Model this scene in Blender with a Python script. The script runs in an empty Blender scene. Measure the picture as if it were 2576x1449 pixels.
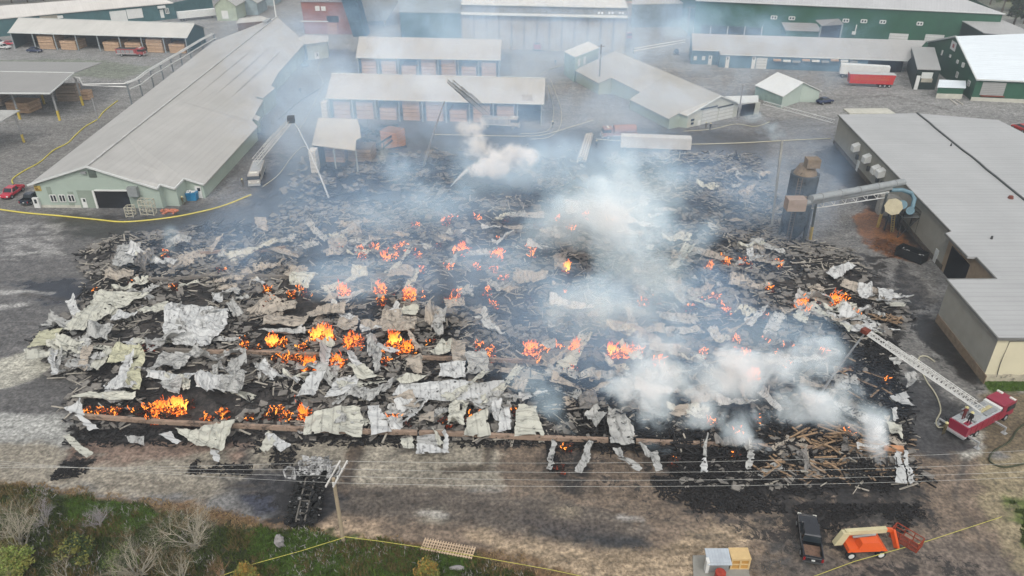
import bpy, math, random
import numpy as np
from mathutils import Vector, Matrix
R = math.radians
sc = bpy.context.scene
COL = sc.collection
# ---------------------------------------------------------------- camera, sky, sun, exposure
CH, PITCH, FPX = 60.0, R(30), 1890.0
cd = bpy.data.cameras.new('camera'); cam = bpy.data.objects.new('camera', cd); COL.objects.link(cam)
cam.location = (0, 0, CH); cam.rotation_euler = (R(90) - PITCH, 0, 0)
cd.sensor_width = 36; cd.lens = 36 * FPX / 2576; cd.clip_end = 5000; cd.clip_start = 0.5
sc.camera = cam
w = bpy.data.worlds.new('World'); sc.world = w; w.use_nodes = True
nt = w.node_tree; nt.nodes.clear()
sky = nt.nodes.new('ShaderNodeTexSky'); sky.sky_type = 'NISHITA'; sky.sun_disc = False
sky.sun_elevation = R(48); sky.sun_rotation = R(150); sky.dust_density = 4; sky.air_density = 1.2
hs = nt.nodes.new('ShaderNodeHueSaturation'); hs.inputs['Saturation'].default_value = 0.25
bg = nt.nodes.new('ShaderNodeBackground'); bg.inputs['Strength'].default_value = 0.15
wo = nt.nodes.new('ShaderNodeOutputWorld')
nt.links.new(sky.outputs[0], hs.inputs['Color']); nt.links.new(hs.outputs[0], bg.inputs['Color']); nt.links.new(bg.outputs[0], wo.inputs['Surface'])
sd = bpy.data.lights.new('sun', 'SUN'); sun = bpy.data.objects.new('sun', sd); COL.objects.link(sun)
sd.energy = 1.5; sd.angle = R(14); sd.color = (1, 0.96, 0.9)
sun.rotation_euler = (R(42), 0, R(-30)); sun.location = (0, 0, 400)
vs = sc.view_settings; vs.view_transform = 'Standard'; vs.look = 'None'; vs.exposure = 0.35; vs.gamma = 1
cy = sc.cycles
cy.max_bounces = 5; cy.diffuse_bounces = 2; cy.glossy_bounces = 2; cy.transmission_bounces = 2; cy.transparent_max_bounces = 12
cy.volume_bounces = 2; cy.use_denoising = True; cy.caustics_reflective = False; cy.caustics_refractive = False
cy.volume_max_steps = 96; cy.volume_step_rate = 1.4; cy.use_adaptive_sampling = True; cy.adaptive_threshold = .03; cy.adaptive_min_samples = 24
cy.sample_clamp_indirect = 4
# ---------------------------------------------------------------- helpers
def P(u, v, h=0.0):
    a, b = (u - 1288) / FPX, -(v - 724.5) / FPX
    d = Vector((a, math.cos(PITCH) + b * math.sin(PITCH), -math.sin(PITCH) + b * math.cos(PITCH)))
    t = (h - CH) / d.z
    return Vector((d.x * t, d.y * t, h))
def ray(u, v):
    return P(u, v, 0) - Vector((0, 0, CH))
def mpp(v): return 60 / ((v + 366) * .866)          # metres per photo pixel on the ground
def s2l(c):
    return tuple(((x / 255) / 12.92 if x <= 10 else ((x / 255 + .055) / 1.055) ** 2.4) for x in c)
KALB = 1.45
def alb(r, g, b): return tuple(min(.85, x / KALB) for x in s2l((r, g, b)))

_h = np.random.RandomState(7).rand(256, 256)
def vnoise(x, y):
    xi, yi = np.floor(x).astype(int), np.floor(y).astype(int); fx, fy = x - xi, y - yi
    fx = fx * fx * (3 - 2 * fx); fy = fy * fy * (3 - 2 * fy)
    g = lambda a, b: _h[a & 255, b & 255]
    return (g(xi, yi) * (1 - fx) + g(xi + 1, yi) * fx) * (1 - fy) + (g(xi, yi + 1) * (1 - fx) + g(xi + 1, yi + 1) * fx) * fy
def fbm(x, y, o=4):
    s, a, t = 0, .5, 0
    for i in range(o):
        s = s + a * vnoise(x * 2 ** i + 17.3 * i, y * 2 ** i + 5.1 * i); t += a; a *= .5
    return s / t

class MB:
    def __init__(s): s.v = []; s.f = []
    def poly(s, pts):
        n = len(s.v); s.v += [tuple(p) for p in pts]; s.f.append(tuple(range(n, n + len(pts)))); return s
    def hexa(s, b, t):       # bottom ring, top ring (same length)
        n = len(b); k = len(s.v); s.v += [tuple(p) for p in b] + [tuple(p) for p in t]
        for i in range(n):
            j = (i + 1) % n; s.f.append((k + i, k + j, k + n + j, k + n + i))
        s.f.append(tuple(k + i for i in reversed(range(n)))); s.f.append(tuple(k + n + i for i in range(n))); return s
    def box(s, c, d, rz=0, M=None):
        q = []
        for z in (-.5, .5):
            for x, y in ((-.5, -.5), (.5, -.5), (.5, .5), (-.5, .5)):
                p = Vector((x * d[0], y * d[1], z * d[2]))
                if M is not None: p = M @ p
                elif rz: p = Matrix.Rotation(rz, 3, 'Z') @ p
                q.append(p + Vector(c))
        return s.hexa(q[:4], q[4:])
    def b2(s, x0, x1, y0, y1, z0, z1): return s.box(((x0 + x1) / 2, (y0 + y1) / 2, (z0 + z1) / 2), (x1 - x0, y1 - y0, z1 - z0))
    def frus(s, a, za, b, zb):   # a,b = (x0,x1,y0,y1)
        f = lambda r, z: [(r[0], r[2], z), (r[1], r[2], z), (r[1], r[3], z), (r[0], r[3], z)]
        return s.hexa(f(a, za), f(b, zb))
    def bar(s, p, q, w, h=None):
        p, q = Vector(p), Vector(q); h = h or w; d = q - p
        if d.length < 1e-6: return s
        d.normalize(); up = Vector((0, 0, 1)) if abs(d.z) < .95 else Vector((1, 0, 0))
        a = d.cross(up).normalized() * w / 2; b = a.cross(d).normalized() * h / 2
        return s.hexa([p - a - b, p + a - b, p + a + b, p - a + b], [q - a - b, q + a - b, q + a + b, q - a + b])
    def cyl(s, p, q, r0, r1=None, n=10, cap=True):
        p, q = Vector(p), Vector(q); r1 = r0 if r1 is None else r1; d = (q - p).normalized()
        up = Vector((0, 0, 1)) if abs(d.z) < .9 else Vector((1, 0, 0)); a = d.cross(up).normalized(); b = d.cross(a)
        k = len(s.v)
        for c, r in ((p, r0), (q, r1)):
            for i in range(n):
                t = 2 * math.pi * i / n; s.v.append(tuple(c + (a * math.cos(t) + b * math.sin(t)) * r))
        for i in range(n):
            j = (i + 1) % n; s.f.append((k + i, k + j, k + n + j, k + n + i))
        if cap: s.f.append(tuple(k + i for i in reversed(range(n)))); s.f.append(tuple(k + n + i for i in range(n)))
        return s
    def tube(s, pts, r, n=6):
        pts = [Vector(p) for p in pts]; k = len(s.v); m = len(pts)
        for i, c in enumerate(pts):
            d = (pts[min(i + 1, m - 1)] - pts[max(i - 1, 0)]).normalized()
            up = Vector((0, 0, 1)) if abs(d.z) < .95 else Vector((1, 0, 0)); a = d.cross(up).normalized(); b = a.cross(d)
            rr = r[i] if isinstance(r, (list, tuple)) else r
            for j in range(n):
                t = 2 * math.pi * j / n; s.v.append(tuple(c + (a * math.cos(t) + b * math.sin(t)) * rr))
        for i in range(m - 1):
            for j in range(n):
                l = (j + 1) % n; s.f.append((k + i * n + j, k + i * n + l, k + (i + 1) * n + l, k + (i + 1) * n + j))
        return s
    def slab(s, pts, th):
        pts = [Vector(p) for p in pts]; return s.hexa([p - Vector((0, 0, th)) for p in pts], pts)
    def build(s, name, mat, parent=None, local=False, smooth=False):
        off = Vector((0, 0, 0)); o = parent
        while o is not None and not local: off += o.location; o = o.parent
        me = bpy.data.meshes.new(name); me.from_pydata([(a - off.x, b - off.y, c - off.z) for a, b, c in s.v], [], s.f)
        me.materials.append(mat)
        if smooth: me.polygons.foreach_set('use_smooth', [True] * len(me.polygons))
        ob = bpy.data.objects.new(name, me); COL.objects.link(ob); ob.parent = parent
        return ob
def tag(o, label=None, cat=None, group=None, kind=None):
    for k, v in (('label', label), ('category', cat), ('group', group), ('kind', kind)):
        if v: o[k] = v
    return o
def empty(name, loc, label, cat, group=None, rz=0):
    o = bpy.data.objects.new(name, None); COL.objects.link(o); o.location = loc; o.rotation_euler.z = rz; o.empty_display_size = .5
    return tag(o, label, cat, group)
def kids(o): return [c for c in bpy.data.objects if c.parent == o]
def dup(o, parent=None, loc=None, rz=None, label=None):
    ch = kids(o); c = o.copy(); COL.objects.link(c)
    if parent: c.parent = parent
    if loc is not None: c.location = loc
    if rz is not None: c.rotation_euler.z = rz
    if label: c['label'] = label
    for k in ch: dup(k, c)
    return c
def ORD(i): return ['first', 'second', 'third', 'fourth', 'fifth', 'sixth', 'seventh', 'eighth', 'ninth', 'tenth', 'eleventh', 'twelfth'][i]
# ---------------------------------------------------------------- materials
_mc = {}
def mat(key, rgb=None, rough=.75, var=.18, scale=.6, bump=.0, rib=None, zl=None, metal=0, lin=None, spec=.3, var2=None, soot=0):
    if key in _mc: return _mc[key]
    c = lin or alb(*rgb)
    m = bpy.data.materials.new(key); m.use_nodes = True; n = m.node_tree.nodes; L = m.node_tree.links
    b = n['Principled BSDF']; b.inputs['Roughness'].default_value = rough; b.inputs['Metallic'].default_value = metal
    b.inputs['Specular IOR Level'].default_value = spec
    tc = n.new('ShaderNodeTexCoord'); co = tc.outputs['Object']
    nz = n.new('ShaderNodeTexNoise'); nz.inputs['Scale'].default_value = scale; nz.inputs['Detail'].default_value = 6; nz.inputs['Roughness'].default_value = .65
    L.new(co, nz.inputs['Vector'])
    mr = n.new('ShaderNodeMapRange'); mr.inputs[1].default_value = .3; mr.inputs[2].default_value = .7; mr.inputs[3].default_value = 1 - var; mr.inputs[4].default_value = 1 + var
    L.new(nz.outputs[0], mr.inputs[0])
    fac = mr.outputs[0]; h = None
    def mul(a, bb):
        q = n.new('ShaderNodeMath'); q.operation = 'MULTIPLY'; L.new(a, q.inputs[0]); L.new(bb, q.inputs[1]); return q.outputs[0]
    def stripes(dx, dy, dz, lo, p0=.0, p1=.25):
        d = n.new('ShaderNodeVectorMath'); d.operation = 'DOT_PRODUCT'; d.inputs[1].default_value = (dx, dy, dz); L.new(co, d.inputs[0])
        q = n.new('ShaderNodeMath'); q.operation = 'PINGPONG'; q.inputs[1].default_value = 1; L.new(d.outputs['Value'], q.inputs[0])
        r = n.new('ShaderNodeMapRange'); r.inputs[1].default_value = p0; r.inputs[2].default_value = p1; r.inputs[3].default_value = lo; r.inputs[4].default_value = 1
        L.new(q.outputs[0], r.inputs[0]); return r.outputs[0]
    if rib:
        dx, dy, sp = rib[:3]; l = math.hypot(dx, dy); k = 2 / sp / l
        h = stripes(dx * k, dy * k, 0, rib[3] if len(rib) > 3 else .86); fac = mul(fac, h)
        n2 = n.new('ShaderNodeTexNoise'); n2.inputs['Scale'].default_value = 1; n2.inputs['Detail'].default_value = 3
        d = n.new('ShaderNodeVectorMath'); d.operation = 'DOT_PRODUCT'; d.inputs[1].default_value = (dx / l * .8, dy / l * .8, 0); L.new(co, d.inputs[0])
        d2 = n.new('ShaderNodeVectorMath'); d2.operation = 'DOT_PRODUCT'; d2.inputs[1].default_value = (-dy / l * .05, dx / l * .05, 0); L.new(co, d2.inputs[0])
        cx = n.new('ShaderNodeCombineXYZ'); L.new(d.outputs['Value'], cx.inputs[0]); L.new(d2.outputs['Value'], cx.inputs[1]); L.new(cx.outputs[0], n2.inputs['Vector'])
        r2 = n.new('ShaderNodeMapRange'); r2.inputs[1].default_value = .3; r2.inputs[2].default_value = .7; r2.inputs[3].default_value = .95; r2.inputs[4].default_value = 1.04; L.new(n2.outputs[0], r2.inputs[0]); fac = mul(fac, r2.outputs[0])
    if zl:
        h = stripes(0, 0, 2 / zl, .45, 0, .22); fac = mul(fac, h)
        fac = mul(fac, stripes(2 / 1.9, .6, 0, .8, 0, .06))
    mx = n.new('ShaderNodeMix'); mx.data_type = 'RGBA'; mx.blend_type = 'MULTIPLY'; mx.inputs[0].default_value = 1
    mx.inputs[6].default_value = (*c, 1)
    cc = n.new('ShaderNodeCombineColor'); [L.new(fac, cc.inputs[i]) for i in range(3)]; L.new(cc.outputs[0], mx.inputs[7])
    out = mx.outputs[2]
    if soot:
        n3 = n.new('ShaderNodeTexNoise'); n3.inputs['Scale'].default_value = 1.0; n3.inputs['Detail'].default_value = 10; n3.inputs['Roughness'].default_value = .78
        sc_ = n.new('ShaderNodeVectorMath'); sc_.operation = 'MULTIPLY'; sc_.inputs[1].default_value = ((1.9, .8, 1) if (rib and abs(rib[0]) > abs(rib[1])) else (.8, 1.9, 1)); L.new(co, sc_.inputs[0]); oi = n.new('ShaderNodeObjectInfo'); ad_ = n.new('ShaderNodeVectorMath'); ad_.operation = 'ADD'; L.new(sc_.outputs[0], ad_.inputs[0]); rn = n.new('ShaderNodeMath'); rn.operation = 'MULTIPLY'; rn.inputs[1].default_value = 60; L.new(oi.outputs['Random'], rn.inputs[0]); L.new(rn.outputs[0], ad_.inputs[1]); L.new(ad_.outputs[0], n3.inputs['Vector'])
        r3 = n.new('ShaderNodeMapRange'); r3.inputs[1].default_value = .62 - soot * .2; r3.inputs[2].default_value = .7 - soot * .14; L.new(n3.outputs[0], r3.inputs[0])
        m3 = n.new('ShaderNodeMix'); m3.data_type = 'RGBA'; L.new(r3.outputs[0], m3.inputs[0]); L.new(out, m3.inputs[6]); m3.inputs[7].default_value = (*(x * .12 + .008 for x in c), 1); out = m3.outputs[2]
    L.new(out, b.inputs['Base Color'])
    if bump or rib:
        bp = n.new('ShaderNodeBump'); bp.inputs['Strength'].default_value = bump or .25; bp.inputs['Distance'].default_value = .1 if bump else .05
        L.new(h if (h is not None and rib) else nz.outputs[0], bp.inputs['Height']); L.new(bp.outputs[0], b.inputs['Normal'])
    _mc[key] = m; return m
def emat(key, ramp, strength, lo, hi, noise=None, base=(0.01, .008, .006)):
    """fire: emission ramp along object z (flames) or along a noise (embers)"""
    if key in _mc: return _mc[key]
    m = bpy.data.materials.new(key); m.use_nodes = True; n = m.node_tree.nodes; L = m.node_tree.links
    b = n['Principled BSDF']; b.inputs['Base Color'].default_value = (*base, 1); b.inputs['Roughness'].default_value = .9
    tc = n.new('ShaderNodeTexCoord')
    nz = n.new('ShaderNodeTexNoise'); nz.inputs['Scale'].default_value = noise or 1.2; nz.inputs['Detail'].default_value = 5; nz.inputs['Roughness'].default_value = .7; L.new(tc.outputs['Object'], nz.inputs['Vector'])
    mr = n.new('ShaderNodeMapRange'); mr.inputs[1].default_value = lo; mr.inputs[2].default_value = hi
    if noise: L.new(nz.outputs[0], mr.inputs[0])
    else:
        sp = n.new('ShaderNodeSeparateXYZ'); L.new(tc.outputs['Object'], sp.inputs[0])
        ad = n.new('ShaderNodeMath'); ad.operation = 'MULTIPLY_ADD'; ad.inputs[1].default_value = 2.4; L.new(nz.outputs[0], ad.inputs[0]); L.new(sp.outputs[2], ad.inputs[2])
        L.new(ad.outputs[0], mr.inputs[0])
    cr = n.new('ShaderNodeValToRGB'); e = cr.color_ramp.elements; e[0].position = 0; e[0].color = (*ramp[0], 1); e[1].position = 1; e[1].color = (*ramp[-1], 1)
    for i, c in enumerate(ramp[1:-1]): q = e.new((i + 1) / (len(ramp) - 1)); q.color = (*c, 1)
    L.new(mr.outputs[0], cr.inputs[0]); L.new(cr.outputs[0], b.inputs['Emission Color']); b.inputs['Emission Strength'].default_value = strength; m.cycles.emission_sampling = 'NONE'
    if not noise:
        n4 = n.new('ShaderNodeTexNoise'); n4.inputs['Scale'].default_value = 3.2; n4.inputs['Detail'].default_value = 3; L.new(tc.outputs['Object'], n4.inputs['Vector'])
        q = n.new('ShaderNodeMath'); q.operation = 'MULTIPLY_ADD'; q.inputs[1].default_value = -.12; L.new(sp.outputs[2], q.inputs[0]); L.new(n4.outputs[0], q.inputs[2])
        r4 = n.new('ShaderNodeMapRange'); r4.inputs[1].default_value = .1; r4.inputs[2].default_value = .5; L.new(q.outputs[0], r4.inputs[0]); L.new(r4.outputs[0], b.inputs['Alpha'])
    _mc[key] = m; return m
WHITE = mat('white_paint', (225, 226, 222), .5, .06); TRIM = mat('trim_white', (215, 218, 215), .5, .08)
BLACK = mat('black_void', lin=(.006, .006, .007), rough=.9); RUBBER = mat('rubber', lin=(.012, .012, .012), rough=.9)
GLASS = mat('dark_glass', lin=(.015, .02, .025), rough=.08, spec=.6); STEEL = mat('steel', (165, 168, 168), .45, .15, metal=.3)
DARK = mat('dark_steel', (70, 72, 72), .6); LUMB = mat('lumber', (198, 166, 136), .85, .2, 1.5, zl=.75)
LUMG = mat('lumber_grey', (165, 150, 135), .85, .2, 1.5, zl=.75); LUMW = mat('wrapped_lumber', (215, 212, 205), .6, .12, 2, zl=.9)
YEL = mat('yellow_paint', (205, 180, 80), .6, .15); ROOFG = mat('roof_grey', (196, 195, 190), .55, .07, .12, rib=(1, 0, .9))
GRN = mat('green_siding', (44, 92, 70), .6, .12, .3, rib=(1, .03, .6)); GRNL = mat('pale_green_siding', (172, 186, 174), .65, .07, .3)
GRNG = mat('grey_green_siding', (146, 158, 145), .65, .1, .3); CONC = mat('concrete', (200, 198, 185), .85, .15, .8)
RED = mat('red_paint', (150, 30, 38), .35, .12, spec=.5); ALU = mat('aluminium', (195, 198, 198), .4, .1, metal=.4)
CHAR = mat('charred', (38, 38, 38), .9, .4, 2, bump=.5); GALV = mat('galvanised', (160, 165, 165), .5, .15, metal=.3)
RUST = mat('rust', (120, 60, 45), .8, .3, 2)

class Wall:
    """vertical plane through two ground points; turns photo pixels into points on it"""
    def __init__(s, A, B):
        s.A = Vector((A[0], A[1], 0)); s.B = Vector((B[0], B[1], 0)); s.d = (s.B - s.A).normalized(); n = Vector((s.d.y, -s.d.x, 0))
        s.n = n if n.dot(Vector((0, 0, 0)) - s.A) > 0 else -n
    def hit(s, u, v):
        r = ray(u, v); c = Vector((0, 0, CH)); t = (s.A - c).dot(s.n) / r.dot(s.n); p = c + r * t
        return (p - s.A).dot(s.d), p.z
    def px(s, u, v, o=0):
        a, z = s.hit(u, v); return s.at(a, z, o)
    def at(s, a, z, o=0): return s.A + s.d * a + s.n * o + Vector((0, 0, z))
    def rect(s, root, name, u0, v0, u1, v1, m, t=.1, z0=None, base=0, frame=None):
        um, vm = (u0 + u1) / 2, (v0 + v1) / 2
        a0, a1 = s.hit(u0, vm)[0], s.hit(u1, vm)[0]; zt, zb = s.hit(um, v0)[1], s.hit(um, v1)[1]
        if z0 is not None: zb = z0
        b = MB().hexa([s.at(a0, zb, base), s.at(a1, zb, base), s.at(a1, zb, base + t), s.at(a0, zb, base + t)],
                      [s.at(a0, zt, base), s.at(a1, zt, base), s.at(a1, zt, base + t), s.at(a0, zt, base + t)])
        o = b.build(name, m, root)
        if frame:
            g = MB(); w = frame[1]
            for p, q in (((a0, zb), (a0, zt)), ((a0, zt), (a1, zt)), ((a1, zt), (a1, zb)), ((a1, zb), (a0, zb)), (((a0 + a1) / 2, zb), ((a0 + a1) / 2, zt))):
                g.bar(s.at(p[0], p[1], base + t + .02), s.at(q[0], q[1], base + t + .02), w)
            g.build('frame', frame[0], o)
        return o
def inset(pts, d=.35):
    c = sum((Vector(p) for p in pts), Vector()) / len(pts); out = []
    for p in pts:
        e = c - Vector(p); e.z = 0; out.append(Vector(p) + e.normalized() * d)
    return out
def walls(root, tops, m, name='wall', drop=.2, closed=True, z0=0):
    b = MB(); n = len(tops)
    for i in range(n if closed else n - 1):
        p, q = Vector(tops[i]), Vector(tops[(i + 1) % n])
        b.poly([(p.x, p.y, z0), (q.x, q.y, z0), (q.x, q.y, q.z - drop), (p.x, p.y, p.z - drop)])
    return b.build(name, m, root)
def ground_loc(pts):
    c = sum((Vector(p) for p in pts), Vector()) / len(pts); return Vector((c.x, c.y, 0))
# ---------------------------------------------------------------- ground: one sheet, stained by world-space patches
def axis(lo, hi, parts):
    xs = []
    for a, b, st in parts: xs += list(np.arange(a, b, st))
    return np.array([lo] + xs + [hi])
gx = axis(-2600, 2600, [(-600, -200, 40), (-200, -84, 1.1), (-84, 84, .4), (84, 200, 1.1), (200, 601, 40)])
gy = axis(-300, 3600, [(-100, 40, 20), (40, 160, .38), (160, 260, .8), (260, 400, 2.2), (400, 1500, 60)])
X, Y = np.meshgrid(gx, gy)
def sdf(poly, X, Y):
    d = np.full(X.shape, 1e9); ins = np.zeros(X.shape, bool); n = len(poly)
    for i in range(n):
        ax, ay = poly[i][:2]; bx, by = poly[(i + 1) % n][:2]
        ex, ey = bx - ax, by - ay; t = np.clip(((X - ax) * ex + (Y - ay) * ey) / (ex * ex + ey * ey + 1e-9), 0, 1)
        d = np.minimum(d, np.hypot(X - ax - t * ex, Y - ay - t * ey))
        c = ((ay > Y) != (by > Y)) & (X < (bx - ax) * (Y - ay) / (by - ay + 1e-12) + ax); ins ^= c
    return np.where(ins, -d, d)
def pw(px): return [P(u, v)[:2] for u, v in px]
SO = np.zeros(X.shape); colr = np.zeros(X.shape + (3,)); rough = np.full(X.shape, .85)
def A3(rgb): return np.array(alb(*rgb))
colr[:] = A3((118, 117, 115))
N1 = fbm(X * .12, Y * .3, 5); N2 = fbm(X * .5 + 40, Y * .9, 5); N3 = fbm(X * 1.4 + 9, Y * 1.8, 3); N4 = fbm(X * .05 + 3, Y * .09 + 8, 4)
N5 = fbm(X * .11 + 50, Y * 1.1, 4); colr *= (1 + (N1 - .5) * .7)[..., None]
def paint(px, rgb, blur=1.0, warp=2.5, r=None, op=1.0, patchy=0.0):
    q = px if isinstance(px[0][0], float) and False else pw(px)
    global colr, rough
    d = sdf(q, X, Y) + (N2 - .5) * 2 * warp + (N1 - .5) * warp + (N3 - .5) * min(1.6, warp)
    a = np.clip(.5 - d / (blur * .6) / 2, 0, 1); a = a * a * (3 - 2 * a) * op
    if patchy: a = a * np.clip((N2 - .5) * 6 + 1.1 - patchy, 0, 1)
    c = A3(rgb)[None, None] * (.74 + .52 * N3 + (N1 - .5) * .45 + (N5 - .5) * .4)[..., None]
    colr = colr * (1 - a[..., None]) + c * a[..., None]
    if r is not None: rough = rough * (1 - a) + r * a
paint([(1288 - 1400, -60), (1288 + 1400, -60), (2700, 330), (1900, 300), (1300, 330), (600, 280), (-200, 330)], (138, 137, 134), 8, 4)
paint([(-300, 330), (100, 330), (260, 270), (330, 290), (240, 420), (80, 520), (-300, 560)], (122, 120, 116), 4, 3)
paint([(-300, 150), (230, 150), (400, 170), (300, 200), (200, 190), (-300, 215)], (120, 126, 110), 2, 3, op=.8)
paint([(-300, 540), (120, 530), (560, 500), (640, 540), (560, 620), (300, 640), (240, 760), (150, 830), (100, 960), (-300, 960)], (100, 98, 96), 3, 3, .45)
paint([(110, 560), (180, 540), (330, 548), (640, 520), (900, 440), (1250, 430), (1500, 470), (1250, 560), (700, 590), (330, 625), (230, 600)], (60, 58, 57), 3, 3, .3)
paint([(640, 380), (800, 370), (820, 430), (1400, 420), (1450, 330), (1560, 380), (1930, 390), (1950, 700), (1400, 560), (640, 560)], (50, 48, 48), 4, 5, .4)
paint([(640, 330), (1000, 300), (1400, 330), (1900, 330), (2040, 300), (2060, 420), (1900, 420), (1500, 400), (900, 420), (640, 420)], (76, 75, 75), 6, 5, .35); paint([(760, 110), (900, 130), (880, 300), (700, 420), (640, 480), (560, 500), (640, 380), (740, 200)], (108, 106, 104), 3, 3, .5)
paint([(300, 605), (350, 585), (400, 590), (390, 610), (330, 625)], (165, 160, 152), 1, 1)
paint([(-300, 720), (100, 730), (60, 740), (-300, 750)], (158, 156, 152), 1, 1.2, .3); paint([(-300, 768), (90, 760), (40, 775), (-300, 785)], (150, 148, 144), 1, 1.2, .3)
paint([(20, 715), (180, 705), (260, 712), (290, 740), (190, 775), (110, 760)], (30, 34, 44), 1.5, 2.5, .25)
paint([(-300, 950), (0, 905), (110, 868), (200, 870), (205, 905), (140, 925), (60, 965), (0, 985), (-300, 1060)], (180, 177, 163), .7, .8)
paint([(-300, 1010), (60, 970), (200, 910), (330, 900), (300, 1020), (170, 1040), (60, 1045), (-300, 1060)], (92, 90, 88), 1, 1, .5)
paint([(-300, 1050), (20, 1042), (150, 1036), (190, 1080), (160, 1130), (-300, 1110)], (160, 160, 155), .8, 1)
paint([(-300, 1095), (160, 1120), (400, 1085), (1300, 1110), (1340, 1250), (900, 1240), (560, 1240), (330, 1255), (100, 1230), (-300, 1220)], (146, 139, 125), 1.5, 1.5)
paint([(1255, 1190), (1250, 1105), (2300, 1130), (2480, 1130), (2520, 1250), (2600, 1500), (2700, 1700), (1300, 1700), (1100, 1420), (780, 1350), (840, 1225), (1255, 1232)], (116, 102, 88), 1, 1.2)
paint([(845, 1232), (1250, 1226), (1500, 1260), (1650, 1330), (1640, 1385), (1480, 1375), (1250, 1330), (1050, 1300), (860, 1290)], (98, 90, 81), 1.5, 1.5, .5)
paint([(560, 1210), (700, 1180), (850, 1180), (850, 1290), (700, 1330), (590, 1270)], (68, 67, 68), 1.6, 1.5, .35)
paint([(590, 1245), (700, 1235), (690, 1290), (640, 1310)], (60, 62, 72), 1, .8, .2)
paint([(880, 1110), (930, 1105), (905, 1160), (870, 1240), (840, 1235), (860, 1180)], (96, 84, 72), .6, .5, .5)
paint([(1215, 1125), (1240, 1125), (1230, 1180), (1215, 1180)], (100, 90, 76), .5, .4); paint([(1110, 1178), (1215, 1172), (1215, 1182), (1120, 1190)], (100, 90, 76), .4, .4)
paint([(130, 1180), (170, 1110), (250, 1120), (240, 1170), (210, 1205), (140, 1215)], (66, 62, 61), 1.6, 2.2, patchy=.25)
paint([(210, 1080), (640, 1090), (640, 1120), (600, 1160), (560, 1130), (420, 1150), (330, 1160), (240, 1160), (180, 1180), (160, 1140)], (122, 96, 84), 1.2, 1.6, op=.7)
paint([(180, 1070), (1290, 1090), (1290, 1106), (700, 1102), (420, 1108), (180, 1120)], (60, 58, 56), 1, 1.2)
for pp in ([(580, 1120), (640, 1110), (640, 1200), (590, 1170)], [(690, 1130), (750, 1120), (740, 1180), (710, 1185)], [(490, 1170), (540, 1160), (540, 1190), (500, 1190)], [(960, 1100), (1060, 1100), (1040, 1150), (990, 1150)]): paint(pp, (62, 58, 57), 1.6, 2.4, op=.85, patchy=.4)
paint([(780, 1330), (860, 1300), (960, 1320), (970, 1380), (780, 1370)], (165, 145, 122), .8, .8)
paint([(1380, 1270), (1480, 1270), (1460, 1310), (1400, 1305)], (150, 138, 118), 1.2, 1.3, op=.8); paint([(1060, 1285), (1120, 1280), (1110, 1310), (1060, 1305)], (150, 143, 128), 1.2, 1, op=.7)
paint([(1350, 1330), (1470, 1335), (1620, 1345), (1640, 1370), (1560, 1392), (1490, 1375)], (58, 60, 62), 1.4, 1.2, .35)
paint([(1180, 1345), (1480, 1385), (1640, 1390), (1750, 1320), (1900, 1330), (1880, 1449), (1850, 1700), (1250, 1700), (1380, 1449)], (160, 142, 118), 1.5, 1.6)
paint([(1300, 1300), (1470, 1300), (1640, 1345), (1500, 1352), (1350, 1325)], (84, 78, 74), 1.4, 2, .4, op=.8); paint([(2090, 1410), (2200, 1400), (2240, 1440), (2120, 1460)], (116, 92, 80), 1, 1.4, op=.7)
paint([(1735, 1335), (1790, 1340), (1800, 1362), (1750, 1362)], (96, 88, 76), 1, 1, op=.8)
paint([(1890, 1420), (2150, 1400), (2400, 1330), (2600, 1449), (2700, 1700), (1950, 1700)], (106, 96, 87), 2, 2)
paint([(1620, 1140), (1800, 1170), (2300, 1190), (2330, 1240), (2250, 1330), (2100, 1330), (1960, 1280), (1900, 1330), (1750, 1310), (1680, 1260)], (62, 58, 56), 2, 4, .6, patchy=.35)
paint([(1360, 1130), (1480, 1130), (1480, 1200), (1465, 1265), (1400, 1260), (1375, 1200)], (52, 50, 49), 2, 2.6, patchy=.3)
paint([(1940, 1230), (2300, 1230), (2360, 1310), (2300, 1370), (2150, 1360), (2050, 1290), (1920, 1300)], (78, 74, 70), 2, 3.4, patchy=.45)
paint([(1910, 1300), (2080, 1350), (2080, 1449), (1900, 1449)], (72, 70, 68), 2, 2.4, patchy=.3)
paint([(2480, 1150), (2600, 1120), (2800, 1500), (2620, 1520), (2540, 1400), (2460, 1260)], (142, 130, 104), 1.4, 1.5)
paint([(2530, 1255), (2700, 1240), (2700, 1480), (2600, 1400)], (92, 104, 50), 1, 1.6)
paint([(2440, 985), (2700, 985), (2700, 1120), (2480, 1150), (2380, 1140), (2480, 1060)], (108, 96, 76), 1, 1.2)
paint([(2380, 1120), (2440, 1080), (2480, 1090), (2470, 1140), (2430, 1160)], (168, 165, 155), .6, .6)
paint([(2466, 950), (2700, 950), (2700, 984), (2490, 985)], (78, 92, 38), .6, .6)
paint([(2090, 620), (2250, 620), (2360, 700), (2350, 800), (2470, 960), (2480, 1060), (2380, 1120), (2250, 1120), (2200, 900), (2260, 800), (2130, 700)], (118, 116, 112), 1.2, 1.5, .5)
paint([(2250, 960), (2300, 930), (2400, 1000), (2440, 1100), (2390, 1160), (2270, 1140)], (72, 71, 71), 1.2, 1.6, .45)
paint([(2320, 790), (2350, 800), (2480, 955), (2440, 980), (2380, 905), (2330, 880), (2300, 850)], (52, 49, 47), .8, 1, .3)
paint([(2260, 650), (2330, 720), (2340, 780), (2290, 760), (2240, 700)], (84, 82, 80), .8, 1.2, .3)
paint([(2140, 545), (2190, 520), (2240, 535), (2290, 585), (2340, 645), (2310, 665), (2230, 645), (2190, 625), (2160, 590)], (128, 86, 54), .8, .8, .3)
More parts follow.
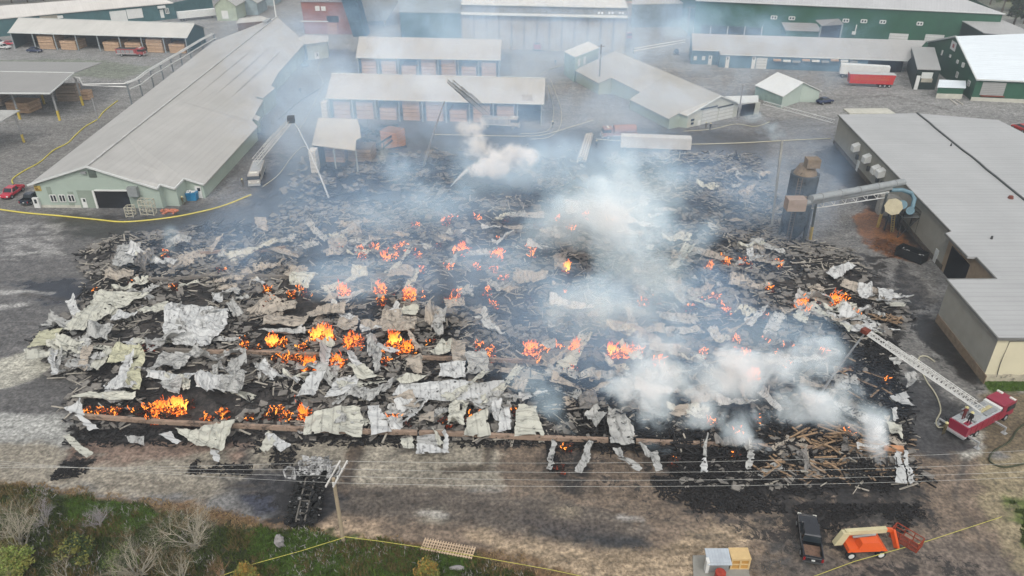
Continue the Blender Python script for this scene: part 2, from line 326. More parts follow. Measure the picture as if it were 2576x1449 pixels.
paint([(2170, 600), (2230, 600), (2300, 650), (2240, 650)], (100, 70, 52), .8, .8, .25)
paint([(2060, 370), (2110, 360), (2240, 480), (2300, 560), (2350, 640), (2330, 650), (2240, 560), (2130, 470), (2040, 400)], (78, 70, 64), 1, 1.2, .4)
paint([(2040, 640), (2220, 640), (2260, 720), (2200, 800), (2100, 740)], (110, 108, 105), 1, 2, .4)
paint([(1940, 300), (2100, 300), (2110, 360), (2040, 400), (1920, 420)], (120, 120, 120), 3, 3, .4)
paint([(0, 560), (160, 560), (160, 640), (0, 660)], (140, 138, 134), 1, 2.4, .35, patchy=.3)
FIELD_ = [(200, 640), (300, 600), (420, 590), (640, 560), (900, 520), (1450, 500), (1560, 385), (1900, 395), (1980, 600), (2130, 640), (2240, 745), (2290, 800), (2200, 850), (2230, 960), (2270, 1120), (2310, 1235), (2100, 1220), (1720, 1205), (1650, 1112), (1500, 1108), (1300, 1102), (700, 1086), (215, 1062), (170, 1030), (240, 960), (140, 930), (150, 870), (100, 860), (190, 790), (240, 700)]
def psoot(px, amt, blur=2.5, warp=2.5):
    global SO
    d = sdf(pw(px), X, Y) + (N2 - .5) * 2 * warp; a = np.clip(.5 - d / blur / 2, 0, 1); SO = np.maximum(SO, a * amt)
psoot([(1620, 1120), (2310, 1150), (2340, 1240), (2290, 1330), (2100, 1350), (1960, 1290), (1900, 1340), (1700, 1290), (1640, 1220)], .66, 4, 3)
psoot([(1930, 1230), (2310, 1220), (2370, 1300), (2330, 1360), (2230, 1350), (2150, 1390), (2010, 1400), (1900, 1400), (1880, 1330)], .6, 3, 3)
psoot([(1480, 1130), (1660, 1130), (1760, 1280), (1700, 1310), (1560, 1290), (1500, 1230), (1370, 1240), (1360, 1120)], .42, 3, 2)
psoot([(180, 1060), (1500, 1095), (1620, 1110), (1500, 1135), (900, 1125), (200, 1120)], .6, 1.5, 1); psoot([(140, 1200), (170, 1110), (260, 1120), (230, 1200)], .5, 2, 2); psoot([(570, 1110), (650, 1100), (640, 1200), (590, 1200)], .35, 2, 2); psoot([(690, 1110), (760, 1110), (745, 1180), (700, 1190)], .35, 2, 2); psoot([(620, 1190), (860, 1170), (870, 1310), (720, 1340), (640, 1290)], .6, 2, 2); psoot([(1360, 1110), (1490, 1110), (1490, 1240), (1400, 1260)], .5, 2.5, 2)
psoot([(640, 380), (1560, 380), (1900, 400), (2000, 620), (1500, 560), (640, 600)], .5, 5, 4); psoot([(2060, 370), (2110, 360), (2350, 640), (2330, 650), (2040, 400)], .7, 1.5, 1); psoot([(2260, 640), (2480, 960), (2460, 1000), (2300, 860), (2200, 760)], .55, 2, 2); psoot([(2050, 620), (2240, 640), (2300, 800), (2250, 1100), (2180, 900)], .55, 2.5, 2); psoot([(1300, 1300), (1500, 1290), (1660, 1350), (1600, 1390), (1450, 1380)], .35, 2.5, 2); psoot([(1880, 1400), (2300, 1380), (2560, 1440), (2560, 1500), (1900, 1500)], .5, 3, 3); psoot([(1640, 1240), (1960, 1290), (1900, 1420), (1740, 1330), (1450, 1330), (1300, 1240)], .4, 3, 3); psoot(FIELD_, .5, 2, 2); psoot([(90, 540), (640, 520), (640, 600), (300, 600)], .3, 3, 3); psoot([(-300, 560), (240, 560), (230, 900), (-300, 900)], .22, 4, 3)
def track(px, wd, rgb, op=.5):
    global colr
    q = [P(u, v) for u, v in px]; d = np.full(X.shape, 1e9)
    for a_, b_ in zip(q[:-1], q[1:]):
        ex, ey = b_.x - a_.x, b_.y - a_.y; t = np.clip(((X - a_.x) * ex + (Y - a_.y) * ey) / (ex * ex + ey * ey), 0, 1); d = np.minimum(d, np.hypot(X - a_.x - t * ex, Y - a_.y - t * ey))
    d = d + (N2 - .5) * .8; al = np.clip((wd - d) / .35, 0, 1) * op * np.clip(N1 * 2, 0, 1); colr = colr * (1 - al[..., None]) + A3(rgb) * al[..., None]
for k_ in range(2):
    o_ = k_ * 17
    track([(200, 1195 + o_), (500, 1225 + o_), (850, 1215 + o_), (1250, 1212 + o_), (1500, 1240 + o_), (1700, 1300 + o_), (1900, 1390 + o_)], .35, (98, 90, 80), .6); track([(2576, 1440 + o_), (2450, 1330 + o_), (2400, 1240 + o_), (2430, 1150 + o_ // 2)], .35, (82, 76, 70), .7)
    track([(840, 1270 + o_), (1100, 1262 + o_), (1400, 1290 + o_), (1620, 1330 + o_)], .4, (82, 75, 68), .6); track([(1300, 1395 + o_), (1500, 1402 + o_), (1750, 1370 + o_), (1950, 1300 + o_), (2100, 1270 + o_)], .3, (110, 98, 82), .6)
    track([(0, 600 + o_), (150, 590 + o_), (260, 600 + o_), (420, 575 + o_)], .4, (86, 84, 82), .6); track([(-20, 690 + o_), (120, 660 + o_), (250, 640 + o_)], .4, (86, 84, 82), .6); track([(-20, 860 + o_), (60, 840 + o_), (180, 800 + o_)], .3, (80, 78, 77), .6)
    track([(2080, 330 + o_ // 2), (2300, 262 + o_ // 2), (2576, 300 + o_ // 2)], .4, (98, 96, 92), .6); track([(1700, 200 + o_ // 2), (1900, 165 + o_ // 2), (2200, 235 + o_ // 2), (2320, 280 + o_ // 2)], .4, (100, 98, 95), .6)
for px_ in ([(890, 1110), (905, 1150), (880, 1210), (850, 1240)], [(1235, 1125), (1228, 1180), (1120, 1184)], [(2100, 250), (2240, 240), (2330, 262), (2400, 280)], [(2260, 690), (2300, 740), (2290, 790)], [(1265, 1188), (1400, 1200), (1500, 1230)], [(60, 740), (200, 760), (300, 750)]): track(px_, .7, (72, 66, 60), .6)
for px_ in ([(-20, 735), (60, 732), (130, 738)], [(-20, 770), (70, 768)], [(40, 640), (120, 632), (160, 640)], [(2300, 850), (2340, 880), (2360, 900)], [(2290, 900), (2330, 930)], [(1060, 1290), (1120, 1296)], [(1560, 1300), (1620, 1310)]): track(px_, .5, (180, 178, 172), .55)
# vegetation strip
paint([(-400, 1205), (100, 1222), (300, 1250), (480, 1262), (640, 1300), (840, 1345), (1060, 1360), (1300, 1400), (1500, 1470), (1700, 1800), (-400, 1800)], (112, 88, 62), 1, 1.4)
paint([(-400, 1222), (60, 1228), (300, 1262), (420, 1285), (600, 1330), (760, 1330), (860, 1352), (1060, 1378), (1210, 1405), (1330, 1449), (1500, 1800), (-400, 1800)], (50, 54, 30), 1, 1.5)
paint([(630, 1330), (860, 1350), (1060, 1385), (1180, 1405), (1100, 1449), (700, 1449), (630, 1400)], (66, 88, 38), 1.2, 1.5)
paint([(150, 1245), (300, 1270), (420, 1300), (330, 1380), (200, 1330)], (56, 76, 34), 1.2, 2)
paint([(2380, -60), (2440, -10), (2535, 38), (2590, 90), (2900, 100), (2900, -80)], (98, 104, 66), 2, 2); paint([(1400, -60), (1740, -60), (1740, 5), (1590, 8), (1575, 4), (1400, 2)], (200, 165, 135), 2, 2); paint([(1500, -60), (1740, -60), (1740, 1), (1600, 5), (1500, -10)], (110, 125, 70), 2, 2)
paint([(-400, -60), (440, -60), (330, -10), (-60, 14), (-400, 30)], (120, 112, 92), 2, 2)
# debris-field floor: charred earth and ash
FIELD = [(200, 640), (300, 600), (420, 590), (640, 560), (900, 520), (1450, 500), (1560, 385), (1900, 395), (1980, 600), (2130, 640), (2240, 745), (2290, 800), (2200, 850), (2230, 960), (2270, 1120), (2310, 1235), (2100, 1220), (1720, 1205), (1650, 1112), (1500, 1108), (1300, 1102), (700, 1086), (215, 1062), (170, 1030), (240, 960), (140, 930), (150, 870), (100, 860), (190, 790), (240, 700)]
paint(FIELD, (64, 60, 57), 1.6, 2.2, .8)
FD = sdf(pw(FIELD), X, Y)
Z = np.where(FD < 0, np.clip(-FD / 3, 0, 1) * (fbm(X * .35, Y * .35, 4) - .35) * 1.6, 0); Z = np.clip(Z, 0, 2) + (N3 - .5) * .06 * (np.hypot(X, Y - 120) < 200)
Z = np.where(Y < 300, Z, 0)
ny, nx = X.shape
me = bpy.data.meshes.new('ground'); V = np.stack([X, Y, Z], -1).reshape(-1, 3)
i = np.arange(nx - 1)[None] + (np.arange(ny - 1) * nx)[:, None]; F = np.stack([i, i + 1, i + nx + 1, i + nx], -1).reshape(-1, 4)
me.vertices.add(len(V)); me.vertices.foreach_set('co', V.ravel().astype(np.float32))
me.loops.add(F.size); me.loops.foreach_set('vertex_index', F.ravel().astype(np.int32)); me.polygons.add(len(F))
me.polygons.foreach_set('loop_start', (np.arange(len(F)) * 4).astype(np.int32)); me.polygons.foreach_set('loop_total', np.full(len(F), 4, np.int32)); me.update()
ca = me.color_attributes.new('soil', 'FLOAT_COLOR', 'POINT'); ca.data.foreach_set('color', np.concatenate([np.clip(colr, 0, .9), rough[..., None]], -1).reshape(-1).astype(np.float32))
sa = me.attributes.new('sootiness', 'FLOAT', 'POINT'); sa.data.foreach_set('value', SO.reshape(-1).astype(np.float32))
ground = bpy.data.objects.new('ground', me); COL.objects.link(ground); tag(ground, kind='structure', label='worn asphalt and gravel yard with soot stains and puddles')
m = bpy.data.materials.new('ground'); m.use_nodes = True; n = m.node_tree.nodes; L = m.node_tree.links; b = n['Principled BSDF']
at = n.new('ShaderNodeAttribute'); at.attribute_name = 'soil'; tc = n.new('ShaderNodeTexCoord')
nz = n.new('ShaderNodeTexNoise'); nz.inputs['Scale'].default_value = .8; nz.inputs['Detail'].default_value = 9; nz.inputs['Roughness'].default_value = .75; L.new(tc.outputs['Object'], nz.inputs['Vector'])
mr = n.new('ShaderNodeMapRange'); mr.inputs[1].default_value = .32; mr.inputs[2].default_value = .68; mr.inputs[3].default_value = .45; mr.inputs[4].default_value = 1.55; L.new(nz.outputs[0], mr.inputs[0])
vm = n.new('ShaderNodeVectorMath'); vm.operation = 'SCALE'; L.new(at.outputs['Color'], vm.inputs[0]); L.new(mr.outputs[0], vm.inputs['Scale']); 
n5 = n.new('ShaderNodeTexNoise'); n5.inputs['Scale'].default_value = .6; n5.inputs['Detail'].default_value = 12; n5.inputs['Roughness'].default_value = .8; n5.inputs['Distortion'].default_value = .7; L.new(tc.outputs['Object'], n5.inputs['Vector'])
a5 = n.new('ShaderNodeAttribute'); a5.attribute_name = 'sootiness'; t5 = n.new('ShaderNodeMath'); t5.operation = 'MULTIPLY_ADD'; t5.inputs[1].default_value = .42; L.new(a5.outputs['Fac'], t5.inputs[0]); L.new(n5.outputs[0], t5.inputs[2])
r5 = n.new('ShaderNodeMapRange'); r5.interpolation_type = 'SMOOTHSTEP'; r5.inputs[1].default_value = .69; r5.inputs[2].default_value = .725; r5.inputs[4].default_value = .92; L.new(t5.outputs[0], r5.inputs[0])
m5 = n.new('ShaderNodeMix'); m5.data_type = 'RGBA'; L.new(r5.outputs[0], m5.inputs[0]); L.new(vm.outputs[0], m5.inputs[6]); m5.inputs[7].default_value = (.017, .016, .016, 1)
n6 = n.new('ShaderNodeTexNoise'); n6.inputs['Scale'].default_value = 2.6; n6.inputs['Detail'].default_value = 5; L.new(tc.outputs['Object'], n6.inputs['Vector']); r6 = n.new('ShaderNodeMapRange'); r6.inputs[1].default_value = .35; r6.inputs[2].default_value = .65; r6.inputs[3].default_value = .6; r6.inputs[4].default_value = 1.42; L.new(n6.outputs[0], r6.inputs[0])
v6 = n.new('ShaderNodeVectorMath'); v6.operation = 'SCALE'; L.new(m5.outputs[2], v6.inputs[0]); L.new(r6.outputs[0], v6.inputs['Scale']); L.new(v6.outputs[0], b.inputs['Base Color'])
L.new(at.outputs['Alpha'], b.inputs['Roughness']); b.inputs['Specular IOR Level'].default_value = .4
bp = n.new('ShaderNodeBump'); bp.inputs['Strength'].default_value = .35; bp.inputs['Distance'].default_value = .15; L.new(nz.outputs[0], bp.inputs['Height']); L.new(bp.outputs[0], b.inputs['Normal'])
me.materials.append(m)
# ---------------------------------------------------------------- buildings
def PP(*a): return [P(*q) for q in a]
def roofmat(key, rgb, p, q, sp=.9, **k):
    d = Vector(q) - Vector(p); return mat(key, rgb, k.pop('rough', .55), .09, .12, rib=(d.x, d.y, sp, .92), **k)
def building(name, label, pts, cat='building'):
    return empty(name, ground_loc(pts), label, cat)
# --- long green sawmill hall on the left
fr = [(70, 466, 4.6), (217, 419.5, 9), (396, 475, 4.4), (404, 464.5, 4.6), (440, 475, 3.8), (464, 449.5, 4.3), (513, 465, 3)]
F = PP(*fr)
Wf = Wall(P(99, 522) + Vector((0, -.35, 0)), P(402, 524) + Vector((0, -.35, 0)))
for i in range(3): F[i] = Wf.px(*fr[i][:2])
RF = P(697, 42, F[1].z); EL = P(537, 104, 4.6); ER = P(768, 107, 5.5)
hall = building('green_hall', 'very long pale green hall with wide grey roof and stepped gable beside the red pickup', [F[0], F[2], RF])
rm = roofmat('hall_roof', (184, 182, 177), F[1], F[2], 1.1)
# ridge line split in steps
rd = lambda t: F[1].lerp(RF, t)
Epts = PP((513, 465, 3), (648, 318, 3.4), (634, 302, 3.6), (700, 183, 4.5), (768, 107, 5.5))
tt = [0, .22, .27, .62, 1]
rb = MB()
rb.slab([F[0], F[1], RF, EL], .25)
rb.slab([F[1], F[2], F[3], rd(.06)], .25); rb.slab([rd(.06), F[3], F[4], F[5], rd(.12)], .25); rb.slab([rd(.12), F[5], F[6], Epts[1], rd(.3)], .25)
rb.slab([rd(.3), Epts[1], Epts[2], Epts[3], rd(.62)], .25); rb.slab([rd(.62), Epts[3], Epts[4], RF], .25)
roof = rb.build('roof', rm, hall)
tr = MB()
for a, c in zip(F[:-1], F[1:]): tr.bar(a + Vector((0, -.12, .05)), c + Vector((0, -.12, .05)), .25, .35)
tr.build('fascia', TRIM, roof)
tr = MB(); tr.bar(F[1] + Vector((0, 0, .1)), RF + Vector((0, 0, .1)), .5, .15); tr.build('ridge_cap', mat('ridge', (190, 189, 185), .5), roof)
for t_ in (.26, .5, .74):
    a_, b_ = F[1].lerp(F[2], t_), RF.lerp(Epts[4], t_); MB().bar(a_ + Vector((0, 0, .03)), b_ + Vector((0, 0, .03)), .14, .06).build('roof_seam', mat('seam', (172, 171, 166), .6), roof)
v = MB().box(rd(.93) + Vector((-1, 0, .5)), (1.5, 5, .6)); v.build('ridge_vent', STEEL, roof)
fi = [p + Vector((0, .35, 0)) for p in F]; fi[0].x += .8; fi[-1].x -= .4
wb = MB()
for a, c in zip(fi[:-1], fi[1:]): wb.poly([(a.x, a.y, 0), (c.x, c.y, 0), (c.x, c.y, c.z - .2), (a.x, a.y, a.z - .2)])
wb.build('front_wall', GRNL, hall)
walls(hall, [Epts[0] + Vector((-.4, .4, 0)), Epts[1] + Vector((-.4, 0, 0)), Epts[2] + Vector((-.4, 0, 0)), Epts[3] + Vector((-.5, 0, 0)), Epts[4] + Vector((-.5, 0, 0)), RF, EL + Vector((.4, 0, 0)), fi[0]], GRNL, 'side_wall', closed=False)
W = Wall(fi[0], fi[2])
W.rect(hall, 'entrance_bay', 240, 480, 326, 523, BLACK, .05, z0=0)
W.rect(hall, 'door_surround', 238, 479, 243, 523, WHITE, .25, z0=0); W.rect(hall, 'door_surround', 238, 477, 322, 480, WHITE, .25)
W.rect(hall, 'siding_panel', 199, 479, 239, 523, GRNG, .06, z0=0)
d = W.rect(hall, 'door', 207, 498, 219, 522, WHITE, .12, z0=.1); W.rect(d, 'door_window', 210, 500, 215, 507, GLASS, .16)
d = W.rect(hall, 'door', 87, 496, 101, 520, WHITE, .5, z0=.1); W.rect(d, 'door_window', 90, 499, 96, 509, GLASS, .55)
for u in (128, 150, 173):
    W.rect(hall, 'window', u, 490, u + 15, 507, GLASS, .08, frame=(WHITE, .14))
W.rect(hall, 'siding_panel', 118, 470, 129, 489, GRNG, .05); W.rect(hall, 'siding_panel', 170, 482, 184, 489, GRNG, .05); W.rect(hall, 'siding_panel', 174, 508, 188, 521, GRNG, .05)
W.rect(hall, 'gable_vent', 223, 428, 242, 446, mat('vent', (95, 105, 98), .6, zl=.35), .12)
W.rect(hall, 'hoist_box', 205, 430, 218, 436, STEEL, .5)
sg = W.rect(hall, 'sign', 87, 467, 103, 480, mat('ochre_sign', (190, 165, 85), .6), .08)
lt = MB()
for k in range(3): lt.b2(-.9, .9, -.03, .03, -.16 + k * .5, .02 + k * .5)
a0, z0 = W.hit(90, 477); a1, _ = W.hit(100, 477)
lt = MB(); 
for k in range(3): lt.bar(W.at(a0, z0 + k * .33, .12), W.at(a1 - .2 * k, z0 + k * .33, .12), .04, .16)
lt.build('lettering', mat('sign_ink', (110, 80, 40)), sg)
W.rect(hall, 'exhaust_duct', 326, 468, 350, 490, GALV, 1.0); W.rect(hall, 'siding_panel', 330, 490, 362, 524, GRNG, .06, z0=0)
wt = W.rect(hall, 'foundation', 99, 516, 238, 524, CONC, .05, z0=0)
W2 = Wall(fi[5], fi[6]); d = W2.rect(hall, 'door', 492, 468, 507, 493, WHITE, .12, z0=0); W2.rect(d, 'door_window', 497, 472, 504, 480, GLASS, .16)
EB = Epts
for a, c in ((0, 1), (2, 3), (3, 4)):
    p, q = EB[a], EB[c]; wl = Wall(p + Vector((-.5, 0, 0)), q + Vector((-.5, 0, 0))); ln = (q - p); ln.z = 0; n_ = int(ln.length / 9)
    for i in range(n_):
        s = (i + .5) / n_ * ln.length; gg = MB().hexa([wl.at(s, .2), wl.at(s + 2.6, .2), wl.at(s + 2.6, .2, .06), wl.at(s, .2, .06)], [wl.at(s, 2.5), wl.at(s + 2.6, 2.5), wl.at(s + 2.6, 2.5, .06), wl.at(s, 2.5, .06)])
        gg.build('siding_panel', GRNG, hall)
# small annex roofs on the hall's right flank
for (q, hz) in (((644, 242, 5), (662, 246, 4.6), (692, 221, 4.6), (662, 206, 5.6)), 1), (((624, 293, 3.8), (650, 304, 3.2), (655, 294, 3.2), (634, 285, 4)), 1):
    a = PP(*q); an = empty('side_annex', ground_loc(a), 'small lean to annex on the right flank of the long hall, ' + ('the higher one' if q[0][0] == 644 else 'the lower one'), 'annex')
    MB().slab(a, .2).build('roof', rm, an); walls(an, inset(a), GRNL)
a = PP((745, 98, 6), (767, 88, 7), (826, 90, 6), (826, 104, 5.4), (768, 111, 5.4)); an = empty('end_annex', ground_loc(a), 'small square annex with one white door at the far end of the long hall', 'annex')
MB().slab(a, .25).build('roof', rm, an); ww = inset(a, .5); walls(an, ww, mat('annex_wall', (170, 176, 160)))
wl = Wall(ww[4], ww[3]); d = wl.rect(an, 'door', 792, 132, 803, 157, WHITE, .1, z0=0); wl.rect(d, 'door_window', 796, 134, 800, 141, GLASS, .14)

def lumber_stack(a, b, depth, h, label, m=None, nb=3, grp=None, name='lumber_stack', back=None):
    """banded bundles stacked on bearers; a,b are ground points of its front edge"""
    a, b = Vector((a[0], a[1], 0)), Vector((b[0], b[1], 0)); d = (b - a); n = Vector((-d.y, d.x, 0)).normalized()
    if n.y < 0: n = -n
    if back: n = back
    o = MB(); bh = h / nb; rr = random.Random(int(a.x * 7 + a.y))
    for k in range(nb):
        e = rr.uniform(-.12, .12); z = k * bh; q = [a + n * e, b + n * e, b + n * (depth + e), a + n * (depth + e)]
        o.hexa([p + Vector((0, 0, z + .12)) for p in q], [p + Vector((0, 0, z + bh)) for p in q])
        for t in (.15, .5, .85): o.bar(a.lerp(b, t) + Vector((0, 0, z + .06)), a.lerp(b, t) + n * depth + Vector((0, 0, z + .06)), .12)
    ob = o.build(name, m or LUMB); c = ground_loc([a, b]) + n * depth / 2
    for vtx in ob.data.vertices: vtx.co -= c
    ob.location = c; return tag(ob, label, 'lumber stack', grp)

def shed(name, label, rl, rr_, er, el, hr, he, rgb, wallm, bays, bottom, stackm=LUMB, key=None, right=None, left=None, stacks='', maxn=9, side=True):
    """gabled open-fronted shed: front roof plane from four photo points; back plane mirrored"""
    a, b_, c, d = P(*rl, hr), P(*rr_, hr), P(*er, he), P(*el, he)
    a2 = Vector((2 * a.x - d.x, 2 * a.y - d.y, he)); b2 = Vector((2 * b_.x - c.x, 2 * b_.y - c.y, he))
    root = building(name, label, [a, b_, c, d])
    m = roofmat(key or name + '_roof', rgb, d, c, .9)
    r = MB().slab([d, c, b_, a], .2).slab([a, b_, b2, a2], .2).build('roof', m, root)
    t = MB(); t.bar(d + Vector((0, -.1, 0)), c + Vector((0, -.1, 0)), .25); t.bar(a + Vector((0, 0, .08)), b_ + Vector((0, 0, .08)), .4, .12); t.build('fascia', TRIM, r)
    di, ci, ai, bi = d.lerp(c, .012), c.lerp(d, .012), a.lerp(b_, .012), b_.lerp(a, .012); a2i, b2i = a2.lerp(b2, .012), b2.lerp(a2, .012)
    y = Vector((0, .4, 0))
    for p in ((di + y, ai, a2i - y), (ci + y, bi, b2i - y)): walls(root, p, wallm, 'end_wall', closed=False)
    walls(root, (a2i - y, b2i - y), wallm, 'back_wall', closed=False)
    MB().slab([di.lerp(a2i, .45) - Vector((0, 0, .4)), ci.lerp(b2i, .45) - Vector((0, 0, .4)), b2i - Vector((0, 0, .4)), a2i - Vector((0, 0, .4))], .1)
    iw = MB(); p, q = di.lerp(a2i, .5), ci.lerp(b2i, .5); iw.poly([(p.x, p.y, 0), (q.x, q.y, 0), (q.x, q.y, hr - .5), (p.x, p.y, hr - .5)]); iw.build('bay_shade_sheet', mat('bay_shade', lin=(.03, .032, .036)), root)  # near-black sheet across the bays, interior shade put into its colour
    for i in range(bays + 1):
        s = di.lerp(ci, i / bays); pb = MB().bar((s.x, s.y + .3, 0), (s.x, s.y + .3, he - .2), .32); pb.build('post', mat('post_paint', (150, 158, 160)), root)
    dep = (a - d).length * .8; j = 0
    for i in range(bays):
        ch = stacks[i] if i < len(stacks) else 'L'
        if ch == '.': continue
        s, e = di.lerp(ci, (i + .14) / bays), di.lerp(ci, (i + .86) / bays); hh = he * {'L': .82, 'M': .55, 'H': .92, 'S': .38}[ch]
        lumber_stack((s.x, s.y + .9), (e.x, e.y + .9), min(dep, 6), hh, 'tan lumber stack filling the %s bay from the left of the %s' % (ORD(i), key or name), stackm, {'L': 4, 'M': 3, 'H': 5, 'S': 2}[ch], 'lumber stacked in the ' + (key or name))
    return root, (d, c, b_, a)
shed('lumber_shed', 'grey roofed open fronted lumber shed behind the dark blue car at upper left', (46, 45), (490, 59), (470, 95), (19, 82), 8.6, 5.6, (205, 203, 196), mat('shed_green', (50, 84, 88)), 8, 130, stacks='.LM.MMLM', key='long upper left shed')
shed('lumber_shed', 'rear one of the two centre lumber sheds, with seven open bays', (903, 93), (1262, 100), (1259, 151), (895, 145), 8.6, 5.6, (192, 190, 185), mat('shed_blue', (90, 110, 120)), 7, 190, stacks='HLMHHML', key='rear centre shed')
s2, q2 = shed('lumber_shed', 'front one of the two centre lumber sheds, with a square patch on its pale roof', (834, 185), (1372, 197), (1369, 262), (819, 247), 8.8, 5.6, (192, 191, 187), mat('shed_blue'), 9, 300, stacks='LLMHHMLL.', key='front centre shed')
a, b_ = P(1317, 243, 0), P(1341, 257, 0)
pt = q2; u_ = (pt[1] - pt[0]).normalized(); v_ = (pt[3] - pt[0]); o_ = pt[0] + u_ * ((pt[1] - pt[0]).length * .905) + v_ * .12 + Vector((0, 0, .06))
MB().slab([o_, o_ + u_ * 2.6, o_ + u_ * 2.6 + v_ * .22, o_ + v_ * .22], .05).build('roof_patch', mat('patch', (170, 165, 158)), s2)
# burnt shed remnant in front
a = PP((801, 296, 6.4), (899, 300, 6.4), (905, 320, 6), (908, 345, 5.6), (896, 352, 5.5), (894, 378, 5), (784, 364, 5))
fs = building('burnt_shed', 'remaining end of a burnt shed with torn square grey roof and lumber below it', a)
MB().slab(a, .18).build('roof', roofmat('fs_roof', (200, 198, 190), a[6], a[5], .8), fs); ia = inset(a, .4)
walls(fs, [ia[6], ia[0], ia[1]], mat('shed_blue'), closed=False)
for s in (ia[6], a[6].lerp(a[5], .5), a[5]): MB().bar((s.x, s.y + .2, 0), (s.x, s.y + .2, 4.8), .3).build('post', mat('post_paint'), fs)
lumber_stack(P(820, 408), P(868, 410), 6, 4, 'orange tan lumber stack under the torn square roof', LUMB, 3); lumber_stack(P(876, 407), P(934, 409), 5, 3, 'scorched lumber stack just right of the torn square roof', LUMG, 3)
lumber_stack(P(960, 372), P(1000, 378), 4, 4.2, 'leaning glowing tan lumber stack behind the blackened shed ruin', mat('lumber_hot', (205, 150, 100), zl=.6), 5)
rr = random.Random(3)
bs = MB()
for i in range(40):
    p = P(rr.uniform(900, 990), rr.uniform(335, 390)); bs.bar(p + Vector((0, 0, rr.uniform(0, 3))), p + Vector((rr.uniform(-4, 4), rr.uniform(-4, 4), rr.uniform(0, 3.5))), .25, .4)
tag(bs.build('charred_frame', CHAR), 'collapsed black frame and cladding of the burnt shed end', 'wreckage')
for i, (u0, u1, v_, h) in enumerate(((812, 826, 306, 5), (783, 800, 436, 5))):
    lumber_stack(P(u0, v_), P(u1, v_), 2.5, h, 'white wrapped bundle tower ' + ('at the left end of the front centre shed' if i == 0 else 'standing left of the torn square roof'), LUMW, 5, name='wrapped_bundle')
# --- back left green building with white doors
a = PP((-60, 52, 6.5), (436, 6.5, 6.5), (380, -14, 10), (-60, 19, 10)); bl = building('green_warehouse', 'long dark green warehouse with pale roof and two white doors at far upper left', a)
MB().slab(a, .3).build('roof', roofmat('bl_roof', (212, 208, 202), a[0], a[1]), bl)
ia = [a[0] + Vector((0, .5, 0)), a[1] + Vector((-.5, .5, 0)), a[1] + Vector((8, 22, 0))]; BLW = mat('teal_wall', (66, 104, 108)); walls(bl, ia, BLW, closed=False)
wl = Wall(ia[0], ia[1])
wl.rect(bl, 'door', 277, 27, 319, 53, WHITE, .15, z0=.2); wl.rect(bl, 'door', 319, 22, 359, 46, WHITE, .15); wl.rect(bl, 'window', 416, 21, 424, 34, GLASS, .1, frame=(WHITE, .3)); wl.rect(bl, 'door', 403, 24, 412, 45, WHITE, .12); wl.rect(bl, 'awning', 395, 14, 415, 20, WHITE, 1.2); wl.rect(bl, 'wall_panel', 100, 39, 146, 50, mat('tan_panel', (170, 165, 150)), .1); wl.rect(bl, 'awning', 144, 39, 158, 45, WHITE, 1.2)
# small gabled houses beyond the trailer
def gable_house(name, label, uL, uR, vb, he, hr, depth, wm, rmat, cat='building', door=None):
    A, B = P(uL, vb), P(uR, vb); d = (B - A).normalized(); n = Vector((-d.y, d.x, 0)) * depth; M_ = (A + B) / 2
    root = empty(name, ground_loc([A, B]), label, cat)
    z = lambda p, h: Vector((p.x, p.y, h)); e = d * .5
    w_ = MB(); w_.poly([z(A, 0), z(B, 0), z(B, he), z(M_, hr), z(A, he)]); w_.poly([z(A, 0), z(A + n, 0), z(A + n, he), z(A, he)]); w_.poly([z(B, 0), z(B + n, 0), z(B + n, he), z(B, he)]); w_.poly([z(A + n, 0), z(B + n, 0), z(B + n, he), z(M_ + n, hr), z(A + n, he)])
    w_.build('wall', wm, root); y = n.normalized() * .5
    MB().slab([z(A - e - y, he - .1), z(M_ - y, hr + .15), z(M_ + n + y, hr + .15), z(A - e + n + y, he - .1)], .15).slab([z(M_ - y, hr + .15), z(B + e - y, he - .1), z(B + e + n + y, he - .1), z(M_ + n + y, hr + .15)], .15).build('roof', rmat, root)
    if door:
        wl = Wall(A, B)
        for q in door: wl.rect(root, 'door', *q, WHITE, .12)
    return root
RP = mat('roof_pale', (188, 187, 182), .6, .08)
gable_house('small_house', 'pale green gabled building with garage door behind the white trailer', 547, 598, 52, 6, 9.5, 12, mat('pgh', (175, 185, 165)), RP, door=[(558, 27, 574, 47)])
gable_house('small_house', 'grey gabled building right of the pale green one at far upper left', 606, 650, 38, 5, 8, 14, mat('ggh', (150, 165, 170)), RP)
gable_house('small_house', 'tiny far gabled house at the top edge behind the hall ridge', 660, 690, 14, 4, 7, 12, mat('ggh'), mat('roof_tan', (170, 150, 130)))
a = PP((594, 58, 3.5), (690, 50, 3.5), (655, 40, 5), (602, 46, 5)); lo = building('low_shed', 'low brown shed with pale roof left of the hall ridge', a); MB().slab(a, .2).build('roof', RP, lo); walls(lo, inset(a), mat('brownwall', (120, 105, 98)))
# --- brick red mill block
a = PP((755, 3, 12), (878, 4, 12), (872, -28, 13), (770, -28, 13)); br = building('red_mill', 'weathered brick red mill block with double white windows behind the hall', a)
MB().slab(a, .3).build('roof', mat('slate', (150, 150, 155), .7), br); ia = inset(a, .3); RW = mat('red_wall', (150, 105, 98), .8, .2, .4); walls(br, ia, RW)
wl = Wall(ia[0], ia[1]); wl.rect(br, 'window', 793, 15, 804, 27, WHITE, .1); wl.rect(br, 'window', 808, 16, 819, 27, WHITE, .1); wl.rect(br, 'loading_bay', 822, 40, 852, 56, BLACK, .1); wl.rect(br, 'door', 824, 58, 848, 86, mat('pinkdoor', (175, 140, 125)), .2); wl.rect(br, 'wall_band', 756, 52, 826, 55, TRIM, .2)
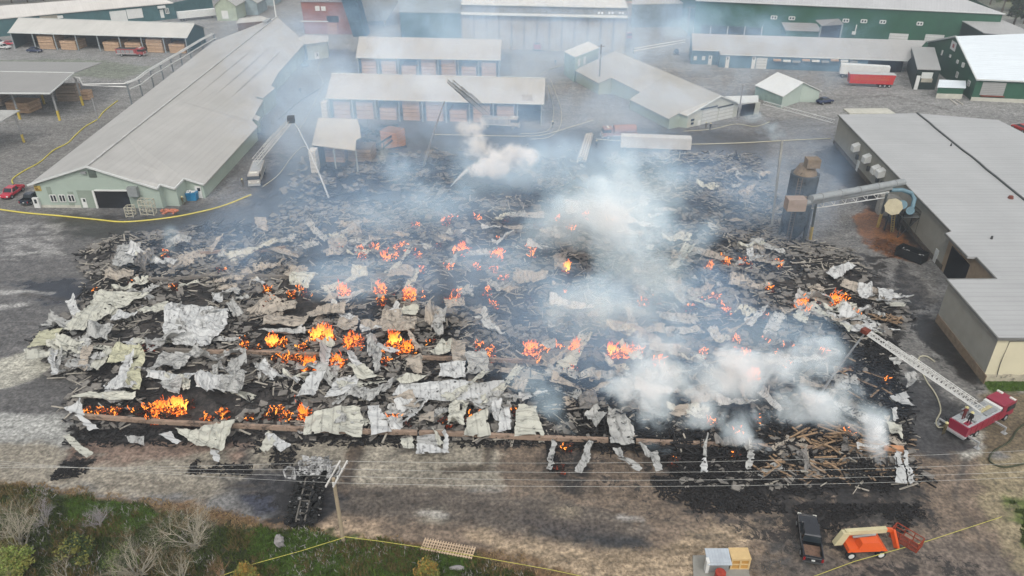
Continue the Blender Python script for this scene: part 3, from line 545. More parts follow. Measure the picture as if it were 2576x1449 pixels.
# --- sail shaped hopper and blue shed behind the smoke
a = PP((893, -6, 12), (912, 86, 0), (930, 86, 0), (905, -10, 12)); 
hp = building('dark_conveyor', 'tall dark sloping conveyor housing beside the red mill block', PP((912, 84, 0), (930, 84, 0)))
b0 = P(905, 90); MB().hexa([b0 + Vector((-2, -2, 0)), b0 + Vector((3, -2, 0)), b0 + Vector((3, 6, 0)), b0 + Vector((-2, 6, 0))], [b0 + Vector((-7, 0, 19)), b0 + Vector((-1, 0, 19)), b0 + Vector((-1, 8, 19)), b0 + Vector((-7, 8, 19))]).build('housing', mat('dkteal', (50, 78, 95)), hp)
b0 = P(940, 66); hp2 = building('sawdust_hopper', 'big pale inverted pyramid hopper in the smoke at top centre left', [b0])
MB().hexa([b0 + Vector((-4, 0, 2)), b0 + Vector((5, 0, 2)), b0 + Vector((5, 8, 2)), b0 + Vector((-4, 8, 2))], [b0 + Vector((-9, -5, 18)), b0 + Vector((17, -5, 18)), b0 + Vector((17, 14, 18)), b0 + Vector((-9, 14, 18))]).build('hopper', mat('pale_metal', (185, 188, 184), .6, rib=(1, 0, 1)), hp2)
for dx in (-3.5, 4.5): MB().bar(b0 + Vector((dx, 0, 0)), b0 + Vector((dx, 0, 3)), .6).build('leg', STEEL, hp2)
a = PP((1005, 30, 12), (1160, 32, 12), (1165, -10, 14), (1000, -12, 14)); bb = building('blue_shed', 'tall blue grey shed hidden in haze at top centre', a); MB().slab(a, .3).build('roof', mat('blueroof', (150, 160, 165)), bb); walls(bb, inset(a), mat('bluewall', (95, 125, 140)))
# --- tall board walled kiln row
a = PP((1160, 33, 12), (1578, 42, 12), (1576, 8, 13), (1160, -2, 13)); kr = building('kiln_building', 'long tall board sided kiln building with a strip of small white windows under its roof', a)
MB().slab([a[0] + Vector((0, 0, 3)), a[1] + Vector((0, 0, 3)), a[1] + Vector((0, 12, 4.5)), a[0] + Vector((0, 12, 4.5))], .3).build('roof', mat('pale_roof', (215, 215, 210)), kr)
MB().slab([a[0] + Vector((0, -1.5, 0)), a[1] + Vector((0, -1.5, 0)), a[1] + Vector((0, .5, .3)), a[0] + Vector((0, .5, .3))], .3).build('canopy', TRIM, kr)
KW = mat('board_wall', (168, 162, 152), .85, .15, .5, rib=(1, 0, 2.2)); walls(kr, [a[0], a[1], a[1] + Vector((0, 11, 0)), a[0] + Vector((0, 11, 0))], KW)
uw = [a[0] + Vector((0, .6, 3)), a[1] + Vector((0, .6, 3)), a[1] + Vector((0, 11, 3)), a[0] + Vector((0, 11, 3))]; walls(kr, uw, mat('upperwall', (140, 140, 138)), 'upper_wall', z0=11.9)
wl = Wall(uw[0], uw[1])
for u in (1507, 1515, 1533, 1541, 1559, 1567): wl.rect(kr, 'window', u - 2.6, 30, u + 2.6, 35, mat('white_pane', (235, 238, 238), .3), .1)  # plain white window panes in one even colour
for i in range(14): 
    p = a[0].lerp(a[1], i / 13); MB().bar((p.x, p.y - .15, 0), (p.x, p.y - .15, 12), .35).build('pilaster', mat('pilaster', (135, 130, 122)), kr)
a = PP((1590, 10, 9), (1722, 8, 9), (1722, -10, 9), (1590, -8, 9)); gb = building('grey_warehouse', 'plain grey blue warehouse right of the kiln building at the top', a); MB().slab(a, .3).build('roof', RP, gb); walls(gb, inset(a), mat('gbw', (130, 145, 155), .7, rib=(1, 0, 2)))
# --- centre right L shaped hall
r0, r1 = P(1549, 118, 7.8), P(1814, 242, 7.8)
Lp = PP((1444, 176, 3.4), (1505, 209, 3.4), (1538, 195, 4.8), (1611, 232, 3.6), (1583, 250, 2.8), (1682, 299, 2.8), (1708, 284, 3.8), (1729, 292, 3.2))
er = P(1861, 260, 3.6); r1 = Wall(Lp[7], er).px(1814, 242); r0.z = r1.z; e2 = Vector((2 * r0.x - Lp[0].x, 2 * r0.y - Lp[0].y, 3.4)) 
e2 = er + (r0 - r1); e2.z = 3.6
gh = building('grey_hall', 'big grey roofed pale green hall with two white overhead doors in its gable, centre right', [r0, r1, Lp[0], er])
rg = roofmat('gh_roof', (184, 183, 178), r0, Lp[0], 1.0)
rt = lambda t: r0.lerp(r1, t)
g = MB(); g.slab([Lp[0], Lp[1], Lp[2], rt(.3), r0], .2); g.slab([Lp[2], Lp[3], rt(.55), rt(.3)], .2); g.slab([Lp[3], Lp[4], Lp[5], Lp[6], rt(.9), rt(.55)], .2); g.slab([Lp[6], Lp[7], r1, rt(.9)], .2); g.slab([r0, r1, er, e2], .2)
rf = g.build('roof', rg, gh)
t = MB().bar(Lp[7], r1, .3, .3).bar(r1, er, .3, .3); t.build('fascia', TRIM, rf)
iL = [p + Vector((.3, .4, 0)) for p in Lp]; CW = mat('cream_wall', (196, 198, 188), .7, .06, .3)
walls(gh, iL, GRNL, 'side_wall', closed=False); walls(gh, [iL[7], r1 + Vector((0, .4, 0)), er + Vector((-.3, .3, 0)), e2], CW, 'gable_wall', closed=False)
wl = Wall(iL[7], er + Vector((-.3, .3, 0)))
OD = mat('overhead_door', (212, 214, 210), .5, .06, zl=.9)
for q in ((1766, 272, 1803, 314), (1807, 268, 1842, 310)): 
    wl.rect(gh, 'overhead_door', *q, OD, .1, z0=.1)
    wl.rect(gh, 'door_track', q[0] - 2, q[1] - 3, q[2] + 1, q[1], DARK, .25)
d = wl.rect(gh, 'door', 1755, 302, 1761, 318, WHITE, .12, z0=0); wl.rect(gh, 'window', 1738, 299, 1746, 304, GLASS, .1); wl.rect(gh, 'window', 1738, 308, 1744, 313, GLASS, .1)
a = PP((1856, 259, 4), (1908, 256, 4.6), (1908, 240, 4.6), (1824, 242, 4.6)); MB().slab(a, .25).build('canopy', TRIM, gh)
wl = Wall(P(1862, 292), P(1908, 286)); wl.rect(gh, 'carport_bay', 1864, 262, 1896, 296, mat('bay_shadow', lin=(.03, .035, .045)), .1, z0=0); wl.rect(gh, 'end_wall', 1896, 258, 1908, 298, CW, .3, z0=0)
a = PP((1419, 129, 7), (1480, 104, 7), (1508, 119, 7.6), (1446, 143, 7.6)); an = building('tall_annex', 'tall pale green annex with bright white roof at the far end of the grey hall', a)
MB().slab(a, .25).build('roof', mat('white_roof', (228, 230, 228), .5, .04), an); ia = inset(a, .25); walls(an, ia, mat('annexg', (150, 172, 158)))
wl = Wall(ia[3], ia[2]); wl.rect(an, 'window', 1453, 148, 1459, 166, TRIM, .1); wl.rect(an, 'window', 1467, 143, 1473, 162, TRIM, .1); wl.rect(an, 'vent_panel', 1474, 138, 1504, 152, GRNG, .1)
# --- small gabled house right
A_, B_, C_ = P(1970, 243, 3.3), P(2022, 207, 5.6), P(2068, 229, 3.3); rb_, lb_ = P(1956, 181, 5.6), P(1899, 214, 3.3)
sh = building('small_house', 'small pale green gabled building with white roof near the red trailer', [A_, C_, lb_]); cb = C_ + (rb_ - B_); cb.z = 3.3
MB().slab([A_, B_, rb_, lb_], .18).slab([B_, C_, cb, rb_], .18).build('roof', mat('white_roof'), sh)
i3 = [A_ + Vector((.1, .4, 0)), B_ + Vector((0, .5, 0)), C_ + Vector((-.4, .4, 0))]; walls(sh, i3, mat('pale_mint', (186, 200, 190), .7, .06), 'gable_wall', closed=False); walls(sh, [lb_ + Vector((.4, .2, 0)), i3[0]], mat('mint2', (160, 182, 176)), 'side_wall', closed=False); walls(sh, [i3[2], cb], mat('mint2'), 'side_wall', closed=False)
# --- blue fronted long shed
a = PP((1740, 84, 7.4), (2332, 102, 7.4), (2284, 153, 4.2), (1813, 137, 4.2), (1810, 128, 4.6), (1742, 126, 4.6)); bf = building('long_shop', 'long grey roofed blue walled workshop with several white doors, upper right', a)
rf = MB().slab([a[5], a[4], a[3], a[2], a[1], a[0]], .2).build('roof', roofmat('bf_roof', (176, 175, 172), a[5], a[4]), bf)
MB().bar(a[5], a[4], .25, .25).bar(a[3], a[2], .25, .25).build('fascia', TRIM, rf)
ia = [p + Vector((0, .5, 0)) for p in a]; BW = mat('blue_wall', (92, 122, 140), .7, .1); walls(bf, [ia[0], ia[5], ia[4], ia[3]], BW, closed=False); PM = ia[3].lerp(ia[2], .8); walls(bf, [ia[3], PM], BW, 'front_wall', closed=False)
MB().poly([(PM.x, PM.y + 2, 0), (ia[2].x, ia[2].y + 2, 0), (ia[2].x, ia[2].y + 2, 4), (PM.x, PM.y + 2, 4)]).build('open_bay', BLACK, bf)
wl = Wall(ia[5], ia[4]); 
for u in (1782,): d = wl.rect(bf, 'door', u, 140, u + 9, 158, WHITE, .12, z0=0); wl.rect(d, 'door_window', u + 3, 142, u + 6, 148, GLASS, .16)
for u in (1745, 1766): wl.rect(bf, 'window', u, 141, u + 8, 151, TRIM, .1)
wl = Wall(ia[3], PM)
for u in (1826, 1892): d = wl.rect(bf, 'door', u, 142, u + 9, 160, WHITE, .12, z0=0); wl.rect(d, 'door_window', u + 3, 144, u + 6, 150, GLASS, .16)
wl.rect(bf, 'overhead_door', 1903, 145, 1930, 161, OD, .1, z0=0)
for i in range(9): 
    u = 1945 + i * 24; wl.rect(bf, 'rack_shelf', u, 148 + (i % 3) * 2, u + 19, 152 + (i % 3) * 2, (LUMB, WHITE, STEEL)[i % 3], 1.2)
# --- dark green big warehouse
a = PP((1750, 1, 13.5), (2529, 35, 13.5), (2400, -12, 18), (1750, -40, 18)); bg_ = building('green_warehouse', 'largest dark green warehouse with a row of small double windows, upper right', a)
rf = MB().slab(a, .3).build('roof', roofmat('bg_roof', (182, 183, 184), a[0], a[1]), bg_); MB().bar(a[0], a[1], .3, .3).build('fascia', TRIM, rf)
ia = [a[0] + Vector((.5, .5, 0)), a[1] + Vector((-.5, .5, 0)), a[1] + Vector((8, 40, 0))]; walls(bg_, [a[0] + Vector((0, 40, 0))] + ia, GRN, closed=False); wl = Wall(ia[0], ia[1])
for cx_, cy_ in ((60, 175), (240, 183), (783, 207), (965, 213), (1155, 220), (1527, 237)):
    u, v = 1932 + cx_ / 4, cy_ / 4; wl.rect(bg_, 'window', u - 7, v - 3.6, u + 7, v + 3.6, GLASS, .08, frame=(WHITE, .28))
wl.rect(bg_, 'overhead_door', 2236, 84, 2284, 104, OD, .12); wl.rect(bg_, 'overhead_door', 2326, 87, 2374, 106, OD, .12)
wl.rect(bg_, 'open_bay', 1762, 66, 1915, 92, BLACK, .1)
for i in range(5): wl.rect(bg_, 'bay_post', 1743 + i * 43, 66, 1745 + i * 43, 92, TRIM, .4)
wl.rect(bg_, 'exhaust_stack', 2152, 62, 2154, 80, WHITE, .6); wl.rect(bg_, 'fan_box', 2143, 79, 2152, 86, WHITE, .8)
a = PP((1966, 56, 7.5), (2054, 58, 7.5), (2068, 79, 5.6), (1976, 76, 5.6)); lt_ = building('lean_to', 'low grey lean to on the front of the largest green warehouse', a); MB().slab(a, .2).build('roof', roofmat('lt', (150, 148, 146), a[0], a[1]), lt_); walls(lt_, inset(a, .5), GRN)
a = PP((2052, 50, 10.5), (2110, 47, 10.5), (2122, 60, 8.6), (2068, 64, 8.6)); lt_ = building('entry_canopy', 'raised grey canopy over a dark loading entry on the largest green warehouse', a); MB().slab(a, .25).build('roof', mat('lt'), lt_)
for p in (a[3], a[2]): MB().bar((p.x, p.y + .6, 0), (p.x, p.y + .6, 8.4), .35).build('post', mat('post_paint'), lt_)
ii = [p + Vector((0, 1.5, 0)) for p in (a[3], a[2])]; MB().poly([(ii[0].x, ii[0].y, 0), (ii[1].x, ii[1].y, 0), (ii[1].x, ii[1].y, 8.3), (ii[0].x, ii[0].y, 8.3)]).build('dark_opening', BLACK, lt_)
a = PP((2404, 43, 11), (2524, 51, 11), (2620, 92, 9.5), (2475, 82, 9.5)); ex = building('side_extension', 'dark green side extension with slanted grey roof right of the largest green warehouse', a); MB().slab(a, .25).build('roof', roofmat('ex', (178, 178, 176), a[0], a[1]), ex); walls(ex, inset(a, .4), mat('darkgreen', (26, 44, 40)))
# --- white roofed green building at right
le, re_, bk = P(2457, 200, 6), P(2700, 210, 6), P(2700, 98, 10.5); le2 = P(2332, 105, 6); ap = Wall(le2, le).px(2404, 91); bk.z = ap.z
gw = building('white_roof_barn', 'dark green barn with bright white roof and a grey overhead door at the right edge', [ap, le, re_])
rf = MB().slab([ap, le, re_, bk], .3).slab([ap, bk, bk + (le2 - ap) , le2], .3).build('roof', mat('bright_roof', (232, 240, 244), .4, .03, rib=(0, 1, 1)), gw); MB().bar(le2, ap, .3, .3).bar(ap, le, .3, .3).bar(le, re_, .3, .3).build('fascia', TRIM, rf)
W0 = [le2 + Vector((.5, 0, 0)), ap + Vector((.5, 0, 0)), le + Vector((.4, .5, 0))]; walls(gw, W0, GRN, 'gable_wall', closed=False); walls(gw, [W0[2], re_ + Vector((0, .5, 0))], GRN, 'front_wall', closed=False)
wl = Wall(W0[2], re_ + Vector((0, .5, 0))); MB().hexa([wl.at(-.1, 0), wl.at(40, 0), wl.at(40, 0, .2), wl.at(-.1, 0, .2)], [wl.at(-.1, 1), wl.at(40, 1), wl.at(40, 1, .2), wl.at(-.1, 1, .2)]).build('foundation', CONC, gw)
wl.rect(gw, 'overhead_door', 2468, 207, 2528, 240, mat('grey_door', (165, 165, 162), .6, .05, zl=.5), .12); wl.rect(gw, 'door_sill', 2466, 240, 2526, 243, RUST, .4)
wl = Wall(W0[0], W0[2]); wl.rect(gw, 'sign', 2392, 103, 2406, 128, WHITE, .1); s_ = wl.rect(gw, 'sign_emblem', 2397, 110, 2402, 121, RED, .14); 
for q in ((2406, 180, 2411, 196), (2435, 202, 2441, 217)): wl.rect(gw, 'window', *q, GLASS, .1, frame=(WHITE, .15))
for q in ((2370, 125, 2372, 140), (2390, 137, 2393, 145), (2408, 150, 2412, 160)): wl.rect(gw, 'wall_lamp', *q, WHITE, .3)
wl.rect(gw, 'exhaust_pipe', 2423, 157, 2427, 170, WHITE, .5)
a = PP((2363, 200, 4), (2430, 203, 4), (2430, 221, 3.2), (2358, 219, 3.2)); lt_ = building('porch', 'low green porch with blue white roof and concrete base beside the barn', a); MB().slab(a, .15).build('roof', mat('bright_roof'), lt_); ia = inset(a, .4); walls(lt_, ia, GRN); walls(lt_, [p + (p - ground_loc(ia)).normalized() * .1 * 0 + Vector((0, -.15, 1.4 - p.z)) for p in (ia[3], ia[2])], CONC, 'foundation', closed=False, drop=0)
a = PP((2293, 117, 7), (2351, 119, 7), (2367, 175, 6), (2308, 173, 6)); st = building('tall_shed', 'tall narrow dark green shed with steep grey roof left of the barn', a); MB().slab(a, .25).build('roof', roofmat('st', (165, 165, 162), a[0], a[3]), st); ia = inset(a, .45); walls(st, ia, mat('darkgreen'))
wl = Wall(ia[3], ia[2]); wl.rect(st, 'overhead_door', 2318, 182, 2346, 197, TRIM, .1); wl.rect(st, 'white_panel', 2304, 190, 2313, 208, WHITE, .4, z0=0); wl.rect(st, 'dock_opening', 2317, 197, 2345, 207, mat('tan_panel'), .1)
# --- big right warehouse
HW = 7.0
top = [(2108, 288), (2392, 582), (2378, 587), (2434.5, 646), (2456, 647), (2507, 701), (2381, 702), (2511, 851), (2900, 853), (2900, 500), (2512, 302), (2307, 285)]
T = PP(*[(u, v, HW) for u, v in top]); wh = building('grey_warehouse', 'huge flat roofed grey warehouse along the right edge with a black open doorway', [T[0], T[5], T[8], T[10]])
ridge0, ridge1 = P(2307, 284.5, 8), P(2900, 764, 8)
RM = mat('wh_roof', (182, 183, 182), .5, .08, .1, rib=(0, 1, 1.2, .82))
rf = MB().slab([T[0], T[1], T[2], T[3], T[4], T[5], T[6], T[7], T[8], T[9], T[10], T[11]][::-1], .3).build('roof', RM, wh)
sm = MB()
p, q = P(2307, 285, HW), P(2576, 503, HW); pts = [p + (q - p) * t / 14 + Vector((rr.uniform(-.12, .12), 0, .12)) for t in range(22)]; 
for i in range(21): sm.bar(pts[i], pts[i + 1], .35, .2)
sm.build('roof_joint', DARK, rf)
for (u, v, c) in ((2542, 499, RUST), (2494, 601, DARK), (2392, 367, DARK)): 
    p = P(u, v, HW); MB().cyl(p, p + Vector((0, 0, .5)), .5 if c is RUST else .2, .35 if c is RUST else .15, 8).build('roof_vent', c, rf)
e = MB()
for i, j in ((0, 1), (2, 3), (4, 5), (6, 5), (6, 7), (7, 8)): e.bar(T[i] + Vector((0, 0, -.12)), T[j] + Vector((0, 0, -.12)), .18, .34)
e.build('gutter', mat('gutter', (120, 120, 116)), rf)
WG = mat('block_wall', (158, 156, 146), .85, .1, .5); BG = mat('beige_wall', (222, 214, 184), .8, .05, .3)
o = lambda p, dx=.35, dy=.2: Vector((p.x + dx, p.y + dy, p.z))
walls(wh, [o(T[0], .3, -.3), o(T[1])], WG, 'side_wall', closed=False)
c0, c1 = o(T[1]), o(T[5], .2); dd = (c1 - c0); walls(wh, [c0, c1], mat('soiled_wall', (150, 132, 110), .85, .2, .7), 'recess_wall', closed=False)
walls(wh, [o(T[5], 0, -.3), o(T[6], .3, -.3)], WG, 'recess_wall', closed=False); walls(wh, [o(T[6], .3, -.3), o(T[7], .3, .3)], WG, 'block_wall', closed=False); walls(wh, [o(T[7], .3, .3), o(T[8], 0, .3)], BG, 'end_wall', closed=False); walls(wh, [o(T[0], .3, -.3), o(T[11], 0, -.5), o(T[10], 0, -.5), o(T[9], 0, 0)], WG, 'back_wall', closed=False)
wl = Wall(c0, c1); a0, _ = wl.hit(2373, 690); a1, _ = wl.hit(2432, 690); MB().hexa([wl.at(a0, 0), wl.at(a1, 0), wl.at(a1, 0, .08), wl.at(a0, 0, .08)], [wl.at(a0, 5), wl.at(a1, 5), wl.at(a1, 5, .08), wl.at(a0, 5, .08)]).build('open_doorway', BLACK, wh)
wl = Wall(o(T[0], .3, -.3), o(T[1]))
for k, (x0, y0) in enumerate(((2153, 356), (2181, 384), (2204, 412), (2216, 420))):
    pm = P(x0 + 4, y0 + 6, 0); s_, z_ = wl.hit(x0 + 8, y0 + 10); hd = MB().hexa([wl.at(s_ - .9, z_ - 1), wl.at(s_ + .9, z_ - 1), wl.at(s_ + .9, z_ - 1.3, 1.3), wl.at(s_ - .9, z_ - 1.3, 1.3)], [wl.at(s_ - .9, z_ + .5), wl.at(s_ + .9, z_ + .5), wl.at(s_ + .9, z_ - .1, 1.3), wl.at(s_ - .9, z_ - .1, 1.3)]); ho = hd.build('vent_hood', WHITE, wh)
    MB().box(wl.at(s_ + 1.2, z_ - 2.2, .25), (.6, .5, 1)).build('meter_box', DARK, wh)
for q, m_ in (((2350, 645), (.8, 2.4)), ((2150, 440), (.7, 2.2))): 
    s_, z_ = wl.hit(*q); MB().hexa([wl.at(s_, 0), wl.at(s_ + 1.1, 0), wl.at(s_ + 1.1, 0, .12), wl.at(s_, 0, .12)], [wl.at(s_, 2.3), wl.at(s_ + 1.1, 2.3), wl.at(s_ + 1.1, 2.3, .12), wl.at(s_, 2.3, .12)]).build('door', TRIM, wh)
sb = MB().hexa([wl.at(0, 0), wl.at(200, 0), wl.at(200, 0, .1), wl.at(0, 0, .1)], [wl.at(0, 1), wl.at(200, 1), wl.at(200, 1, .1), wl.at(0, 1, .1)])
L_ = (o(T[1]) - o(T[0])); L_.z = 0
MB().hexa([wl.at(0, 0), wl.at(L_.length, 0), wl.at(L_.length, 0, .1), wl.at(0, 0, .1)], [wl.at(0, .9), wl.at(L_.length, .9), wl.at(L_.length, .9, .1), wl.at(0, .9, .1)]).build('foundation', mat('sooty_base', (96, 90, 82), .9, .35, 1.5), wh)
wl = Wall(o(T[6], .3, -.3), o(T[7], .3, .3)); L_ = (T[7] - T[6]); L_.z = 0
MB().hexa([wl.at(0, 0), wl.at(L_.length, 0), wl.at(L_.length, 0, .12), wl.at(0, 0, .12)], [wl.at(0, 1.3), wl.at(L_.length, 1.3), wl.at(L_.length, 1.3, .12), wl.at(0, 1.3, .12)]).build('foundation', mat('old_base', (135, 118, 98), .9, .35, 1.2), wh)
wl = Wall(o(T[7], .3, .3), o(T[8], 0, .3)); MB().hexa([wl.at(0, 0), wl.at(20, 0), wl.at(20, 0, .1), wl.at(0, 0, .1)], [wl.at(0, 1.2), wl.at(20, 1.2), wl.at(20, 1.2, .1), wl.at(0, 1.2, .1)]).build('foundation', mat('pale_base', (190, 182, 160), .85, .3, 1.0, soot=.3), wh)
MB().tube([wl.at(1.6, .8, .08), wl.at(1.4, 3, .08), wl.at(1.5, 6.4, .08), wl.at(6, 6.5, .08)], .05, 5).build('cable', DARK, wh)
# --- canopies at left
a = PP((-120, 178, 9), (186, 183, 9), (126, 235, 7.6), (-120, 234, 7.6)); bk = P(256, 157, 7.6); cn = building('lumber_canopy', 'open sided grey roofed canopy on tall posts with yellow feet at the left edge', a); rc = mat('canopy_roof', (156, 155, 152), .7, .05, .15)
b3 = P(-120, 153, 7.6); rf = MB().slab(a, .2).slab([a[0], a[1], bk, b3], .2).build('roof', rc, cn); MB().bar(a[0], a[1], .3, .25).bar(a[2], a[3], .15, .4).bar(a[1], a[2], .15, .3).build('fascia', TRIM, rf)
PG, PY = mat('post_grey', (150, 150, 150)), YEL
for (u, v) in ((151, 303), (51, 300), (209, 265), (112, 262), (0, 265)):
    p = P(u, v); po = MB().bar(p, p + Vector((0, 0, 7.3)), .38).build('post', PG, cn); MB().bar(p + Vector((0, 0, 0)), p + Vector((0, 0, 2.6)), .46).build('yellow_guard', PY, po)
lumber_stack(P(20, 284), P(76, 286), 5, 2.8, 'tan lumber stack under the left edge canopy, nearest the corner post', LUMB, 3)
lumber_stack(P(146, 256), P(198, 256), 3, 4.4, 'tall weathered lumber wall under the right end of the left edge canopy', LUMG, 4); lumber_stack(P(-40, 268), P(8, 268), 4, 3.4, 'dim lumber stack cut by the left frame edge under the canopy', LUMG, 3)
lumber_stack(P(203, 252), P(226, 252), 2.5, 2.4, 'short tan lumber stack just outside the right post of the canopy', LUMB, 2)
a = PP((-120, 275, 7.6), (50, 277, 7.6), (0, 306, 6.6), (-120, 345, 6.0)); cn2 = building('lumber_canopy', 'corner of a second pale canopy roof low on the left edge with one leaning post', a); MB().slab(a, .2).build('roof', mat('canopy2', (172, 172, 168)), cn2)
p = P(61, 358); po = MB().bar(p, P(36, 290, 6.8), .3).build('post', PG, cn2); MB().bar(p, p.lerp(P(36, 290, 6.8), .3), .38).build('yellow_guard', PY, po)
# --- far right open ground: far trees placed later
# ---------------------------------------------------------------- vehicles (local frame: x forward, y left, z up)
def place(name, label, cat, rear, front, h=0, group=None):
    a, b = P(*rear), P(*front); c = (a + b) / 2; c.z = h; d = b - a
    return empty(name, c, label, cat, group, math.atan2(d.y, d.x))
def wheel(root, x, y, r=.4, w=.28, rimm=None, side=None):
    o = MB().cyl((x, y - w / 2, r), (x, y + w / 2, r), r, n=18).build('wheel', RUBBER, root, True)
    s = 1 if y > 0 else -1
    MB().cyl((x, y + s * (w / 2 - .05), r), (x, y + s * (w / 2 + .02), r), r * .58, n=14).build('rim', rimm or STEEL, o, True)
def paint_mat(key, rgb=None, rough=.25): return mat(key, rgb, rough, .05, .8, spec=.6)
LAMP = mat('lamp_glass', (235, 235, 225), .2, .02); TAIL = mat('tail_lamp', (150, 25, 30), .3, .05)
def pickup(root, m, bedmat=None, L=5.9, w=2.0):
    k = L / 5.9
    b = MB()
    sec = [(-2.95, .5, .95), (-2.9, .42, 1.05), (-1.0, .42, 1.08), (1.0, .42, 1.1), (1.3, .42, 1.12), (2.5, .45, 1.05), (2.85, .48, .95), (2.95, .55, .75)]
    rings = []
    for x, z0, z1 in sec:
        hw = w / 2 - (.12 if abs(x) > 2.8 else 0); c = .12
        rings.append([(x * k, -hw + c, z0), (x * k, hw - c, z0), (x * k, hw, z0 + c), (x * k, hw, z1 - c), (x * k, hw - c, z1), (x * k, -hw + c, z1), (x * k, -hw, z1 - c), (x * k, -hw, z0 + c)])
    n0 = 0
    for r_ in rings: b.v += r_
    for i in range(len(rings) - 1):
        for j in range(8):
            if 1 <= i < 2 and j == 4: continue
            b.f.append((i * 8 + j, i * 8 + (j + 1) % 8, (i + 1) * 8 + (j + 1) % 8, (i + 1) * 8 + j))
    b.f.append(tuple(range(8))[::-1]); b.f.append(tuple(56 + j for j in range(8)))
    b.b2(-2.85 * k, -2.78 * k, -w / 2 + .1, w / 2 - .1, .5, 1.15); b.b2(-2.85 * k, -.95 * k, -w / 2 + .05, -w / 2 + .15, .9, 1.16); b.b2(-2.85 * k, -.95 * k, w / 2 - .15, w / 2 - .05, .9, 1.16)
    body = b.build('body', m, root, True)
    MB().b2(-2.78 * k, -.98 * k, -w / 2 + .15, w / 2 - .15, .62, .66).build('bed_floor', bedmat or DARK, root, True)
    g = MB().frus((-.98 * k, 1.45 * k, -w / 2 + .06, w / 2 - .06), 1.06, (-.75 * k, .85 * k, -w / 2 + .22, w / 2 - .22), 1.78); g.build('windows', GLASS, root, True)
    c = MB().frus((-.8 * k, .86 * k, -w / 2 + .2, w / 2 - .2), 1.74, (-.7 * k, .78 * k, -w / 2 + .27, w / 2 - .27), 1.86)
    for y in (-1, 1):
        for xa, xb in ((-.95, -.75), (.15, .15), (1.42, .86)): c.bar((xa * k, y * (w / 2 - .06), 1.06), (xb * k, y * (w / 2 - .21), 1.76), .09)
    c.build('cab_roof', m, root, True)
    for x in (-1.9 * k, 1.95 * k):
        for y in (-w / 2 + .1, w / 2 - .1): wheel(root, x, y)
    for y in (-.75, .75):
        MB().b2(2.9 * k, 2.98 * k, y - .18, y + .18, .72, .92).build('headlight', LAMP, root, True); MB().b2(-3.0 * k, -2.92 * k, y - .1 + .1 * (1 if y > 0 else -1), y + .1 + .1 * (1 if y > 0 else -1), .65, 1.0).build('tail_light', TAIL, root, True)
    MB().b2(-3.08 * k, -2.95 * k, -w / 2 + .05, w / 2 - .05, .42, .58).build('bumper', DARK, root, True); MB().b2(-3.02 * k, -2.96 * k, -.16, .16, .66, .8).build('plate', WHITE, root, True)
def car(root, m):
    b = MB()
    sec = [(-2.2, .45, .8), (-2.1, .3, .95), (-1.2, .3, 1.0), (.8, .3, .98), (1.9, .3, .82), (2.2, .4, .65)]
    rings = [[(x, -.78, z0), (x, .78, z0), (x, .88, z0 + .15), (x, .88, z1 - .15), (x, .76, z1), (x, -.76, z1), (x, -.88, z1 - .15), (x, -.88, z0 + .15)] for x, z0, z1 in sec]
    for r_ in rings: b.v += r_
    for i in range(5):
        for j in range(8): b.f.append((i * 8 + j, i * 8 + (j + 1) % 8, (i + 1) * 8 + (j + 1) % 8, (i + 1) * 8 + j))
    b.f.append(tuple(range(8))[::-1]); b.f.append(tuple(40 + j for j in range(8))); b.build('body', m, root, True)
    MB().frus((-1.7, 1.1, -.76, .76), .96, (-1.2, .4, -.6, .6), 1.4).build('windows', GLASS, root, True); MB().frus((-1.2, .42, -.6, .6), 1.38, (-1.1, .3, -.55, .55), 1.47).build('cab_roof', m, root, True)
    for x in (-1.35, 1.4):
        for y in (-.8, .8): wheel(root, x, y, .33, .22)
    for y in (-.6, .6): MB().b2(2.12, 2.22, y - .15, y + .15, .55, .7).build('headlight', LAMP, root, True)
def engine(root, m, L=9, deckm=None, tank=False):
    w = 1.22
    MB().b2(-L / 2, L / 2 - 2.5, -w, w, .9, 2.5 if not tank else 1.3).build('body', m, root, True)
    if tank: MB().cyl((-L / 2 + .3, 0, 2.1), (L / 2 - 2.8, 0, 2.1), 1.15, n=18).build('tank', m, root, True)
    else:
        for y in (-1, 1):
            for i in range(4): MB().b2(-L / 2 + .4 + i * 1.5, -L / 2 + 1.7 + i * 1.5, y * w - .03, y * w + .03, 1.1, 2.2).build('locker_door', STEEL, root, True)
        MB().b2(-L / 2 + .2, L / 2 - 2.9, -.95, .95, 2.5, 2.62).build('hose_bed', deckm or DARK, root, True)
    MB().frus((L / 2 - 2.4, L / 2, -w, w), .8, (L / 2 - 2.35, L / 2 - .25, -w + .1, w - .1), 2.75).build('cab', m, root, True)
    MB().frus((L / 2 - 2.0, L / 2 + .02, -w - .02, w + .02), 1.75, (L / 2 - 1.95, L / 2 - .16, -w + .06, w - .06), 2.4).build('windows', GLASS, root, True)
    MB().b2(L / 2 - 1.5, L / 2 - 1.1, -.8, .8, 2.75, 2.92).build('light_bar', LAMP, root, True)
    MB().b2(L / 2 - .02, L / 2 + .3, -w, w, .45, .85).build('bumper', ALU, root, True); MB().b2(-L / 2, L / 2 - 2.5, -w - .03, w + .03, .85, 1.0).build('stripe', WHITE, root, True)
    for x in (-L / 2 + 1.8, L / 2 - 1.3):
        for y in (-w + .15, w - .15): wheel(root, x, y, .5, .35)
    for y in (-.85, .85): MB().b2(L / 2 + .02, L / 2 + .1, y - .2, y + .2, 1.1, 1.4).build('headlight', LAMP, root, True)
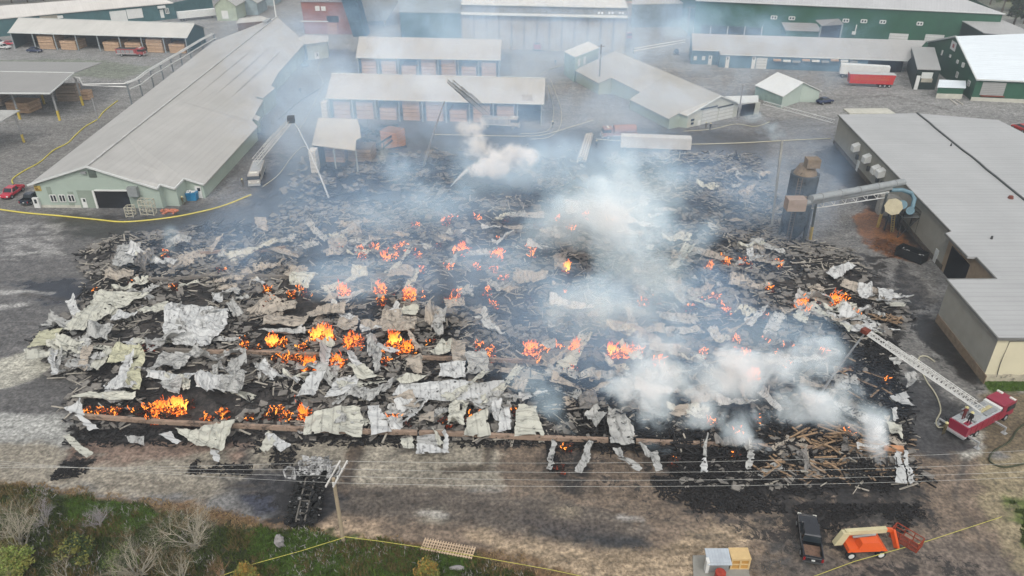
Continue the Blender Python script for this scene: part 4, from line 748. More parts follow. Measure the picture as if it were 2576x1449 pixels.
def ladder(root, p, q, m, name='ladder', w0=.95, w1=.6, hgt=.55, n=26):
    """lattice boom between two points in the parent's frame"""
    p, q = Vector(p), Vector(q); d = (q - p).normalized(); a = d.cross(Vector((0, 0, 1))).normalized(); u = a.cross(d).normalized(); o = MB()
    secs = [(0, .62, w0, hgt), (.3, .82, (w0 + w1) / 2, hgt * .8), (.6, 1, w1, hgt * .65)]
    for t0, t1, ww, hh in secs:
        A, B = p.lerp(q, t0), p.lerp(q, t1)
        for s in (-1, 1):
            o.bar(A + a * s * ww / 2, B + a * s * ww / 2, .12, .1); o.bar(A + a * s * ww / 2 + u * hh, B + a * s * ww / 2 + u * hh, .1, .09)
        k = int(n * (t1 - t0)) + 2
        for i in range(k + 1):
            c = A.lerp(B, i / k); c2 = A.lerp(B, min(1, (i + 1) / k))
            o.bar(c - a * ww / 2, c + a * ww / 2, .06)
            for s in (-1, 1): o.bar(c + a * s * ww / 2 + u * (hh if i % 2 else 0), c2 + a * s * ww / 2 + u * (0 if i % 2 else hh), .055)
    return o.build(name, m, root, True)
def tolocal(root, p):
    return Matrix.Rotation(-root.rotation_euler.z, 3, 'Z') @ (Vector(p) - root.location)
PBLACK = mat('black_car_paint', lin=(.012, .013, .016), rough=.12, var=.05, spec=.9)
bedwood = mat('bed_load', (120, 95, 80), .9, .5, 3)
r_ = place('pickup_truck', 'glossy black pickup truck parked beside the orange boom lift with an open empty bed', 'pickup truck', (2040, 1408), (2028, 1322)); pickup(r_, PBLACK, bedwood)
r_ = place('pickup_truck', 'bright red pickup truck parked left of the green hall gable', 'pickup truck', (56, 475), (10, 506)); pickup(r_, paint_mat('red_car', (190, 40, 60)))
r_ = place('pickup_truck', 'dark blue pickup truck partly behind the corner door of the green hall', 'pickup truck', (66, 516), (94, 498)); pickup(r_, paint_mat('navy', (32, 42, 58)), L=4.6)
r_ = place('pickup_truck', 'white pickup truck at the left edge near the lumber shed, the nearer one', 'pickup truck', (-12, 122), (28, 124)); pickup(r_, paint_mat('white_car', (215, 215, 212)))
r_ = place('pickup_truck', 'white pickup truck at the left edge near the lumber shed, the farther one', 'pickup truck', (-22, 112), (16, 112)); pickup(r_, paint_mat('white_car'))
r_ = place('parked_car', 'dark blue car parked in front of the left lumber shed', 'car', (70, 131), (108, 132)); car(r_, paint_mat('navy2', (40, 52, 85))); r_.scale = (1.15, 1.15, 1.15)
r_ = place('parked_car', 'small red car half hidden behind a post left of the lumber shed', 'car', (14, 113), (36, 113)); car(r_, paint_mat('red_car'))
r_ = place('parked_car', 'dark blue car beside the small white roofed building', 'car', (2060, 262), (2088, 258)); car(r_, paint_mat('navy2')); r_.scale = (1.1, 1.1, 1.2)
r_ = place('parked_car', 'blue car parked along the far end of the long green hall', 'car', (768, 172), (770, 158)); car(r_, paint_mat('bluecar', (45, 80, 120)))
r_ = place('parked_car', 'dark car parked beside the left end of the blue workshop', 'car', (1700, 128), (1702, 142)); car(r_, paint_mat('navy2'))
r_ = place('parked_car', 'red car cut by the right frame edge above the grey warehouse', 'car', (2590, 338), (2548, 320)); car(r_, paint_mat('red_car2', (180, 40, 35))); r_.scale = (1.2, 1.2, 1.2)
PINKR = paint_mat('faded_red', (165, 70, 72), .4)
r_ = place('fire_engine', 'red fire engine parked in front of the upper left lumber shed', 'fire truck', (299, 140), (366, 141)); engine(r_, PINKR, 9.5)
r_ = place('fire_engine', 'red tanker truck parked by the kiln building beside a white cab truck', 'fire truck', (1528, 103), (1585, 100)); engine(r_, PINKR, 9.5, tank=True)
r_ = place('fire_engine', 'pale red engine standing in haze right of the rear centre shed', 'fire truck', (1352, 137), (1350, 114)); engine(r_, PINKR, 7)
r_ = place('fire_engine', 'orange truck far behind in haze below the kiln building', 'fire truck', (1400, 99), (1398, 84)); engine(r_, paint_mat('orange_truck', (205, 120, 70)), 7)
r_ = place('tanker_truck', 'brown red tanker truck with long tan tank in the smoke left of the flat trailer', 'tanker truck', (1595, 345), (1519, 348)); engine(r_, mat('tan_tanker', (170, 130, 115)), 8.5, tank=True)
def boxtruck(root, m, L, h=2.6, w=1.25, z=1.1, wheels=True):
    MB().b2(-L / 2, L / 2, -w, w, z, z + h).build('box', m, root, True)
    MB().b2(-L / 2 + .3, L / 2 - .3, -.5, .5, .8, z).build('chassis', DARK, root, True)
    for x in (-L / 2 + 1.2, -L / 2 + 2.4) + ((L / 2 - 1,) if wheels else ()):
        for y in (-w + .15, w - .15): wheel(root, x, y, .48, .3)
r_ = place('box_trailer', 'long white box trailer beside the pale green gabled building at upper left', 'trailer', (448, 54), (545, 44)); boxtruck(r_, WHITE, 15)
r_ = place('white_cab_truck', 'white cab truck beside the red tanker near the kiln building', 'truck', (1503, 88), (1503, 99)); boxtruck(r_, WHITE, 4.5, 3)
r_ = place('pickup_truck', 'small white pickup left of the white cab truck near the kiln building', 'pickup truck', (1488, 90), (1468, 95)); pickup(r_, paint_mat('white_car'), L=5)
# red open-top trailer and white trailer behind it
def hopper_trailer(root, m, rim):
    L = 13
    MB().frus((-L / 2 + .4, L / 2 - .4, -1.15, 1.15), 1.0, (-L / 2, L / 2, -1.25, 1.25), 3.7).build('box', m, root, True)
    for i in range(13):
        x = -L / 2 + .4 + i * (L - .8) / 12
        for y in (-1, 1): MB().bar((x, y * 1.17, 1), (x, y * 1.3, 3.7), .14).build('rib', m, root, True)
    MB().b2(-L / 2, L / 2, -1.3, 1.3, 3.7, 3.85).build('top_cover', rim, root, True)
    for x in (-L / 2 + 1.2, -L / 2 + 2.5, -L / 2 + 3.8):
        for y in (-1.05, 1.05): wheel(root, x, y, .5, .3)
r_ = place('red_trailer', 'red high sided trailer with ribbed sides beside the white trailer', 'trailer', (2243, 219), (2130, 215)); hopper_trailer(r_, paint_mat('trailer_red', (205, 45, 42), .4), mat('cover', (190, 192, 190)))
lg = MB(); rr = random.Random(5)
for i in range(16):
    u0 = -4.6 + i * .62 * 1.0
    for (x0, z0, x1, z1) in ((0, 2.2, 0, 3.1), (0, 3.1, .3, 3.1), (0, 2.2, .3, 2.2), (.3, 2.2, .3, 2.6)):
        if i % 3 == 1 and x0 == 0 and z1 == 3.1 and x1: continue
        lg.bar((u0 + x0, 1.33, z0), (u0 + x1, 1.33, z1), .08)
lg.build('lettering', mat('letter_gold', (225, 130, 60)), r_, True)
r_ = place('white_trailer', 'white topped box trailer parked behind the red ribbed trailer', 'trailer', (2232, 200), (2108, 192)); boxtruck(r_, WHITE, 14, 2.9)
r_ = place('flat_trailer', 'long white topped trailer in the smoke right of the tanker truck', 'trailer', (1728, 384), (1567, 378)); boxtruck(r_, mat('dirty_white', (205, 203, 198), .6, .12, .5), 16, 2.6)
r_.location.z = 0
# --- aerial ladder truck bottom right
r_ = place('ladder_truck', 'maroon and white aerial ladder truck with its ladder raised over the debris at right', 'fire truck', (2408, 1096), (2512, 1040)); r_.scale = (.92, .92, .92)
LT = r_; M_ = paint_mat('maroon', (150, 36, 62), .3); L_ = 10.5; w = 1.25
MB().b2(-5.2, 1.9, -w, w, .8, 2.3).build('body', M_, r_, True); MB().b2(-5.0, 1.9, -w + .08, w - .08, 2.3, 2.42).build('deck', mat('white_deck', (176, 180, 182), .5, .3, 2.5), r_, True)
MB().frus((2.2, 5.2, -w, w), .7, (2.25, 5.1, -w + .05, w - .05), 2.95).build('cab', M_, r_, True); MB().frus((3.3, 5.24, -w - .02, w + .02), 1.6, (3.3, 5.12, -w + .02, w - .02), 2.4).build('windows', GLASS, r_, True)
for y in (-.85, .85): MB().b2(4.5, 4.8, y - .38, y + .38, 2.95, 3.12).build('light_bar', LAMP, r_, True)
for q_ in ((-1.0, 1.3, -.95, -.45, 2.42, 2.62), (-1.0, 1.3, .5, 1.0, 2.42, 2.6), (-3.6, -3.2, -1.0, 1.0, 2.42, 2.7)): MB().b2(*q_).build('deck_locker', STEEL, r_, True)
if True: MB(); MB().bar((-1, 0, 2.5), (1.4, 0, 2.5), .5, .1).build('hose_load', mat('hose_tan', (190, 180, 140)), r_, True)
MB().b2(1.6, 2.1, -1.15, 1.15, 2.42, 2.75).build('hose_tray', WHITE, r_, True); MB().b2(1.9, 2.2, -1.2, 1.2, .9, 2.5).build('pump_panel', DARK, r_, True)
MB().b2(-5.6, -5.0, -w - .05, w + .05, .7, .95).build('tailboard', ALU, r_, True); MB().b2(-4.9, -3.9, -.9, -.3, 2.4, 2.5).build('deck_hatch', M_, r_, True); MB().b2(-4.9, -3.9, -.28, -.16, 2.4, 2.56).build('deck_trim', WHITE, r_, True)
MB().cyl((-2.3, 0, 2.4), (-2.3, 0, 3.1), .9, .75, 18).build('turntable', ALU, r_, True); MB().b2(-2.9, -1.7, .55, .95, 2.9, 3.8).build('control_pedestal', STEEL, r_, True)
for x in (-3.9, -2.7, 3.7):
    for y in (-w + .12, w - .12): wheel(r_, x, y, .52, .34, ALU)
for x in (-4.6, 1.2):
    for s in (-1, 1):
        ou = MB().bar((x, s * w, .9), (x, s * 2.7, .9), .2); ou.bar((x, s * 2.7, .95), (x, s * 2.7, .1), .15); ou.b2(x - .3, x + .3, s * 2.7 - .3, s * 2.7 + .3, 0, .1); ou.build('outrigger', ALU, r_, True)
for x in np.arange(-4.4, 1.8, 1.2): 
    for s in (-1, 1): MB().b2(x, x + 1.0, s * w - .03, s * w + .03, 1.0, 2.1).build('locker_door', mat('locker', (150, 45, 62), .3), r_, True)
MB().tube([(1.9, 1.3, 1.2), (2.6, 1.9, .6), (1.2, 2.2, .2), (-.5, 2.3, .15), (-3, 2.1, .12)], .09, 6).build('intake_hose', mat('hose_tan', (190, 180, 140)), r_, True)
tip = P(2176, 838, 15.5); tl = tolocal(r_, tip) / .92; lad = ladder(r_, (-2.3, 0, 3.6), tl, mat('ladder_white', (226, 226, 222), .4, .05), w0=1.5, w1=.95, hgt=.8, n=46)
t3 = MB().box(tl + Vector((0, 0, .3)), (.8, .8, .5)); t3.build('nozzle_basket', RUST, r_, True)
# supports: equipment pallet left of truck
c = P(2400, 1068); eq = MB()
for i in range(26): 
    p = c + Vector((rr.uniform(-1.3, 1.3), rr.uniform(-1, 1), rr.uniform(.1, .7))); eq.box(p, (rr.uniform(.2, .6), rr.uniform(.2, .5), rr.uniform(.15, .4)), rr.uniform(0, 3))
tag(eq.build('equipment_pile', DARK), 'heap of dark hoses and gear on the ground beside the maroon ladder truck', 'equipment')
# --- other two aerials in smoke
r_ = place('ladder_truck', 'pale ladder truck in smoke right of the long green hall with its boom raised away', 'fire truck', (655, 432), (642, 470)); engine(r_, mat('silver_truck', (190, 185, 178), .5), 9.5, deckm=ALU)
tl = tolocal(r_, P(733, 306, 11)); ladder(r_, (-1.5, 0, 3), tl, mat('ladder_grey', (205, 205, 200), .5), w0=2.0, w1=1.5, hgt=1.0); MB().box(tl + Vector((0, 0, .5)), (1.8, 1.4, 1.2)).build('platform_basket', DARK, r_, True)
T2 = P(733, 306, 11)
r_ = place('ladder_truck', 'grey ladder truck at the front centre shed with boom raised over its roof', 'fire truck', (1222, 318), (1296, 322)); engine(r_, mat('silver_truck'), 9.5, deckm=ALU)
T3 = P(1132, 208, 20); ladder(r_, (-3.4, 0, 3), tolocal(r_, T3), mat('ladder_dull', (150, 152, 150), .6), w0=1.7, w1=1.1, hgt=.9)
# --- burnt truck
r_ = place('burnt_truck', 'burnt out truck reduced to black frame rails with ashy white cab remains', 'burnt truck', (763, 1308), (790, 1196)); BT = r_
ASH = mat('ash_white', (178, 178, 176), .85, .45, 2.2, bump=.4, soot=.85)
b = MB()
for s in (-1, 1): b.bar((-4.2, s * .45, .9), (1.8, s * .5, .95), .14, .28)
for x in np.arange(-4, 2, .85): b.bar((x, -.48, .9), (x, .48, .9), .12)
b.build('frame_rails', mat('bare_steel', (112, 108, 102), .8, .4, 2), r_, True)
rr = random.Random(11)
def junk(root, name, n, x0, x1, y0, y1, z1, m, s0, s1, local=True):
    o = MB()
    for i in range(n):
        M2 = Matrix.Rotation(rr.uniform(0, 6.3), 3, 'Z') @ Matrix.Rotation(rr.uniform(-.7, .7), 3, 'X')
        o.box((rr.uniform(x0, x1), rr.uniform(y0, y1), rr.uniform(.1, z1)), (rr.uniform(s0, s1), rr.uniform(s0, s1) * .6, rr.uniform(.04, .2)), M=M2)
    return tag(o.build(name, m, root, local), kind='stuff')
junk(r_, 'charred_parts', 430, -4.4, 3.6, -1.6, 1.6, 1.2, CHAR, .2, .7)
junk(r_, 'grey_fragments', 45, -4.2, 4.2, -1.7, 1.7, 1.5, ASH, .1, .35)
# crumpled cab shells: bent bonnet, roof, doors
def blob(root, name, c, d, m, seed, n=14, amp=.3):
    o = MB(); rs = np.random.RandomState(seed); k = 0
    for i in range(n + 1):
        for j in range(n + 1):
            x, y = (i / n - .5), (j / n - .5); z = amp * (vnoise(np.array(x * 5 + seed), np.array(y * 5 + 3 * seed)) - .3) * 2 + .25 * math.cos(x * 3) * math.cos(y * 3)
            o.v.append((c[0] + x * d[0], c[1] + y * d[1], c[2] + float(z) * d[2]))
    for i in range(n):
        for j in range(n):
            if rs.rand() < .16: continue
            a_ = i * (n + 1) + j; o.f.append((a_, a_ + 1, a_ + n + 2, a_ + n + 1))
    return o.build(name, m, root, True)
blob(r_, 'collapsed_bonnet', (4.2, 0, 1.1), (1.5, 3.2, 1.3), ASH, 3); blob(r_, 'collapsed_roof', (2.4, .1, 1.3), (1.4, 2.6, 1.1), ASH, 5); blob(r_, 'collapsed_wing', (3.5, -1.5, 1), (1.8, 1, .9), ASH, 8)
for s, a_ in ((1, .5), (-1, -.5)):
    dr = MB(); pts = [(2.0, s * 1.7, .8), (3.5, s * 2.1, .9), (3.6, s * 2.8, 1.1), (2.8, s * 3.1, 1.2), (2.0, s * 2.7, 1)]
    for i in range(5): dr.bar(pts[i], pts[(i + 1) % 5], .16)
    dr.slab([pts[0], pts[1], (3.2, s * 2.2, 1), (2.2, s * 2.2, .95)], .06); dr.build('door_shell', ASH, r_, True)
for x in (-3.4, -2.3, 2.9):
    for s in (-1, 1): MB().cyl((x, s * 1.05, .38), (x, s * 1.4, .38), .42, n=14).build('wheel', CHAR, r_, True)
# --- boom lift
r_ = place('boom_lift', 'orange boom lift with cream boom resting level and a burnt wire basket', 'boom lift', (2116, 1384), (2208, 1380)); ORG = paint_mat('orange_paint', (228, 92, 30), .4); CRM = mat('cream_boom', (212, 202, 162), .5, .15)
MB().b2(-1.9, 1.9, -.9, .9, .55, .95).build('chassis', DARK, r_, True)
for x in (-1.5, 1.5):
    for y in (-1.05, 1.05): wheel(r_, x, y, .5, .36, mat('rim_white', (225, 225, 220), .5))
MB().frus((-1.9, 2.1, -1.15, 1.15), .95, (-1.8, 1.7, -1.05, 1.05), 1.35).build('turret', ORG, r_, True); MB().frus((-.9, 1.5, -1.15, -.1), 1.3, (-.6, 1.1, -1.0, -.25), 2.0).build('engine_cover', ORG, r_, True); MB().frus((-1.4, 1.1, .35, 1.1), 1.3, (-1.1, .8, .4, 1.0), 1.8).build('side_cover', ORG, r_, True)
MB().hexa([(-2.9, -.25, 1.0), (-2.1, -.25, 1.0), (-2.1, .3, 1.0), (-2.9, .3, 1.0)], [(-2.3, -.25, 2.6), (-1.6, -.25, 2.6), (-1.6, .3, 2.6), (-2.3, .3, 2.6)]).build('riser', CRM, r_, True)
bm = MB().bar((-2.0, .05, 2.5), (2.3, .35, 2.3), .42, .5); bm.build('boom', CRM, r_, True); MB().bar((2.3, .35, 2.3), (3.0, .4, 2.1), .3, .36).build('inner_boom', ORG, r_, True)
MB().bar((-1.2, -.15, 2.0), (1.2, .05, 2.0), .16).build('lift_cylinder', ALU, r_, True); MB().bar((3.0, .4, 2.2), (3.4, -.5, .6), .28, .5).build('jib', ORG, r_, True)
bk = MB(); c0 = Vector((4.35, -.1, 1.0)); rz = Matrix.Rotation(R(38), 3, 'Z')
cn = [rz @ Vector((x, y, 0)) for x, y in ((-.6, -1.35), (.6, -1.35), (.6, 1.35), (-.6, 1.35))]
for z in (0, .55, 1.1):
    for i in range(4): bk.bar(c0 + cn[i] + Vector((0, 0, z)), c0 + cn[(i + 1) % 4] + Vector((0, 0, z)), .07)
for i in range(4):
    for t in (0, .33, .66): q = cn[i].lerp(cn[(i + 1) % 4], t); bk.bar(c0 + q, c0 + q + Vector((0, 0, 1.1)), .07)
bo = bk.build('basket', mat('burnt_orange', (150, 65, 42), .8, .3, 2), r_, True); MB().slab([c0 + q + Vector((0, 0, .05)) for q in cn], .06).build('basket_floor', RUST, bo, True)
# --- pallets, crate, concrete pad, generator
c = P(1855, 1420); r_ = empty('wooden_crate', c, 'yellow plywood crate with four framed panels beside the metal covered box, bottom right', 'crate', rz=0)
PLY = mat('plywood', (214, 184, 132), .8, .08, 2); MB().b2(-.85, .85, -.6, .6, .1, 1.5).build('body', mat('ply_side', (196, 150, 80), .8), r_, True); MB().b2(-.95, .95, -.7, .7, 1.5, 1.58).build('lid', PLY, r_, True)
for x in (-.85, 0, .85): MB().b2(x - .08, x + .08, -.68, -.6, .1, 1.5).build('stile', PLY, r_, True)
for z in (.15, .8, 1.42): MB().b2(-.9, .9, -.7, -.62, z - .06, z + .06).build('rail', PLY, r_, True)
a = PP((1742, 1400), (1875, 1395), (1890, 1475), (1745, 1480)); tag(MB().slab([p + Vector((0, 0, .15)) for p in a], .2).build('concrete_pad', mat('pad', (150, 148, 140), .9)), 'square concrete pad under the crate and metal covered box', 'concrete pad')
c = P(1806, 1440); r_ = empty('equipment_cabinet', c + Vector((0, 0, .15)), 'grey metal cabinet with sloped lid and rusty red drum on the concrete pad', 'cabinet')
MB().b2(-1.0, .9, -.1, 1.3, .1, 1.3).build('body', STEEL, r_, True); MB().slab([(-1.2, -.3, 1.25), (1.1, -.3, 1.25), (1.1, 1.4, 1.6), (-1.2, 1.4, 1.6)], .06).build('lid', mat('tin_lid', (180, 188, 195), .4, .15, 1, rib=(1, 0, .3)), r_, True); MB().cyl((-.1, -.9, .1), (-.1, -.9, 1.0), .5, .5, 16).build('drum', mat('drum_red', (160, 60, 45), .8, .4, 3), r_, True); MB().b2(-1.3, -1.0, -.2, .4, 0, 1.5).build('side_box', WHITE, r_, True)
a, b = P(1064, 1374), P(1192, 1398); r_ = empty('wooden_grid', (a + b) / 2, 'long pale wooden slatted rack lying on the grass edge by the yellow tape', 'slatted rack', rz=math.atan2(b.y - a.y, b.x - a.x)); Lg = (b - a).length
g = MB()
for y in (-.55, -.18, .18, .55): g.b2(-Lg / 2, Lg / 2, y - .05, y + .05, .1, .2)
g.build('rails', mat('pale_wood', (215, 190, 160), .85), r_, True); g = MB()
for i in range(20): x = -Lg / 2 + .05 + i * (Lg - .1) / 19; g.b2(x - .05, x + .05, -.75, .75, .2, .26)
g.build('slats', mat('pale_wood'), r_, True); r_.location.z = .15
c = P(486, 503); r_ = empty('blue_dumpster', c, 'blue waste bin topped with white bags beside the small door of the hall', 'dumpster'); MB().frus((-.9, .9, -.7, .7), .1, (-1.05, 1.05, -.8, .8), 1.7).build('bin', mat('blue_bin', (50, 130, 175), .5), r_, True); blob(r_, 'rubbish_bags', (-.1, 0, 1.7), (1.6, 1.2, .9), WHITE, 4, 8)
c = P(2290, 650); r_ = empty('black_dumpster', c, 'open black skip of ash and scrap against the grey warehouse wall', 'dumpster', rz=R(-52)); m = mat('skip_black', lin=(.012, .013, .014), rough=.5)
o_ = MB(); o_.b2(-2.3, 2.3, -1.1, 1.1, .1, .2); [o_.b2(*q) for q in ((-2.3, 2.3, -1.15, -1.05, .1, 1.7), (-2.3, 2.3, 1.05, 1.15, .1, 1.7), (-2.35, -2.25, -1.1, 1.1, .1, 1.7), (2.25, 2.35, -1.1, 1.1, .1, 1.7))]; o_.build('bin', m, r_, True); junk(r_, 'scrap', 40, -1.9, 1.9, -.9, .9, 1.3, ASH, .2, .6)
c = P(325, 540); 
def rack(name, label, px0, px1, h, n):
    a, b = P(*px0), P(*px1); o = MB(); dpt = Vector((0, 1.3, 0))
    for e in (0, dpt):
        for i in range(n): q = a.lerp(b, i / (n - 1)) + (e if e else Vector()); o.bar(q, q + Vector((0, 0, h)), .14)
    for k in range(4):
        z = Vector((0, 0, .2 + k * (h - .2) / 3))
        for e in (Vector(), dpt): o.bar(a + e + z, b + e + z, .11)
        for i in range(n): q = a.lerp(b, i / (n - 1)) + z; o.bar(q, q + dpt, .09)
    tag(o.build(name, mat('rack_pale', (190, 185, 165), .7)), label, 'rack')
rack('steel_rack', 'small empty pale metal rack just outside the hall entrance', (318, 547), (336, 546), 2.0, 2); rack('steel_rack', 'larger empty pale metal rack against the hall front', (355, 541), (388, 543), 3.0, 3)
c = P(428, 535); o = MB()
for i in range(22): o.box(c + Vector((rr.uniform(-1.6, 1.6), rr.uniform(-.6, .6), rr.uniform(.1, .6))), (rr.uniform(.4, .9), rr.uniform(.2, .5), .25), rr.uniform(0, 3))
tag(o.build('orange_bundle', mat('salmon', (205, 130, 100), .8, .2, 2)), 'heap of orange bundled material at the foot of the stepped hall corner', 'bundle heap')
# concrete lumber/pipe bundle in smoke
r_ = empty('pipe_bundle', P(1467, 408), 'bundle of long pale timbers standing in smoke left of the tanker truck', 'timber bundle'); o = MB()
for i in range(14): a_ = P(1452 + i * 1.6, 412 + rr.uniform(-3, 3)); b_ = P(1472 + i * 1.4, 352 + rr.uniform(-3, 3)); o.bar(a_ + Vector((0, 0, .6 + .3 * (i % 4))), b_ + Vector((0, 0, .8 + .3 * (i % 4))), .35)
o.build('timbers', mat('pale_beam', (195, 190, 180), .7), r_)
# --- silo, ducts, cyclone
c = P(1992, 600); SB = mat('silo_blue', (84, 92, 98), .7, .35, .6, soot=.5)
sl = empty('dust_silo', c, 'tall dark dust silo tower in blue smoke left of the grey warehouse', 'silo')
MB().cyl(c + Vector((0, 0, 3.5)), c + Vector((0, 0, 12.5)), 2.4, 2.4, 24).build('tank', SB, sl, smooth=False); MB().cyl(c + Vector((0, 0, .8)), c + Vector((0, 0, 3.5)), 1.1, 2.4, 20).build('cone', SB, sl)
for k in range(6): t = k * math.pi / 3; q = Vector((2.4 * math.cos(t), 2.4 * math.sin(t), 0)); MB().bar(c + q, c + q + Vector((0, 0, 6)), .35).build('leg', DARK, sl)
MB().cyl(c + Vector((0, 0, 12.5)), c + Vector((0, 0, 14)), 2.0, 1.3, 16).build('cap', mat('tan_box', (136, 122, 106), .8, .25, 1, soot=.3), sl)
MB().box(c + Vector((.4, -1, 14.8)), (2.2, 1.8, 1.5)).build('filter_box', mat('tan_box'), sl); MB().box(c + Vector((-.6, -2.5, 8)), (1.3, .5, 2.6)).build('service_box', mat('tan_box'), sl)
lad_ = MB()
for s in (-.35, .35): lad_.bar(c + Vector((s - 1.6, -2.4, 0)), c + Vector((s - 1.6, -2.4, 12.5)), .1)
for i in range(25): lad_.bar(c + Vector((-1.95, -2.4, i * .5)), c + Vector((-1.25, -2.4, i * .5)), .06)
lad_.build('ladder', mat('old_pole', (120, 112, 104)), sl)
pl = MB(); pl.bar(P(1940, 580), P(1968, 352, 17), .35); tag(pl.build('leaning_pole', mat('post_grey2', (160, 160, 155))), 'long leaning steel pole in front of the dust silo', 'pole')
dn = Wall(P(2020, 600), P(2250, 600))
DG = mat('duct_grey', (158, 162, 162), .45, .12, 1, metal=.2); DB = mat('machine_blue', (104, 134, 146), .5, .1); 
dc = empty('dust_ducts', P(2150, 600), 'pair of long grey overhead dust ducts running from the warehouse to the silo', 'ducts')
e0, e1 = P(2040, 500, 11), P(2272, 458, 9.5); f0, f1 = P(2016, 512, 10.4), P(2240, 472, 9)
MB().cyl(e0, e1, .62, n=16).build('duct', DG, dc); MB().cyl(f0, f1, .5, n=16).build('duct', DG, dc)
w0, w1 = P(2045, 511, 9.6), P(2236, 483, 8.4); t = MB().bar(w0, w1, .2); w2_, w3 = w0 + Vector((0, 0, -1)), w1 + Vector((0, 0, -1)); t.bar(w2_, w3, .12)
for i in range(14): t.bar(w0.lerp(w1, i / 14), w2_.lerp(w3, (i + 1) / 14 if i % 2 else i / 14), .08)
t.build('truss', WHITE, dc)
for k in range(5): q = e0.lerp(e1, (k + .5) / 5); MB().cyl(q - (e1 - e0).normalized() * .1, q + (e1 - e0).normalized() * .1, .7, n=16).build('flange', STEEL, dc)
for (b_, tp) in (((2037, 608), (2053, 512, 9.8)), ((2208, 571), (2232, 486, 8.6))):
    p, q = P(*b_), P(*tp); po = MB().cyl(p, q, .22, n=10).build('support_post', mat('post_steel', (110, 118, 118)), dc); MB().cyl(p, p.lerp(q, .42), .27, n=10).build('yellow_guard', mat('guard_yellow', (215, 190, 110), .6), po)
MB().box(f0 + Vector((-1, 0, 0)), (3, 2, 2.0)).build('transition_box', mat('dusty_box', (165, 150, 140)), dc)
cyc = empty('dust_collector', P(2262, 575), 'blue and cream dust collector with ladder and dark legs against the grey warehouse wall', 'dust collector'); g_ = lambda u, v, h: P(u, v, h)
MB().cyl(g_(2248, 520, 4.2), g_(2248, 520, 6.8), 1.5, n=8).build('hopper_drum', mat('cream_machine', (190, 180, 150), .6), cyc); MB().cyl(g_(2248, 520, 2.6), g_(2248, 520, 4.2), .5, 1.5, 8).build('hopper_cone', mat('cream_machine'), cyc)
for dx, dy in ((-1.2, -1.2), (1.2, -1.2), (1.2, 1.2), (-1.2, 1.2)): q = g_(2248, 520, 0) + Vector((0, 0, 0)); p = g_(2248, 520, 4.2); MB().bar((p.x + dx, p.y + dy, 0), (p.x + dx * .9, p.y + dy * .9, 4.6), .22).build('leg', DARK, cyc)
MB().cyl(g_(2270, 515, 4.6), g_(2270, 515, 7.2), .8, n=14).build('blower', DB, cyc); MB().cyl(g_(2290, 530, 4.2), g_(2290, 530, 6.2), .7, n=14).build('blower', DB, cyc)
MB().tube([g_(2240, 478, 8.6), g_(2270, 478, 8.5), g_(2292, 486, 8), g_(2300, 500, 7), g_(2296, 520, 6), g_(2290, 530, 5.4)], .38, 10).build('elbow_duct', DB, cyc, smooth=True)
MB().box(g_(2285, 540, 4), (3, 2.4, .15)).build('platform', STEEL, cyc)
o = MB(); p = g_(2285, 540, 4)
for dx, dy in ((-1.5, -1.2), (1.5, -1.2), (1.5, 1.2), (-1.5, 1.2)): o.bar((p.x + dx, p.y + dy, 0), (p.x + dx, p.y + dy, 5.1), .12)
for z in (4.5, 5.1): o.bar((p.x - 1.5, p.y - 1.2, z), (p.x + 1.5, p.y - 1.2, z), .07); o.bar((p.x + 1.5, p.y - 1.2, z), (p.x + 1.5, p.y + 1.2, z), .07)
o.bar((p.x - 1.5, p.y - 1.2, 0), (p.x + 1.5, p.y - 1.2, 4), .1); o.bar((p.x + 1.5, p.y - 1.2, 0), (p.x - 1.5, p.y - 1.2, 4), .1); o.build('platform_frame', DARK, cyc)
o = MB(); a, b = P(2244, 583), P(2249, 530, 5)
for s in (-.28, .28): o.bar(a + Vector((s, 0, 0)), b + Vector((s, 0, 0)), .1)
for i in range(12): q = a.lerp(b, i / 12); o.bar(q - Vector((.28, 0, 0)), q + Vector((.28, 0, 0)), .07)
o.build('ladder', mat('guard_yellow'), cyc)
c = P(2206, 540); a = [c + Vector(q) for q in ((0, 0, 0), (3.2, -1.5, 0), (3.6, .6, 0), (.4, 2, 0))]; tag(MB().hexa(a, [p + Vector((0, 0, 3.8)) for p in a]).build('metal_shed', mat('scorched_tin', (150, 148, 140), .7, .2, .8, rib=(1, .3, .4))), 'small scorched tin enclosure below the overhead ducts', 'tin enclosure')
# --- poles, pipe rack, wires, hoses
def pole(name, label, base, top, r=.16, m=None, arms=None, h=None):
    a = P(*base); 
    # height from the photo: vertical pole through base
    b = Vector((a.x, a.y, top)); o = MB().cyl(a, b, r * 1.25, r, 10)
    e = empty(name, a, label, 'pole'); ob = o.build('shaft', m or mat('wood_pole', (170, 155, 130), .85, .15, 1), e)
    return e, b
lp, ltop = pole('light_pole', 'thin grey leaning pole beside the yellow hose at left', (255, 331), 8.5, .14, PG)
up, utop = pole('utility_pole', 'wooden utility pole with two pale crossarms beside the burnt truck', (864, 1362), 8.6, .17)
ad = Vector((.55, 2.1, 0)).normalized()
arms = []
for dx in (-.35, .35):
    o = MB().bar(utop + Vector((dx, 0, -.25)) - ad * .9, utop + Vector((dx, 0, .15)) + ad * 2.3, .13, .16).build('crossarm', mat('arm_pale', (215, 212, 205)), up)
for t_ in (-.8, .1, 1.1, 2.2): MB().cyl(utop + Vector((.35, 0, -.1)) + ad * t_, utop + Vector((.35, 0, .22)) + ad * t_, .07, n=8).build('insulator', WHITE, up)
p2, t2_ = pole('utility_pole', 'dark utility pole rising in front of the grey hall', (1506, 226), 13, .2, mat('old_pole', (120, 112, 104)))
